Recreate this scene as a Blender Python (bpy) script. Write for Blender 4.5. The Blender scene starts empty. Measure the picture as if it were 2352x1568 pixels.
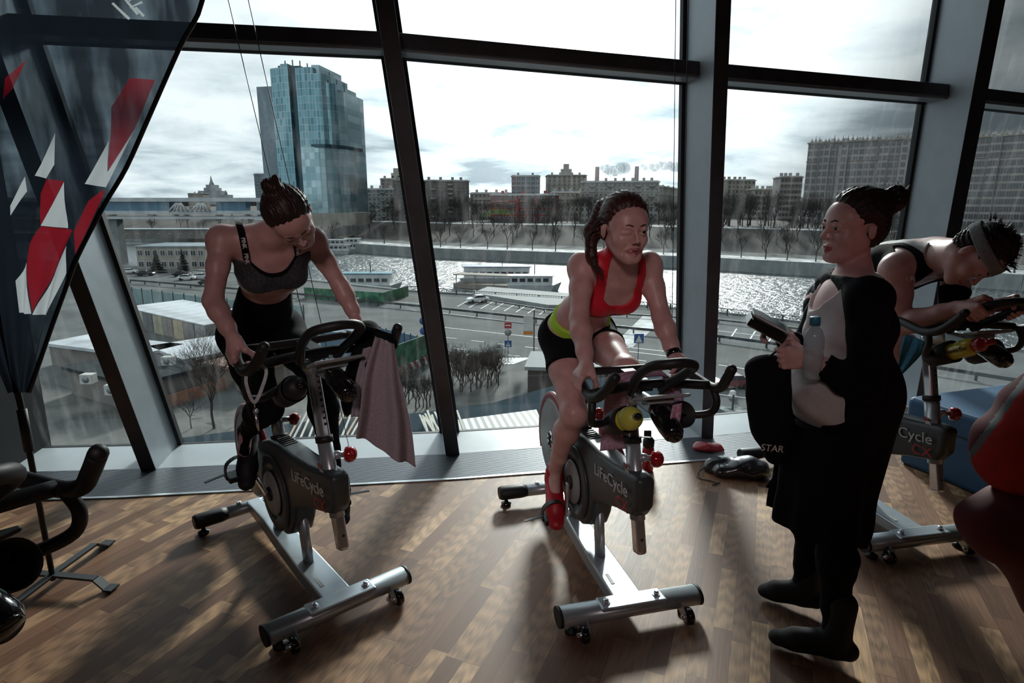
import bpy, bmesh, math, random
import numpy as np
from mathutils import Vector, Matrix

# ---------------------------------------------------------------- camera, sky, sun, exposure
scn = bpy.context.scene
C = scn.collection
PITCH = math.atan(314 / 1400.0)
cam_d = bpy.data.cameras.new('camera')
cam_d.sensor_width = 36.0
cam_d.lens = 36.0 * 1400.0 / 2352.0
cam_d.clip_end = 6000
cam = bpy.data.objects.new('camera', cam_d)
cam.location = (0, 0, 1.6)
cam.rotation_euler = (math.pi / 2 - PITCH, 0, 0)
C.objects.link(cam)
scn.camera = cam
scn.view_settings.view_transform = 'Standard'
scn.view_settings.look = 'None'
scn.view_settings.exposure = 0.25
scn.view_settings.gamma = 1.0
scn.view_settings.use_curve_mapping = False
scn.cycles.max_bounces = 6
scn.cycles.diffuse_bounces = 3
scn.cycles.glossy_bounces = 3
scn.cycles.transmission_bounces = 4
scn.cycles.transparent_max_bounces = 10
scn.cycles.use_denoising = True
scn.cycles.use_adaptive_sampling = True
scn.cycles.adaptive_threshold = 0.03
scn.cycles.caustics_reflective = False
scn.cycles.caustics_refractive = False
scn.cycles.sample_clamp_indirect = 4.0

SUN_AZ, SUN_EL = math.radians(8), math.radians(24)
SUN_DIR = Vector((math.sin(SUN_AZ) * math.cos(SUN_EL), math.cos(SUN_AZ) * math.cos(SUN_EL), math.sin(SUN_EL)))

def make_world():
    w = bpy.data.worlds.new('cloudy_sky'); scn.world = w; w.use_nodes = True
    nt = w.node_tree; nt.nodes.clear(); N = nt.nodes.new; L = nt.links.new
    out = N('ShaderNodeOutputWorld'); bg = N('ShaderNodeBackground'); L(bg.outputs[0], out.inputs[0])
    tc = N('ShaderNodeTexCoord')
    nrm = N('ShaderNodeVectorMath'); nrm.operation = 'NORMALIZE'; L(tc.outputs['Generated'], nrm.inputs[0])
    # cloud layer: project the direction onto a plane above so that clouds flatten to the horizon
    sep = N('ShaderNodeSeparateXYZ'); L(nrm.outputs[0], sep.inputs[0])
    zc = N('ShaderNodeMath'); zc.operation = 'ADD'; zc.inputs[1].default_value = 0.16; L(sep.outputs[2], zc.inputs[0])
    zm = N('ShaderNodeMath'); zm.operation = 'MAXIMUM'; zm.inputs[1].default_value = 0.05; L(zc.outputs[0], zm.inputs[0])
    dx = N('ShaderNodeMath'); dx.operation = 'DIVIDE'; L(sep.outputs[0], dx.inputs[0]); L(zm.outputs[0], dx.inputs[1])
    dy = N('ShaderNodeMath'); dy.operation = 'DIVIDE'; L(sep.outputs[1], dy.inputs[0]); L(zm.outputs[0], dy.inputs[1])
    cmb = N('ShaderNodeCombineXYZ'); L(dx.outputs[0], cmb.inputs[0]); L(dy.outputs[0], cmb.inputs[1])
    n1 = N('ShaderNodeTexNoise'); n1.inputs['Scale'].default_value = 1.15; n1.inputs['Detail'].default_value = 8; n1.inputs['Roughness'].default_value = 0.56
    n1.inputs['Distortion'].default_value = 0.3
    L(cmb.outputs[0], n1.inputs['Vector'])
    r1 = N('ShaderNodeValToRGB'); L(n1.outputs[0], r1.inputs[0])
    e = r1.color_ramp.elements
    e[0].position = 0.36; e[0].color = (0.37, 0.42, 0.45, 1)
    e[1].position = 0.60; e[1].color = (1, 1, 1, 1)
    m = e.new(0.47); m.color = (0.70, 0.75, 0.78, 1)
    # brightness around the veiled sun
    dot = N('ShaderNodeVectorMath'); dot.operation = 'DOT_PRODUCT'; L(nrm.outputs[0], dot.inputs[0]); dot.inputs[1].default_value = SUN_DIR
    mr = N('ShaderNodeMapRange'); mr.inputs['From Min'].default_value = 0.86; mr.inputs['From Max'].default_value = 0.985
    mr.inputs['To Min'].default_value = 0.0; mr.inputs['To Max'].default_value = 1.0; mr.interpolation_type = 'SMOOTHSTEP'
    L(dot.outputs['Value'], mr.inputs['Value'])
    # the cloud bank to the right is darker than the sky to the left
    az = N('ShaderNodeMapRange'); az.inputs['From Min'].default_value = 0.10; az.inputs['From Max'].default_value = 0.60
    az.inputs['To Min'].default_value = 1.0; az.inputs['To Max'].default_value = 0.22; az.interpolation_type = 'SMOOTHSTEP'
    L(sep.outputs[0], az.inputs['Value'])
    gl = N('ShaderNodeMath'); gl.operation = 'MULTIPLY_ADD'; L(mr.outputs[0], gl.inputs[0]); gl.inputs[1].default_value = SKY_GLOW
    L(az.outputs[0], gl.inputs[2])
    # the half of the sky behind the building matters little: dim it towards the north
    mul = N('ShaderNodeMath'); mul.operation = 'MULTIPLY'; L(gl.outputs[0], mul.inputs[0]); mul.inputs[1].default_value = SKY_LEVEL
    L(r1.outputs[0], bg.inputs['Color']); L(mul.outputs[0], bg.inputs['Strength'])
SKY_GLOW = 1.3
SKY_LEVEL = 0.94
make_world()
w_cyc = scn.world.cycles; w_cyc.sampling_method = 'MANUAL'; w_cyc.sample_map_resolution = 512

sun_d = bpy.data.lights.new('sun', 'SUN'); sun_d.energy = 3.4; sun_d.angle = math.radians(7); sun_d.color = (1.0, 0.95, 0.87)
sun_o = bpy.data.objects.new('sun', sun_d); C.objects.link(sun_o)
sun_o.rotation_euler = (-SUN_DIR).to_track_quat('-Z', 'Y').to_euler(); sun_o.location = (2, 12, 8)

# added fill lights, unseen: dim areas behind the camera, one spot on the riders
for n_, (x_, y_) in enumerate(((-1.6, -2.2), (1.6, -2.2))):
    l_ = bpy.data.lights.new('fill_area_light', 'AREA'); l_.shape = 'RECTANGLE'; l_.size = 1.6; l_.size_y = .5; l_.energy = 3; l_.color = (1.0, .84, .78)
    o_ = bpy.data.objects.new('fill_area_light', l_); C.objects.link(o_); o_.location = (x_, y_, 2.98)
l_ = bpy.data.lights.new('fill_spot_light', 'SPOT'); l_.energy = 115; l_.color = (1.0, .78, .78); l_.spot_size = math.radians(42); l_.spot_blend = 1.0; l_.shadow_soft_size = .25
o_ = bpy.data.objects.new('fill_spot_light', l_); C.objects.link(o_); o_.location = (-.55, -1.6, 2.9)
o_.rotation_euler = (Vector((-.02, 2.5, 1.15)) - o_.location).to_track_quat('-Z', 'Y').to_euler()
# ---------------------------------------------------------------- helpers
_c, _s = math.cos(PITCH), math.sin(PITCH)
def ray(x, y):
    u = (x - 1176) / 1400.0; v = (y - 784) / 1400.0
    return Vector((u, _c - v * _s, -(_s + v * _c)))
def gz(x, y, z=0.0):               # the point seen at that place of the photo, on the level z
    r = ray(x, y); return Vector((0, 0, 1.6)) + r * ((z - 1.6) / r.z)
def gy(x, y, Y):                   # ... at distance Y
    r = ray(x, y); return Vector((0, 0, 1.6)) + r * (Y / r.y)
R = math.radians
V = Vector

MATS = {}
def mat(name, col, rough=0.5, metal=0.0, var=0.12, scale=30.0, bump=0.0, spec=None, col2=None, emit=None, coat=0.0, alpha=None, trans=0.0, sheen=0.0):
    """procedural principled material: a noise varies its colour and roughness a little"""
    if name in MATS: return MATS[name]
    m = bpy.data.materials.new(name); m.use_nodes = True
    nt = m.node_tree; b = nt.nodes['Principled BSDF']; N = nt.nodes.new; L = nt.links.new
    tc = N('ShaderNodeTexCoord'); n = N('ShaderNodeTexNoise'); n.inputs['Scale'].default_value = scale; n.inputs['Detail'].default_value = 5
    L(tc.outputs['Object'], n.inputs['Vector'])
    c1 = tuple(col) + (1,)
    c2 = (tuple(col2) if col2 else tuple(max(0, k * (1 - 2 * var)) for k in col)) + (1,)
    rp = N('ShaderNodeValToRGB'); rp.color_ramp.elements[0].position = 0.35; rp.color_ramp.elements[1].position = 0.65
    rp.color_ramp.elements[0].color = c2; rp.color_ramp.elements[1].color = c1
    L(n.outputs[0], rp.inputs[0]); L(rp.outputs[0], b.inputs['Base Color'])
    b.inputs['Metallic'].default_value = metal
    mr = N('ShaderNodeMapRange'); mr.inputs['To Min'].default_value = max(0.02, rough - 0.06); mr.inputs['To Max'].default_value = min(1, rough + 0.06)
    L(n.outputs[0], mr.inputs['Value']); L(mr.outputs[0], b.inputs['Roughness'])
    if spec is not None: b.inputs['Specular IOR Level'].default_value = spec
    if coat: b.inputs['Coat Weight'].default_value = coat; b.inputs['Coat Roughness'].default_value = 0.1
    if sheen: b.inputs['Sheen Weight'].default_value = sheen
    if trans: b.inputs['Transmission Weight'].default_value = trans
    if alpha is not None: b.inputs['Alpha'].default_value = alpha
    if emit: b.inputs['Emission Color'].default_value = tuple(emit[:3]) + (1,); b.inputs['Emission Strength'].default_value = emit[3]
    if bump:
        bp = N('ShaderNodeBump'); bp.inputs['Strength'].default_value = bump; bp.inputs['Distance'].default_value = 0.01
        L(n.outputs[0], bp.inputs['Height']); L(bp.outputs[0], b.inputs['Normal'])
    MATS[name] = m
    return m

class MB:
    """collects shapes and links them as ONE mesh object"""
    def __init__(s): s.v = []; s.f = []; s.mi = []; s.sm = []; s.m = Matrix.Identity(4); s.cm = 0
    def add(s, vs, fs, smooth=False, mi=None):
        o = len(s.v)
        s.v += [s.m @ Vector(p) for p in vs]
        s.f += [[i + o for i in f] for f in fs]
        s.mi += [s.cm if mi is None else mi] * len(fs); s.sm += [smooth] * len(fs)
        return s
    def box(s, a, b, mi=None):
        x0, y0, z0 = a; x1, y1, z1 = b
        return s.add([(x0,y0,z0),(x1,y0,z0),(x1,y1,z0),(x0,y1,z0),(x0,y0,z1),(x1,y0,z1),(x1,y1,z1),(x0,y1,z1)],
              [(0,3,2,1),(4,5,6,7),(0,1,5,4),(1,2,6,5),(2,3,7,6),(3,0,4,7)], mi=mi)
    def cbox(s, c, d, rot=None, mi=None):
        old = s.m; s.m = s.m @ Matrix.Translation(c) @ (rot.to_4x4() if rot else Matrix.Identity(4))
        s.box((-d[0]/2,-d[1]/2,-d[2]/2),(d[0]/2,d[1]/2,d[2]/2), mi); s.m = old; return s
    def bar(s, a, b, w, h, up=(0,0,1), mi=None):     # box beam from a to b, width w across, height h
        a, b = V(a), V(b); d = b - a; n = d.length; d = d.normalized(); u = V(up); x = d.cross(u)
        if x.length < 1e-5: x = V((1,0,0))
        x.normalize(); u = x.cross(d).normalized()
        vs = [a + x*sx*w/2 + u*su*h/2 + d*t for t in (0, n) for sx, su in ((-1,-1),(1,-1),(1,1),(-1,1))]
        return s.add(vs, [(0,3,2,1),(4,5,6,7),(0,1,5,4),(1,2,6,5),(2,3,7,6),(3,0,4,7)][::1], mi=mi)
    def tube(s, pts, r, n=12, sq=1.0, up=(0,0,1), cap=True, smooth=True, mi=None, closed=False):
        """swept tube; r number or list; sq = ratio of the second axis"""
        P = [V(p) for p in pts]; k = len(P)
        rr = r if isinstance(r, (list, tuple)) else [r] * k
        vs = []; fs = []; last = None
        for i, p in enumerate(P):
            if closed: t = (P[(i+1) % k] - P[i-1]).normalized()
            else: t = ((P[min(i+1,k-1)] - P[max(i-1,0)])).normalized()
            if last is None:
                x = t.cross(V(up))
                if x.length < 1e-4: x = t.cross(V((1,0,0)))
                x.normalize()
            else:
                x = last - t * last.dot(t)
                x.normalize()
            last = x; y = x.cross(t)
            for j in range(n):
                a = 2*math.pi*j/n
                vs.append(p + x*math.cos(a)*rr[i] + y*math.sin(a)*rr[i]*sq)
        kk = k if closed else k-1
        for i in range(kk):
            for j in range(n):
                a, b = i*n+j, i*n+(j+1) % n; i2 = (i+1) % k
                fs.append((a, b, i2*n+(j+1) % n, i2*n+j))
        s.add(vs, fs, smooth, mi)
        if cap and not closed:
            o = len(s.v) - len(vs)
            s.f += [[o+j for j in range(n)][::-1], [o+(k-1)*n+j for j in range(n)]]; s.mi += [s.cm if mi is None else mi]*2; s.sm += [False]*2
        return s
    def lathe(s, prof, a=(0,0,0), axis=(0,0,1), n=24, smooth=True, mi=None, sx=1.0):
        """profile [(radius, height)] turned about axis through a"""
        ax = V(axis).normalized(); x = ax.orthogonal().normalized()
        if abs(ax.z) > 0.999: x = V((1,0,0))
        y = ax.cross(x); vs = []; fs = []
        for r_, h in prof:
            for j in range(n):
                t = 2*math.pi*j/n
                vs.append(V(a) + ax*h + x*math.cos(t)*r_*sx + y*math.sin(t)*r_)
        for i in range(len(prof)-1):
            for j in range(n):
                fs.append((i*n+j, i*n+(j+1) % n, (i+1)*n+(j+1) % n, (i+1)*n+j))
        if prof[0][0] > 1e-6: fs.append(tuple(range(n))[::-1])
        if prof[-1][0] > 1e-6: fs.append(tuple((len(prof)-1)*n+j for j in range(n)))
        return s.add(vs, fs, smooth, mi)
    def ball(s, c, r, n=16, rz=None, mi=None):
        rz = rz or r; k = n//2
        return s.lathe([(max(1e-5, r*math.sin(math.pi*i/k)), -rz*math.cos(math.pi*i/k)) for i in range(k+1)], c, n=n, mi=mi)
    def prism(s, poly, d, O=(0,0,0), ex=(1,0,0), ey=(0,0,1), mi=None, smooth=False):
        """polygon in the plane (ex, ey) extruded by d along ex x ey, both ways from O"""
        ex, ey, O = V(ex), V(ey), V(O); nrm = ex.cross(ey).normalized()*(d/2); n = len(poly)
        vs = [O+ex*p[0]+ey*p[1]-nrm for p in poly] + [O+ex*p[0]+ey*p[1]+nrm for p in poly]
        return s.add(vs, [tuple(range(n))[::-1], tuple(range(n, 2*n))] + [(i, (i+1) % n, n+(i+1) % n, n+i) for i in range(n)], smooth, mi)
    def quad(s, *p, mi=None): return s.add(p, [tuple(range(len(p)))], mi=mi)
    def build(s, name, mats, parent=None, bevel=0.0, subd=0, seg=2, solid=0.0):
        me = bpy.data.meshes.new(name); me.from_pydata([tuple(p) for p in s.v], [], s.f); me.update()
        for m in (mats if isinstance(mats, (list, tuple)) else [mats]): me.materials.append(m)
        me.polygons.foreach_set('material_index', s.mi); me.polygons.foreach_set('use_smooth', s.sm)
        o = bpy.data.objects.new(name, me); C.objects.link(o)
        bm = bmesh.new(); bm.from_mesh(me); bmesh.ops.recalc_face_normals(bm, faces=bm.faces); bm.to_mesh(me); bm.free()
        if solid: q = o.modifiers.new('solidify', 'SOLIDIFY'); q.thickness = solid; q.offset = 0
        if bevel: q = o.modifiers.new('bevel', 'BEVEL'); q.width = bevel; q.segments = seg; q.limit_method = 'ANGLE'; q.angle_limit = R(40); q.harden_normals = False
        if subd: q = o.modifiers.new('subdivision', 'SUBSURF'); q.levels = subd; q.render_levels = subd
        if parent: o.parent = parent
        return o
def tag(o, label=None, cat=None, group=None, kind=None):
    if label: o['label'] = label
    if cat: o['category'] = cat
    if group: o['group'] = group
    if kind: o['kind'] = kind
    return o
def empty(name, label=None, cat=None, loc=(0,0,0), rz=0.0, group=None):
    o = bpy.data.objects.new(name, None); C.objects.link(o); o.location = loc; o.rotation_euler = (0,0,rz); o.empty_display_size = 0.1
    return tag(o, label, cat, group)
def kids(o): return [c for c in bpy.data.objects if c.parent == o]
def copy_tree(o, parent=None):
    c = o.copy(); C.objects.link(c)
    if parent: c.parent = parent
    for ch in kids(o): copy_tree(ch, c)
    return c
def smooth_path(pts, k=6, closed=False):     # Catmull-Rom
    P = [V(p) for p in pts]; n = len(P); out = []
    for i in range(n if closed else n-1):
        p0 = P[(i-1) % n] if closed or i > 0 else P[0]; p1 = P[i]; p2 = P[(i+1) % n]
        p3 = P[(i+2) % n] if closed or i+2 < n else P[-1]
        for j in range(k):
            t = j/k; out.append(0.5*((2*p1)+(p2-p0)*t+(2*p0-5*p1+4*p2-p3)*t*t+(3*p1-p0-3*p2+p3)*t**3))
    if not closed: out.append(P[-1])
    return out
def lerp(a, b, t): return a + (b-a)*t
def text_obj(name, body, size, m, parent=None, M=None, ext=0.0008, shear=0.0, sx=1.0, font_w=0.0):
    cu = bpy.data.curves.new(name, 'FONT'); cu.body = body; cu.size = size; cu.extrude = ext; cu.shear = shear
    cu.align_x = 'CENTER'; cu.align_y = 'CENTER'; cu.offset = font_w; cu.resolution_u = 4
    t = bpy.data.objects.new(name+'_tmp', cu); C.objects.link(t)
    dg = bpy.context.evaluated_depsgraph_get(); me = bpy.data.meshes.new_from_object(t.evaluated_get(dg))
    bpy.data.objects.remove(t); me.materials.clear(); me.materials.append(m)
    o = bpy.data.objects.new(name, me); C.objects.link(o)
    if sx != 1.0: me.transform(Matrix.Diagonal((sx,1,1,1)))
    if M is not None: me.transform(M)
    if parent: o.parent = parent
    return o
# ---------------------------------------------------------------- the room
def floor_material():
    m = bpy.data.materials.new('oak_parquet'); m.use_nodes = True; nt = m.node_tree; N = nt.nodes.new; L = nt.links.new
    b = nt.nodes['Principled BSDF']
    tc = N('ShaderNodeTexCoord'); mp = N('ShaderNodeMapping'); mp.inputs['Rotation'].default_value = (0, 0, R(22.5)); L(tc.outputs['Object'], mp.inputs[0])
    sp = N('ShaderNodeSeparateXYZ'); L(mp.outputs[0], sp.inputs[0])
    def mth(op, a, b_=None, c_=None):
        n = N('ShaderNodeMath'); n.operation = op
        for i, q in enumerate((a, b_, c_)):
            if q is None: continue
            if isinstance(q, (int, float)): n.inputs[i].default_value = q
            else: L(q, n.inputs[i])
        return n.outputs[0]
    u = mth('DIVIDE', sp.outputs[0], 0.068); row = mth('FLOOR', u)
    wn = N('ShaderNodeTexWhiteNoise'); wn.noise_dimensions = '1D'; L(row, wn.inputs['W'])
    ln = mth('MULTIPLY_ADD', wn.outputs['Value'], 0.16, 0.40)
    v0 = mth('MULTIPLY_ADD', wn.outputs['Value'], 7.3, sp.outputs[1])
    v = mth('DIVIDE', v0, ln); col = mth('FLOOR', v)
    cid = N('ShaderNodeCombineXYZ'); L(row, cid.inputs[0]); L(col, cid.inputs[1])
    w2 = N('ShaderNodeTexWhiteNoise'); w2.noise_dimensions = '3D'; L(cid.outputs[0], w2.inputs['Vector'])
    ramp = N('ShaderNodeValToRGB'); L(w2.outputs['Value'], ramp.inputs[0]); e = ramp.color_ramp.elements
    e[0].position = 0; e[0].color = (0.115, 0.052, 0.028, 1); e[1].position = 1; e[1].color = (0.60, 0.37, 0.205, 1)
    for p, q in ((.25, (0.20, 0.10, 0.057, 1)), (.6, (0.31, 0.17, 0.095, 1)), (.85, (0.43, 0.25, 0.14, 1))):
        k = e.new(p); k.color = q
    # grain: stretched noise, offset per lamella, plus cathedral rings on some
    off = N('ShaderNodeVectorMath'); off.operation = 'SCALE'; L(w2.outputs['Color'], off.inputs[0]); off.inputs['Scale'].default_value = 9
    pv = N('ShaderNodeVectorMath'); pv.operation = 'ADD'; L(mp.outputs[0], pv.inputs[0]); L(off.outputs[0], pv.inputs[1])
    mp2 = N('ShaderNodeMapping'); mp2.inputs['Scale'].default_value = (60, 3.0, 1); L(pv.outputs[0], mp2.inputs[0])
    g = N('ShaderNodeTexNoise'); g.inputs['Scale'].default_value = 2.2; g.inputs['Detail'].default_value = 6; g.inputs['Roughness'].default_value = .65; L(mp2.outputs[0], g.inputs['Vector'])
    mp3 = N('ShaderNodeMapping'); mp3.inputs['Scale'].default_value = (14, 1.6, 1); L(pv.outputs[0], mp3.inputs[0])
    wv = N('ShaderNodeTexWave'); wv.wave_type = 'RINGS'; wv.inputs['Scale'].default_value = 2.2; wv.inputs['Distortion'].default_value = 7; wv.inputs['Detail'].default_value = 2; wv.inputs['Detail Scale'].default_value = .8
    L(mp3.outputs[0], wv.inputs['Vector'])
    a1 = mth('MULTIPLY_ADD', g.outputs[0], 1.3, 0.35)
    sel = mth('GREATER_THAN', w2.outputs['Value'], 0.45); amt = mth('MULTIPLY', sel, 0.36)
    wv2 = mth('MULTIPLY_ADD', wv.outputs['Fac'], -1.0, 1.0)
    sub = mth('MULTIPLY', wv2, amt); shade = mth('SUBTRACT', a1, sub)
    # seams
    fu = mth('FRACT', u); du = mth('ABSOLUTE', mth('SUBTRACT', fu, 0.5)); su = mth('GREATER_THAN', du, 0.488)
    fv = mth('FRACT', v); dv = mth('ABSOLUTE', mth('SUBTRACT', fv, 0.5)); sv = mth('GREATER_THAN', dv, 0.4975)
    seam = mth('MAXIMUM', su, sv); sm = mth('MULTIPLY_ADD', seam, -0.45, 1.0)
    tot = mth('MULTIPLY', shade, sm)
    sc = N('ShaderNodeVectorMath'); sc.operation = 'SCALE'; L(ramp.outputs[0], sc.inputs[0]); L(tot, sc.inputs['Scale'])
    L(sc.outputs[0], b.inputs['Base Color'])
    rg = N('ShaderNodeMapRange'); rg.inputs['To Min'].default_value = .42; rg.inputs['To Max'].default_value = .58; L(g.outputs[0], rg.inputs[0]); L(rg.outputs[0], b.inputs['Roughness'])
    bp = N('ShaderNodeBump'); bp.inputs['Strength'].default_value = .12; bp.inputs['Distance'].default_value = .002; L(tot, bp.inputs['Height']); L(bp.outputs[0], b.inputs['Normal'])
    b.inputs['Specular IOR Level'].default_value = .30
    return m
def struct(mb, name, m, parent=None, **k):
    o = mb.build(name, m, parent, **k)
    if parent is None: o['kind'] = 'structure'
    return o

# facade: mullion feet on the floor, all leaning the same way
FT = [V((-4.15, 3.38, 0)), V((-2.247, 3.50, 0)), V((-0.388, 3.733, 0)), V((1.376, 4.04, 0)), V((3.126, 4.443, 0)), V((4.85, 4.95, 0))]
LEAN = V((-0.0918, -0.175, 1.0))            # per metre of height
def fp(i, z, t=0.0, n=0.0):                  # point of mullion line i (or t of the way to the next) at height z, n metres outside
    p = FT[i].lerp(FT[min(i+1, len(FT)-1)], t) + LEAN*z
    d = (FT[min(i+1, len(FT)-1)] - FT[max(i-1, 0) if t == 0 else i]).normalized()
    return p + V((-d.y, d.x, 0))*n
HTS = (2.52, 2.47, 2.445, 2.365, 2.315, 2.26); TOP = 3.05; DP = .36
m_fl = floor_material()
m_wall = mat('dark_grey_plaster', (0.022, 0.026, 0.030), .9, scale=6)
m_ceil = mat('black_ceiling_paint', (0.018, 0.020, 0.023), .9, scale=6)
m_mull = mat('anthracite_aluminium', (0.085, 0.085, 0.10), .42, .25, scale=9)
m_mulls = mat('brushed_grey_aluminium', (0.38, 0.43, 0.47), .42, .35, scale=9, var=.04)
m_gask = mat('black_gasket', (0.012, 0.013, 0.016), .6, scale=20)
m_sill = mat('white_sill_panel', (0.66, 0.72, 0.76), .35, scale=5, var=.04)
m_alu = mat('satin_aluminium_edge', (0.50, 0.53, 0.55), .35, .8, scale=12)

fl = MB()
fl.add([(-5, -4, 0), (5.6, -4, 0)] + [tuple(fp(i, 0, 0, -0.35)) for i in (5, 4, 3, 2, 1, 0)] , [tuple(range(8))])
struct(fl, 'floor', m_fl)
def grille_material():
    m = bpy.data.materials.new('floor_grille'); m.use_nodes = True; nt = m.node_tree; N = nt.nodes.new; L = nt.links.new; b = nt.nodes['Principled BSDF']
    tc = N('ShaderNodeTexCoord'); mp = N('ShaderNodeMapping'); mp.inputs['Rotation'].default_value = (0, 0, R(-9)); L(tc.outputs['Object'], mp.inputs[0])
    w = N('ShaderNodeTexWave'); w.bands_direction = 'Y'; w.inputs['Scale'].default_value = 22; L(mp.outputs[0], w.inputs[0])
    r = N('ShaderNodeValToRGB'); r.color_ramp.elements[0].color = (.02, .024, .03, 1); r.color_ramp.elements[1].color = (.20, .22, .245, 1); r.color_ramp.elements[0].position = .3; r.color_ramp.elements[1].position = .6
    L(w.outputs['Fac'], r.inputs[0]); L(r.outputs[0], b.inputs['Base Color']); b.inputs['Metallic'].default_value = .5; b.inputs['Roughness'].default_value = .42
    bp = N('ShaderNodeBump'); bp.inputs['Strength'].default_value = .6; bp.inputs['Distance'].default_value = .006; L(w.outputs['Fac'], bp.inputs['Height']); L(bp.outputs[0], b.inputs['Normal'])
    return m
m_gr = grille_material()
for i in range(5):
    g = MB(); a, b = fp(i, 0, 0, -0.352), fp(i+1, 0, 0, -0.352); c, d = fp(i+1, 0, 0, 0.02), fp(i, 0, 0, 0.02)
    g.add([a+V((0,0,-.03)), b+V((0,0,-.03)), c+V((0,0,-.03)), d+V((0,0,-.03)), a, b, c, d], [(0,3,2,1),(4,5,6,7),(0,1,5,4),(1,2,6,5),(2,3,7,6),(3,0,4,7)])
    struct(g, 'trim_%d' % (i+1), m_gr)
    e = MB(); e.bar(a+V((0,-.012,.001)), b+V((0,-.012,.001)), .024, .012)
    struct(e, 'trim_%d' % (i+11), m_alu, bevel=.002)
    s = MB(); z = .0
    p = [fp(i, .0, 0, .02), fp(i+1, .0, 0, .02), fp(i+1, .035, 0, DP), fp(i, .035, 0, DP)]
    lo = [q + V((0, 0, -.05)) for q in p]
    s.add(lo+p, [(0,3,2,1),(4,5,6,7),(0,1,5,4),(1,2,6,5),(2,3,7,6),(3,0,4,7)])
    struct(s, 'trim_%d' % (i+21), m_sill, bevel=.004)
# mullions: a deep fin each, side face paler, plus thin black gasket against the glass
for i in range(1, 6):
    w = .09 if i < 4 else .12
    dl = (FT[min(i+1, 5)]-FT[i-1]).normalized(); nn = V((-dl.y, dl.x, 0)); dp = DP
    q = MB()
    for z in (-.02, TOP):
        b0 = FT[i] + LEAN*z
        q.v += [b0 - dl*w/2, b0 + dl*w/2, b0 + dl*w/2 + nn*dp, b0 - dl*w/2 + nn*dp]
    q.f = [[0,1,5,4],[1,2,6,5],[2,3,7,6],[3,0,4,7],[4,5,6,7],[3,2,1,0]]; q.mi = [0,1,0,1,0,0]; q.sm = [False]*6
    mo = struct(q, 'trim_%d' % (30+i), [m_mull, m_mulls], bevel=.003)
    for sgn in (-1, 1):
        k = MB(); a = FT[i] + dl*sgn*(w/2+.012) + nn*(dp-.01)
        k.bar(a, a + LEAN*TOP, .025, .04, up=nn)
        k.build('gasket', m_gask, mo)
# transoms, glass panes, window frames
m_glass = bpy.data.materials.new('window_glass'); m_glass.use_nodes = True
def glass_nodes():
    nt = m_glass.node_tree; nt.nodes.clear(); N = nt.nodes.new; L = nt.links.new
    out = N('ShaderNodeOutputMaterial'); tr = N('ShaderNodeBsdfTransparent'); gl = N('ShaderNodeBsdfGlossy'); gl.inputs['Roughness'].default_value = .0
    tr.inputs[0].default_value = (.84, .945, .965, 1)
    fr = N('ShaderNodeFresnel'); ge = N('ShaderNodeNewGeometry'); io = N('ShaderNodeMapRange'); io.inputs['To Min'].default_value = 1.5; io.inputs['To Max'].default_value = 1/1.5; L(ge.outputs['Backfacing'], io.inputs[0]); L(io.outputs[0], fr.inputs[0])
    mx = N('ShaderNodeMixShader'); L(fr.outputs[0], mx.inputs[0]); L(tr.outputs[0], mx.inputs[1]); L(gl.outputs[0], mx.inputs[2])
    # dried drops and wipe marks that scatter a little light
    tc = N('ShaderNodeTexCoord'); mp = N('ShaderNodeMapping'); mp.inputs['Scale'].default_value = (6, 6, .8); L(tc.outputs['Object'], mp.inputs[0])
    n = N('ShaderNodeTexNoise'); n.inputs['Scale'].default_value = 3; n.inputs['Detail'].default_value = 5; L(mp.outputs[0], n.inputs[0])
    v = N('ShaderNodeTexVoronoi'); v.inputs['Scale'].default_value = 45; L(tc.outputs['Object'], v.inputs[0])
    r1 = N('ShaderNodeMapRange'); r1.inputs['From Min'].default_value = .5; r1.inputs['From Max'].default_value = .75; r1.inputs['To Max'].default_value = .05; L(n.outputs[0], r1.inputs[0])
    r2 = N('ShaderNodeMapRange'); r2.inputs['From Min'].default_value = .05; r2.inputs['From Max'].default_value = .0; r2.inputs['To Max'].default_value = .0; L(v.outputs['Distance'], r2.inputs[0])
    r2.inputs['To Max'].default_value = .35
    ad = N('ShaderNodeMath'); ad.operation = 'ADD'; ad.use_clamp = True; L(r1.outputs[0], ad.inputs[0]); L(r2.outputs[0], ad.inputs[1])
    td = N('ShaderNodeBsdfTranslucent'); td.inputs[0].default_value = (.7, .75, .78, 1)
    m2 = N('ShaderNodeMixShader'); L(ad.outputs[0], m2.inputs[0]); L(mx.outputs[0], m2.inputs[1]); L(td.outputs[0], m2.inputs[2])
    L(m2.outputs[0], out.inputs[0])
glass_nodes()
win = 0
for i in range(5):
    dl = (FT[i+1]-FT[i]).normalized(); nn = V((-dl.y, dl.x, 0))
    tb = MB(); a, b = fp(i, HTS[i]), fp(i+1, HTS[i+1])
    tb.bar(a + nn*.24, b + nn*.24, .16, .075, up=(0,0,1))
    tb.bar(a + nn*.24 - V((0,0,.044)), b + nn*.24 - V((0,0,.044)), .13, .016, mi=1)
    struct(tb, 'trim_%d' % (41+i), [m_mull, m_mulls], bevel=.003)
    for z0, z1, y0, y1 in ((.02, HTS[i]-.05, .02, HTS[i+1]-.05), (HTS[i]+.05, TOP, HTS[i+1]+.05, TOP)):
        win += 1
        q = MB(); O = nn*(DP-.01)
        P = [fp(i, z0)+O, fp(i+1, y0)+O, fp(i+1, y1)+O, fp(i, z1)+O]
        q.quad(*P)
        w = struct(q, 'window_%d' % win, m_glass)
        f = MB()
        f.bar(P[0], P[1], .03, .03); f.bar(P[3]-nn*.02, P[2]-nn*.02, .02, .02)
        f.build('window_frame', m_gask, w)
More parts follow.
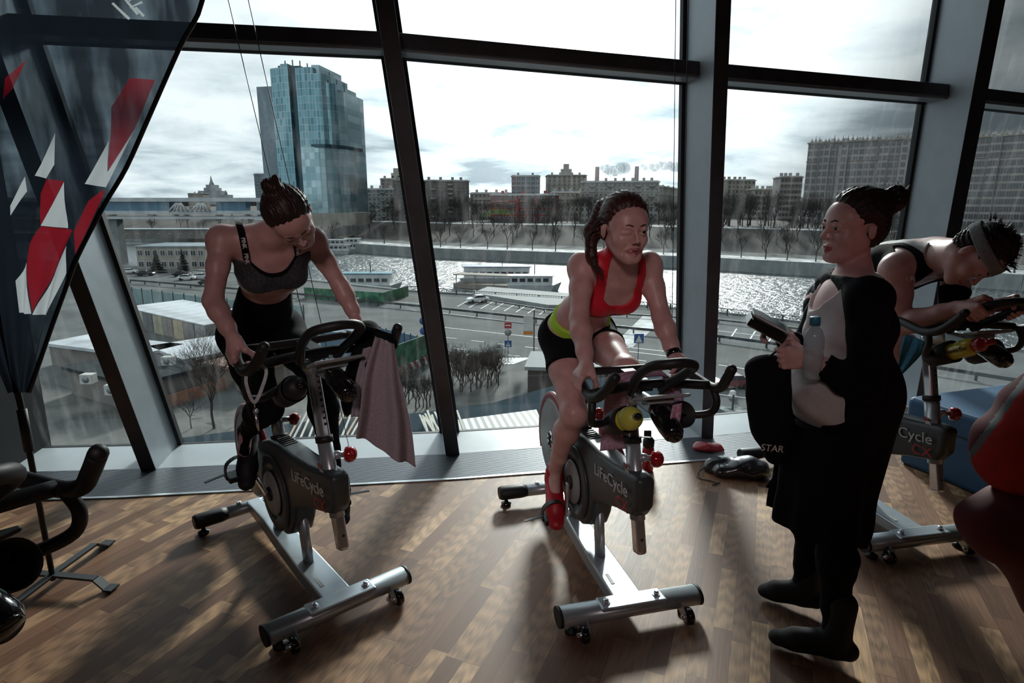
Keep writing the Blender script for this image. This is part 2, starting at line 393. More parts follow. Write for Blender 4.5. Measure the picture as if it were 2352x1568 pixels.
# dark room behind the camera; side walls and ceiling set to cut window light
wl = MB(); wl.box((-3.2, -4, 0), (-3.1, 3.40, TOP)); struct(wl, 'wall_left', m_wall)
wr = MB(); wr.box((4.35, -4, 0), (4.45, 4.72, TOP)); struct(wr, 'wall_right', m_wall)
wb = MB(); wb.box((-5.1, -4.1, 0), (5.7, -4.0, TOP)); struct(wb, 'wall_back', m_wall)
ce = MB(); top = [fp(i, TOP) for i in (5, 4, 3, 2, 1, 0)]
ce.add([(-5.1, -4.1, TOP), (5.7, -4.1, TOP)] + [tuple(p + V((0, .2, 0))) for p in top], [tuple(range(8))]); struct(ce, 'ceiling', m_ceil)
wc = MB(); wc.box((-3.2, 3.40, 0), (-3.1, 3.85, TOP)); struct(wc, 'wall_corner', m_wall)
# paired blind cables in front of the glass
m_cable = mat('black_cable', (.02,.02,.022), .5)
for n, (i, t, lab) in enumerate(((2, .86, 'thin dark blind cable beside the right hand mullion, left of its pair'), (2, .90, 'thin dark blind cable beside the right hand mullion, right of its pair'),
                               (1, .60, 'thin dark blind cable right of the glass tower, left of its pair'), (1, .65, 'thin dark blind cable right of the glass tower, right of its pair'))):
    q = MB(); q.tube([fp(i, .03, t, .05), fp(i, TOP, t, .05)], .0022, 6)
    o = q.build('blind_cable', m_cable); tag(o, lab, 'cable', 'blind cables by the window')
# ---------------------------------------------------------------- outside: street, river, city
GZ = -17.0; WZ = -20.3
random.seed(7)
m_asph = mat('wet_grey_asphalt', (0.145, 0.155, 0.155), .9, scale=.15, var=.2, spec=.15)
m_pave = mat('light_paving', (0.36, 0.36, 0.34), .6, scale=.4, var=.12)
m_dirt = mat('dirty_snowy_ground', (0.15, 0.15, 0.14), .9, scale=.25, col2=(0.055, 0.06, 0.058))
m_snow = mat('old_snow', (0.62, 0.66, 0.68), .8, scale=.35, col2=(.12,.12,.115))
m_hill = mat('bare_hill_earth', (0.055, 0.050, 0.044), .95, scale=.06, col2=(0.022, 0.022, 0.022))
m_conc = mat('embankment_concrete', (0.25, 0.275, 0.275), .8, scale=.3)
m_line = mat('road_paint', (0.72, 0.73, 0.72), .7, scale=2)
m_steel = mat('galvanised_steel', (0.30, 0.31, 0.32), .5, .5, scale=3)
m_dkmet = mat('dark_painted_metal', (0.035, 0.04, 0.045), .5, scale=3)
def water_mat():
    m = bpy.data.materials.new('river_water'); m.use_nodes = True; nt = m.node_tree; N = nt.nodes.new; L = nt.links.new; b = nt.nodes['Principled BSDF']
    b.inputs['Base Color'].default_value = (.035, .05, .055, 1); b.inputs['Roughness'].default_value = .2; b.inputs['IOR'].default_value = 1.9; b.inputs['Specular IOR Level'].default_value = .9
    tc = N('ShaderNodeTexCoord'); n = N('ShaderNodeTexNoise'); n.inputs['Scale'].default_value = .55; n.inputs['Detail'].default_value = 4; n.inputs['Roughness'].default_value = .6
    n2 = N('ShaderNodeTexNoise'); n2.inputs['Scale'].default_value = .09; n2.inputs['Detail'].default_value = 2
    L(tc.outputs['Object'], n.inputs['Vector']); L(tc.outputs['Object'], n2.inputs['Vector'])
    bp = N('ShaderNodeBump'); bp.inputs['Strength'].default_value = 1.0; bp.inputs['Distance'].default_value = 1.1; L(n.outputs[0], bp.inputs['Height'])
    b2 = N('ShaderNodeBump'); b2.inputs['Strength'].default_value = .6; b2.inputs['Distance'].default_value = 1.2; L(n2.outputs[0], b2.inputs['Height']); L(bp.outputs[0], b2.inputs['Normal'])
    L(b2.outputs[0], b.inputs['Normal']); return m
m_water = water_mat()
def flat(name, pts, m, label=None, cat=None, z=None, kind='structure', th=0.0):
    q = MB(); P = [V(p) for p in pts]
    if z is not None: P = [V((p.x, p.y, z)) for p in P]
    if th:
        n = len(P); q.add(P + [p - V((0, 0, th)) for p in P], [tuple(range(n)), tuple(range(2*n-1, n-1, -1))] + [(i, n+i, n+(i+1) % n, (i+1) % n) for i in range(n)])
    else: q.add(P, [tuple(range(len(P)))])
    o = q.build(name, m)
    return tag(o, label, cat, kind=kind)
# quay lines
near = [gz(-1500, 540, GZ), gz(-300, 575, GZ), gz(560, 628, GZ), gz(930, 668, GZ), gz(1290, 690, GZ), gz(1540, 708, GZ), gz(1740, 728, GZ), gz(2060, 770, GZ), gz(2700, 850, GZ), gz(4500, 1100, GZ)]
far = [gz(-1500, 519, WZ), gz(560, 560, WZ), gz(980, 592, WZ), gz(1600, 617, WZ), gz(1870, 634, WZ), gz(2352, 668, WZ), gz(4500, 800, WZ)]
flat('river', [gz(-1500, 519, WZ), gz(560, 560, WZ), gz(980, 592, WZ), gz(1600, 617, WZ), gz(1870, 634, WZ), gz(2352, 668, WZ), gz(4500, 800, WZ)] + [V((p.x, p.y - 2, WZ)) for p in near[::-1]], m_water, kind='structure')
street = flat('street', near + [V((60, -30, GZ)), V((-120, -30, GZ))], m_asph, kind='structure')
q = MB()
for a, b in zip(near[:-1], near[1:]): q.bar(a + V((0, 0, -2)), b + V((0, 0, -2)), .8, 4.6)
o = q.build('quay_wall', m_conc); o['kind'] = 'structure'
q = MB()
for a, b in zip(far[:-1], far[1:]): q.bar(a + V((0, 1, 1.9)), b + V((0, 1, 1.9)), 2, 4.6)
o = q.build('embankment_wall', m_conc); o['kind'] = 'structure'
# far bank: promenade with snow, then slope and plateau
def far_at(x, off, z):                       # a point off metres behind the far quay seen at column x
    for a, b, xa, xb in zip(far[:-1], far[1:], (-1500, 560, 980, 1600, 1870, 2352), (560, 980, 1600, 1870, 2352, 4500)):
        if x <= xb:
            p = a.lerp(b, (x - xa)/(xb - xa)); break
    else: p = far[-1]
    return V((p.x, p.y + off, z))
xs = (-1500, -600, 200, 560, 980, 1300, 1600, 1870, 2100, 2352, 3200, 4500)
def strip(name, o0, z0, o1, z1, m):
    q = MB(); vs = [far_at(x, o0, z0) for x in xs] + [far_at(x, o1, z1) for x in xs]; n = len(xs)
    q.add(vs, [(i, i+1, n+i+1, n+i) for i in range(n-1)]); o = q.build(name, m); o['kind'] = 'structure'
strip('promenade', 1, -16.1, 14, -16.0, m_snow)
strip('embankment_road', 14, -16.0, 34, -15.8, m_asph)
strip('hillside', 34, -15.8, 85, -8.6, m_hill)
strip('upper_snow_bank', 85, -8.6, 92, -8.2, m_snow)
strip('plateau', 92, -8.2, 2500, 10, m_hill)

# -------- trees
def bare_tree_mb(h, seed, lev=4, spread=.55, r0=.022, kids_n=3):
    rnd = random.Random(seed); mb = MB()
    def grow(p, d, l, r, k):
        e = p + d*l; mid = p.lerp(e, .5) + V((rnd.uniform(-1,1), rnd.uniform(-1,1), rnd.uniform(-.3,.3)))*l*.06
        mb.tube([p, mid, e], [r, r*.8, r*.6], 5 if k > 2 else 3, cap=False)
        if k == 0: return
        n = kids_n + (1 if rnd.random() < .5 else 0)
        for i in range(n):
            a = 2*math.pi*(i/n) + rnd.uniform(-.5, .5); t = spread*rnd.uniform(.6, 1.25)
            x = d.orthogonal().normalized(); y = d.cross(x)
            nd = (d*math.cos(t) + (x*math.cos(a)+y*math.sin(a))*math.sin(t) + V((0,0,.18))).normalized()
            s = p.lerp(e, rnd.uniform(.55, 1.0)) if i else e
            grow(s, nd, l*rnd.uniform(.62, .85), r*.6, k-1)
    grow(V((0,0,0)), V((0,0,1)), h*.30, h*r0, lev)
    return mb
m_bark = mat('grey_brown_bark', (0.070, 0.064, 0.060), .95, scale=4)
m_bark2 = mat('brown_bark', (0.055, 0.045, 0.04), .95, scale=4)
def add_tree(loc, h, proto, label, group, cat='tree', rz=None):
    o = proto.copy(); C.objects.link(o); o.location = loc; s = h/proto['h']; o.scale = (s, s, s); o.rotation_euler = (0, 0, random.uniform(0, 6.28) if rz is None else rz)
    tag(o, label, cat, group); return o
protos = []
for i in range(5):
    mb = bare_tree_mb(10, 20+i, 5, .52, .021, 3); mb.m = Matrix.Identity(4)
    o = mb.build('bare_tree', m_bark); o['h'] = 10.0; protos.append(o)
used = [False]*5
def tree(loc, h, label, group=None, i=None):
    i = random.randrange(5) if i is None else i
    if not used[i]:
        used[i] = True; o = protos[i]; o.location = loc; s = h/10; o.scale = (s, s, s); tag(o, label, 'tree', group); return o
    return add_tree(loc, h, protos[i], label, group)
for k in range(46):                            # promenade row, evenly planted
    x = -200 + k*58 + random.uniform(-9, 9)
    tree(far_at(x, 6 + random.uniform(-2, 2), -16.1), random.uniform(9.5, 12.5), 'bare tree in the row on the snowy far promenade above the river wall', 'bare trees along the far promenade')
for k in range(120):
    x = -350 + 24.5*k + random.uniform(-12, 12); of = random.uniform(38, 84)
    tree(far_at(x, of, -15.8 + (of-34)/51*7.2), random.uniform(9, 14), 'bare grey tree on the slope between the far embankment and the houses', 'bare trees on the far slope')
for k in range(104):
    x = 540 + 18.8*k + random.uniform(-8, 8); of = random.uniform(94, 120)
    if 1125 < x < 1258 and k % 3: continue
    tree(far_at(x, of, -8.2), random.uniform(12, 18), 'tall bare tree standing in front of the house fronts across the river', 'bare trees before the far houses')

# -------- buildings
m_win = mat('dark_window_glass', (0.045, 0.055, 0.065), .15, scale=3, spec=.8)
m_balc = mat('pale_balcony', (0.36, 0.35, 0.33), .7, scale=2)
m_roofsnow = mat('snowy_roof', (0.62, 0.66, 0.70), .7, scale=.2, col2=(0.28, 0.30, 0.32))
def win_proto(w, h, frame):
    q = MB(); q.box((-w/2-.18, -.10, -.15), (w/2+.18, 0, h+.15), 1); q.box((-w/2, -.16, 0), (w/2, -.05, h), 0); q.box((-.06, -.18, 0), (.06, -.1, h), 1)
    return q, [m_win, frame]
def building(name, label, A, B, depth, zb, zt, wall, nx, nz, roof=None, frame=None, bays=(), balc=(), cat='building', parapet=.6, ww=1.4, wh=1.7, chim=4, group=None, side=True, extras=None, skipx=()):
    """A, B: left and right front corners on the plan; windows are shared meshes, one object each"""
    A = V((A[0], A[1], 0)); B = V((B[0], B[1], 0)); d = (B-A); n = d.length; rz = math.atan2(d.y, d.x)
    r = empty(name, label, cat, (A.x, A.y, zb), rz, group); H = zt-zb
    q = MB(); q.box((0, 0, 0), (n, depth, H)); 
    for (x0, x1) in bays: q.box((x0*n, -1.6, 0), (x1*n, .2, H - 1.5))
    q.build('wall', wall, r)
    q = MB(); q.box((-.5, -.6, H), (n+.5, depth+.5, H+parapet)); q.box((-.3, -.35, H*.78), (n+.3, 0, H*.78+.35)); q.build('cornice', frame or wall, r)
    q = MB(); q.box((.4, .4, H+parapet), (n-.4, depth-.4, H+parapet+.5)); q.build('roof', roof or m_roofsnow, r)
    for k in range(chim):
        q = MB(); x = n*(k+.5)/chim + random.uniform(-1, 1); q.box((x-.8, depth*.4, H+parapet), (x+.8, depth*.4+1.2, H+parapet+2.4)); q.build('chimney', wall, r)
    cw = n/nx; ch = H/nz; pq, ms = win_proto(ww, wh, frame or wall); me = None; cnt = 0; rest = MB()
    for iz in range(nz):
        for ix in range(nx):
            x = (ix+.5)*cw; z = iz*ch + ch*.3
            if (ix % 7) in skipx: continue
            y = -1.6 if any(a*n < x < b*n for a, b in bays) else 0
            if cnt < 96:
                if me is None: o = pq.build('window', ms, r); me = o.data
                else: o = bpy.data.objects.new('window', me); C.objects.link(o); o.parent = r
                o.location = (x, y, z)
            else:
                rest.m = Matrix.Translation((x, y, z)); 
                for v_, f_, mi_ in ((pq.v, pq.f, pq.mi),): 
                    o0 = len(rest.v); rest.v += [rest.m @ p for p in v_]; rest.f += [[i+o0 for i in f] for f in f_]; rest.mi += mi_; rest.sm += [False]*len(f_)
            cnt += 1
    if rest.v: o = rest.build('window', ms, r); o['kind'] = 'stuff'
    for j, (ix, step) in enumerate(balc):
        for iz in range(1, nz, step):
            q = MB(); x = (ix+.5)*cw; z = iz*ch+ch*.12; q.box((x-1.6, -1.3, z), (x+1.6, 0, z+.15)); q.box((x-1.6, -1.3, z), (x+1.6, -1.2, z+1.05)); q.box((x-1.6,-1.3,z),(x-1.5,0,z+1.05)); q.box((x+1.5,-1.3,z),(x+1.6,0,z+1.05))
            q.build('balcony', m_balc, r)
    return r
m_beige = mat('beige_stucco', (0.40, 0.375, 0.33), .85, scale=.3)
m_sand = mat('sand_brick', (0.30, 0.27, 0.235), .85, scale=.3)
m_greyb = mat('grey_brown_brick', (0.21, 0.195, 0.18), .85, scale=.3)
m_red = mat('red_brick', (0.36, 0.085, 0.075), .85, scale=.4)
m_white = mat('white_stucco', (0.60, 0.60, 0.58), .8, scale=.5)
m_blueg = mat('blue_grey_cladding', (0.20, 0.26, 0.31), .5, scale=.4)
m_stal = mat('grey_pink_facade_tiles', (0.33, 0.305, 0.30), .8, scale=.25)
def px2(x, Y): p = gy(x, 470, Y); return (p.x, p.y)
def zat(y, Y): return gy(1176, y, Y).z
def bld(name, label, xl, xr, yt, Y, Yr, depth, wall, nx, nz, **k):
    return building(name, label, px2(xl, Y), px2(xr, Yr), depth, -9.0, zat(yt, (Y+Yr)/2), wall, nx, nz, **k)
bld('apartment_building', 'long pale brick apartment block right of the glass tower', 815, 905, 436, 400, 400, 18, m_beige, 9, 8, frame=m_white, balc=((6, 2),))
bld('apartment_building', 'beige tall building with a roof turret rising behind the pale block', 876, 935, 412, 470, 470, 20, m_sand, 5, 12, frame=m_beige, extras=1)
q = MB(); tp = px2(913, 478); q.box((tp[0]-4, tp[1], zat(412, 478)-2), (tp[0]+4, tp[1]+8, zat(397, 478))); q.box((tp[0]-2.4, tp[1]+1, zat(397, 478)), (tp[0]+2.4, tp[1]+6, zat(386, 478)))
tag(q.build('roof_turret', m_beige), 'square turret on top of the beige building left of the leaning mullion', 'turret')
bld('apartment_building', 'grey brown brick apartment block cut by the leaning mullion', 905, 975, 416, 385, 385, 16, m_greyb, 6, 9, frame=m_sand, balc=((2, 1),))
bld('apartment_building', 'brown eight storey block with white balconies right of the leaning mullion', 980, 1078, 417, 380, 386, 18, m_greyb, 10, 9, frame=m_sand, balc=((1, 2), (5, 1)))
bld('apartment_building', 'low beige building with snowy roof between the brown block and the red brick house', 1080, 1165, 445, 430, 425, 20, m_beige, 9, 6, frame=m_white)
bld('office_building', 'red brick building with white bands and snowy roof across the river', 1126, 1274, 449, 372, 365, 22, m_red, 14, 4, frame=m_white, ww=1.7, wh=2.6, bays=((.30, .46), (.62, .74)), chim=3)
bld('office_building', 'blue grey glazed office block rising behind the red brick building', 1175, 1240, 405, 470, 470, 18, m_blueg, 6, 9, frame=m_white, ww=3, wh=2, chim=2)
bld('apartment_building', 'snow roofed beige house between the red brick building and the long block', 1268, 1340, 443, 400, 400, 14, m_beige, 7, 6, frame=m_white)
bld('apartment_building', 'beige building carrying a tall roof turret left of the chimneys', 1256, 1346, 404, 480, 480, 20, m_beige, 8, 12, frame=m_sand)
q = MB(); tp = px2(1300, 486); q.box((tp[0]-4, tp[1], zat(404, 486)-2), (tp[0]+4, tp[1]+8, zat(388, 486))); q.box((tp[0]-2, tp[1]+2, zat(388, 486)), (tp[0]+2, tp[1]+6, zat(376, 486)))
tag(q.build('roof_turret', m_beige), 'stepped square turret on the beige building left of the chimneys', 'turret')
bld('apartment_building', 'long pale apartment block with balconies behind the head of the woman in red', 1333, 1512, 419, 372, 366, 22, m_beige, 17, 8, frame=m_white, balc=((2, 1), (6, 2), (12, 1), (15, 2)), chim=8)
building('apartment_building', 'receding pale wing at the right end of the long apartment block', px2(1514, 392), px2(1572, 500), 18, -9, zat(424, 366)-.5, m_beige, 14, 8, frame=m_white, cat='building', chim=5)
bld('apartment_building', 'beige apartment block just right of the upright mullion', 1668, 1731, 415, 420, 424, 22, m_sand, 7, 9, frame=m_beige, chim=5)
bld('apartment_building', 'low pale houses between the two grey stone blocks on the right', 1731, 1795, 437, 400, 400, 18, m_beige, 7, 6, frame=m_sand, chim=6)
bld('apartment_building', 'small ornate stone wing beside the large grey block', 1788, 1838, 408, 362, 360, 18, m_stal, 6, 8, frame=m_sand, chim=4)
big = bld('apartment_building', 'huge grey stone apartment block with a row of roof finials behind the standing woman', 1843, 2172, 323, 330, 296, 26, m_stal, 24, 12, frame=m_sand, bays=((.10, .17), (.23, .30), (.52, .58), (.66, .72)), chim=10, ww=1.7, wh=2.1)
big2 = bld('apartment_building', 'grey stone apartment block seen through the far right pane', 2190, 2560, 307, 292, 250, 26, m_stal, 26, 12, frame=m_sand, bays=((.2, .27), (.5, .57)), chim=10, ww=1.7, wh=2.1)
for b_, n_ in ((big, 30), (big2, 26)):
    w_ = [k for k in kids(b_) if k.name.startswith('cornice')][0]; L_ = max(v.co.x for v in w_.data.vertices); Hh = max(v.co.z for v in w_.data.vertices)
    for k in range(n_):
        q = MB(); x = (k+.5)/n_*L_ + random.uniform(-.6, .6); hh = random.uniform(1.8, 3.6); q.lathe([(.5, 0), (.5, hh*.4), (.22, hh*.5), (.05, hh)], (x, -.2, Hh), n=8, smooth=False); q.build('finial', m_sand, b_)
# chimneys with smoke
m_chim = mat('striped_chimney', (0.48, 0.44, 0.43), .8, scale=.05, col2=(0.40, 0.27, 0.25))
m_smoke = bpy.data.materials.new('smoke'); m_smoke.use_nodes = True
nt = m_smoke.node_tree; nt.nodes.clear(); _o = nt.nodes.new('ShaderNodeOutputMaterial'); _v = nt.nodes.new('ShaderNodeVolumePrincipled'); _v.inputs['Color'].default_value = (.35, .40, .43, 1); _v.inputs['Density'].default_value = .10; nt.links.new(_v.outputs[0], _o.inputs['Volume'])
for x, yb, yt, lab, sx in ((1372, 425, 383, 'tall chimney with smoke, the left one of the two above the long block', 1), (1463, 425, 382, 'tall chimney with smoke, the right one of the two above the long block', 2)):
    p = gy(x, yt, 900); q = MB(); q.lathe([(3.6, zat(yb, 900)-p.z-20), (2.9, 0), (2.5, 0)], p, n=14); tag(q.build('chimney_stack', m_chim), lab, 'chimney')
    rnd = random.Random(sx); pts = []
    n = 12 if sx == 1 else 17
    q = MB()
    for k in range(n):
        t = k/(n-1); c = gy(x + 6 + t*(58 if sx == 1 else 112), yt + 3 + (math.sin(t*3)*6 if sx == 1 else -6*t) + rnd.uniform(-4, 4), 905 + rnd.uniform(-5, 5))
        q.ball(c, 2.5 + 7*math.sqrt(t)*rnd.uniform(.7, 1.1)*(1.15 if sx == 1 else .8), 12)
    tag(q.build('smoke_plume', m_smoke), 'grey smoke drifting right from the %s tall chimney' % ('left' if sx == 1 else 'right'), 'smoke', kind='stuff')
# far left skyline: wooded ridge, university tower
q = MB(); rnd = random.Random(3); P = []
for k in range(140):
    x = -900 + k*18; P.append(gy(x, 459 + rnd.uniform(-2.5, 2.5), 1500))
n = len(P); q.add(P + [V((p.x, p.y, -20)) for p in P] + [V((p.x, p.y+60, p.z-6)) for p in P], [(i, i+1, n+i+1, n+i) for i in range(n-1)] + [(i+1, i, 2*n+i, 2*n+i+1) for i in range(n-1)])
o = q.build('wooded_ridge', m_hill); o['kind'] = 'structure'
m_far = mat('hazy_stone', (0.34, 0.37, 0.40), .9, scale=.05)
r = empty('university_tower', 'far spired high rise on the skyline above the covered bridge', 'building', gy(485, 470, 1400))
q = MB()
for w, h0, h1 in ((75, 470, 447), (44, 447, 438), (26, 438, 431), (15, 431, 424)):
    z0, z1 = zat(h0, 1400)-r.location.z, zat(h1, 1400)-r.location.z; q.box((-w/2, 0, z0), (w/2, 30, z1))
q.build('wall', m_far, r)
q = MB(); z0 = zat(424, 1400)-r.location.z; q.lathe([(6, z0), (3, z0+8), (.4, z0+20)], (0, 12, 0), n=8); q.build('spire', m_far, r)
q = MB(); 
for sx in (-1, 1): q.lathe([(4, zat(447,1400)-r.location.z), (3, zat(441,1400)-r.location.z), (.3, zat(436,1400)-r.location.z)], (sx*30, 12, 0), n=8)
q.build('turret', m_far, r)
bld('apartment_building', 'pale distant block between the spired tower and the covered bridge', 434, 468, 445, 900, 900, 20, m_beige, 8, 6, frame=m_sand, chim=2)
bld('office_building', 'plain grey slab standing left behind the glass tower', 589, 622, 401, 520, 520, 20, m_blueg, 5, 14, frame=m_blueg, chim=0)

# -------- glass tower
def tower_mat(name, c1, c2, sx, sz):
    m = bpy.data.materials.new(name); m.use_nodes = True; nt = m.node_tree; N = nt.nodes.new; L = nt.links.new; b = nt.nodes['Principled BSDF']
    tc = N('ShaderNodeTexCoord'); mp = N('ShaderNodeMapping'); mp.inputs['Rotation'].default_value = (R(90), 0, 0); L(tc.outputs['Object'], mp.inputs[0])
    br = N('ShaderNodeTexBrick'); br.offset = 0; br.inputs['Scale'].default_value = 1; br.inputs['Brick Width'].default_value = sx; br.inputs['Row Height'].default_value = sz
    br.inputs['Mortar Size'].default_value = .12; br.inputs['Bias'].default_value = 0
    br.inputs['Color1'].default_value = c1 + (1,); br.inputs['Color2'].default_value = c2 + (1,); br.inputs['Mortar'].default_value = (.30, .38, .41, 1)
    L(mp.outputs[0], br.inputs['Vector']); L(br.outputs['Color'], b.inputs['Base Color']); b.inputs['Roughness'].default_value = .12; b.inputs['Metallic'].default_value = .55
    return m
m_tg = tower_mat('teal_curtain_wall', (.17, .33, .38), (.07, .18, .22), 1.6, 3.4)
m_tl = tower_mat('pale_curtain_wall', (.42, .56, .60), (.20, .34, .38), 2.6, 3.4)
m_td = mat('dark_teal_glass', (.025, .065, .085), .15, .5, scale=.2)
YT = 330
tw = empty('glass_tower', 'tall teal glass tower with a curved stepped top', 'building', (0, 0, 0))
def slab(name, x0, x1, ytop, d0, d1, m, ybot=None, curve=0.0, dep=26, parent=tw):
    n = 8; P = []
    for k in range(n+1):
        t = k/n; x = lerp(x0, x1, t); Yk = YT + lerp(d0, d1, t) - curve*math.sin(math.pi*t); p = gy(x, 470, Yk); P.append((p.x, p.y))
    z1 = zat(ytop, YT); z0 = -9 if ybot is None else zat(ybot, YT); Q = P + [(P[-1][0]+4, P[-1][1]+dep), (P[0][0]+2, P[0][1]+dep)]
    q = MB(); m_ = len(Q); q.add([(a, b, z0) for a, b in Q] + [(a, b, z1) for a, b in Q], [tuple(range(m_))[::-1], tuple(range(m_, 2*m_))] + [(i, (i+1) % m_, m_+(i+1) % m_, m_+i) for i in range(m_)])
    return q.build(name, m, parent)
slab('grey_slab', 612, 650, 196, 4, 2, m_blueg)
slab('glass_wing', 645, 668, 158, 0, -4, m_tg)
slab('dark_recess', 663, 712, 153, -2, -2, m_td, dep=20)
slab('glass_wing', 668, 684, 151, -4, -5, m_tg)
slab('glass_wing', 700, 738, 162, -6, -8, m_tg, curve=1)
slab('lift_head', 736, 753, 153, -4, -4, m_tl)
slab('glass_wing', 736, 766, 176, -8, -7, m_tg, curve=1)
slab('glass_wing', 764, 786, 196, -7, -4, m_tg, curve=1)
slab('glass_wing', 784, 803, 208, -4, 2, m_tl)
slab('lower_drum', 700, 806, 342, -11, -1, m_tl, curve=5, dep=20)
slab('dark_band', 724, 806, 336, -11.5, -1, m_td, ybot=344, curve=5.2, dep=16)
slab('podium', 690, 812, 488, -14, -4, m_beige, curve=3, dep=20)
for k in range(9):
    x = 655 + k*17; p = gy(x, (152, 150, 152, 158, 162, 176, 178, 196, 206)[k], YT); q = MB(); q.box((p.x-.25, p.y, p.z-1), (p.x+.25, p.y+.5, p.z+2.6)); q.build('mast', m_dkmet, tw)

# -------- covered bridge on the left
br = empty('covered_bridge', 'long low covered footbridge with blue glazing and white struts on the left', 'bridge', (0, 0, 0))
m_bblue = mat('blue_bridge_glazing', (.08, .20, .30), .3, scale=.3)
m_bwhite = mat('white_bridge_steel', (.55, .58, .60), .6, scale=.3)
YB = 235
def bpt(x, y): return gy(x, y, YB)
q = MB()
for y0, y1, d in ((454, 463, 10), (484, 492, 12), (497, 503, 9)):
    a, b, c, e = bpt(-60, y0), bpt(640, y0), bpt(640, y1), bpt(-60, y1)
    q.add([a, b, c, e] + [p + V((0, d, 0)) for p in (a, b, c, e)], [(0,1,2,3),(7,6,5,4),(0,4,5,1),(1,5,6,2),(2,6,7,3),(3,7,4,0)])
q.build('deck', m_bwhite, br)
q = MB()
for x0, x1 in ((150, 384), (492, 560)):
    a, b, c, e = bpt(x0, 463), bpt(x1, 463), bpt(x1, 485), bpt(x0, 485)
    O = V((0, 1.5, 0)); q.add([p+O for p in (a, b, c, e)] + [p+O*4 for p in (a, b, c, e)], [(0,1,2,3),(7,6,5,4),(0,4,5,1),(1,5,6,2),(2,6,7,3),(3,7,4,0)])
q.build('glazing', m_bblue, br)
for cx_ in (411, 462):
    for dx_ in (-22, -11, 0, 11, 22):
        q = MB(); q.tube([bpt(cx_ + dx_*.2, 466)+V((0, -.4, 0)), bpt(cx_+dx_, 485)+V((0, -.4, 0))], .35, 6); q.build('strut', m_bwhite, br)
q = MB()
for x in (120, 250): a = bpt(x, 503); q.box((a.x-1.5, a.y+2, WZ-1), (a.x+1.5, a.y+6, a.z+1))
q.build('pier', m_conc, br)

# -------- low office with grey roof and cars on the left
def gbox(name, label, cat, x0, x1, yb, h, depth, m, roofm=None, rz=None, nx=0, nz=1, group=None, y1=None):
    a, b = gz(x0, yb, GZ), gz(x1, y1 or yb, GZ); d = b-a; n = d.length
    r = empty(name, label, cat, a, math.atan2(d.y, d.x), group)
    q = MB(); q.box((0, 0, 0), (n, depth, h)); q.build('wall', m, r)
    q = MB(); q.box((-.3, -.4, h), (n+.3, depth+.3, h+.35)); q.build('roof', roofm or m_roofsnow, r)
    me = None
    for k in range(nx):
        for j in range(nz):
            if me is None: pq, ms = win_proto(1.3, 1.4, m_white); o = pq.build('window', ms, r); me = o.data
            else: o = bpy.data.objects.new('window', me); C.objects.link(o); o.parent = r
            o.location = ((k+.5)*n/nx, 0, h*(j+.25)/nz)
    return r
m_roofg = mat('grey_blue_tin_roof', (.30, .36, .39), .5, .3, scale=.3)
gbox('office_building', 'two storey office with grey tin roof and dark conifers before it on the left', 'building', 318, 474, 618, 6.5, 16, m_beige, m_roofg, nx=9, nz=2)
gbox('warehouse', 'long low building behind the tin roofed office', 'building', 255, 600, 548, 5, 14, m_greyb, m_roofg, nx=14)
m_fir = mat('dark_conifer', (.012, .025, .020), .95, scale=2)
for k, (x, lab) in enumerate(((362, 'left of the two dark conifers before the tin roofed office'), (424, 'right of the two dark conifers before the tin roofed office'))):
    p = gz(x, 626, GZ); r = empty('conifer_tree', lab, 'tree', p, 0, 'dark conifers before the office'); q = MB(); rnd = random.Random(k)
    for j in range(7):
        z = .5 + j*.75; rr = 2.4*(1-j/7.8)
        q.lathe([(rr*rnd.uniform(.85, 1.1), z), (rr*.5, z+.6), (.1, z+1.6)], (rnd.uniform(-.15,.15), rnd.uniform(-.15,.15), 0), n=11, smooth=False)
    q.build('foliage', m_fir, r); q = MB(); q.tube([(0,0,0), (0,0,2)], .2, 6); q.build('trunk', m_bark2, r)
# cars
m_tyre = mat('tyre_rubber', (.015, .015, .016), .8, scale=20)
m_carglass = mat('car_glass', (.03, .04, .05), .08, scale=2, spec=.9)
def car(label, loc, rz, paint, van=False, L_=4.4, group=None):
    r = empty('car', label, 'car', loc, rz, group); Hh = 1.75 if van else 1.45; w = .88
    prof = [(-2.2,.35),(-2.2,.8),(-2.05,.95),(-1.2,1.0),(1.3,1.0),(2.0,.88),(2.2,.65),(2.2,.35)] if not van else [(-2.15,.35),(-2.15,1.0),(1.5,1.05),(2.1,.85),(2.2,.35)]
    q = MB(); q.prism(prof, 2*w, (0,0,0), (1,0,0), (0,0,1)); q.build('body', paint, r, bevel=.09)
    cab = [(-1.75,.95),(-1.1,Hh-.05),(.35,Hh),(1.15,.98)] if not van else [(-2.1,.95),(-1.9,Hh),(.7,Hh),(1.5,1.0)]
    q = MB(); q.prism([(a, b-.03) for a, b in cab], 2*w-.18, (0,0,0)); q.build('windows', m_carglass, r, bevel=.05)
    q = MB(); a, b = cab[1], cab[2]; q.prism([(a[0]-.05, a[1]-.03), (a[0]+.1, a[1]+.04), (b[0]-.1, b[1]+.04), (b[0]+.08, b[1]-.04)], 2*w-.2, (0,0,0)); q.build('roof', paint, r, bevel=.03)
    for x in (-1.35, 1.35):
        for y in (-w+.06, w-.06):
            q = MB(); q.lathe([(.02, -.1), (.33, -.1), (.33, .1), (.02, .1)], (x, y, .33), (0, 1, 0), n=14, smooth=False); q.build('wheel', m_tyre, r)
    q = MB(); q.box((2.1, -.75, .6), (2.22, -.4, .75)); q.box((2.1, .4, .6), (2.22, .75, .75)); q.build('headlight', m_white, r)
    return r
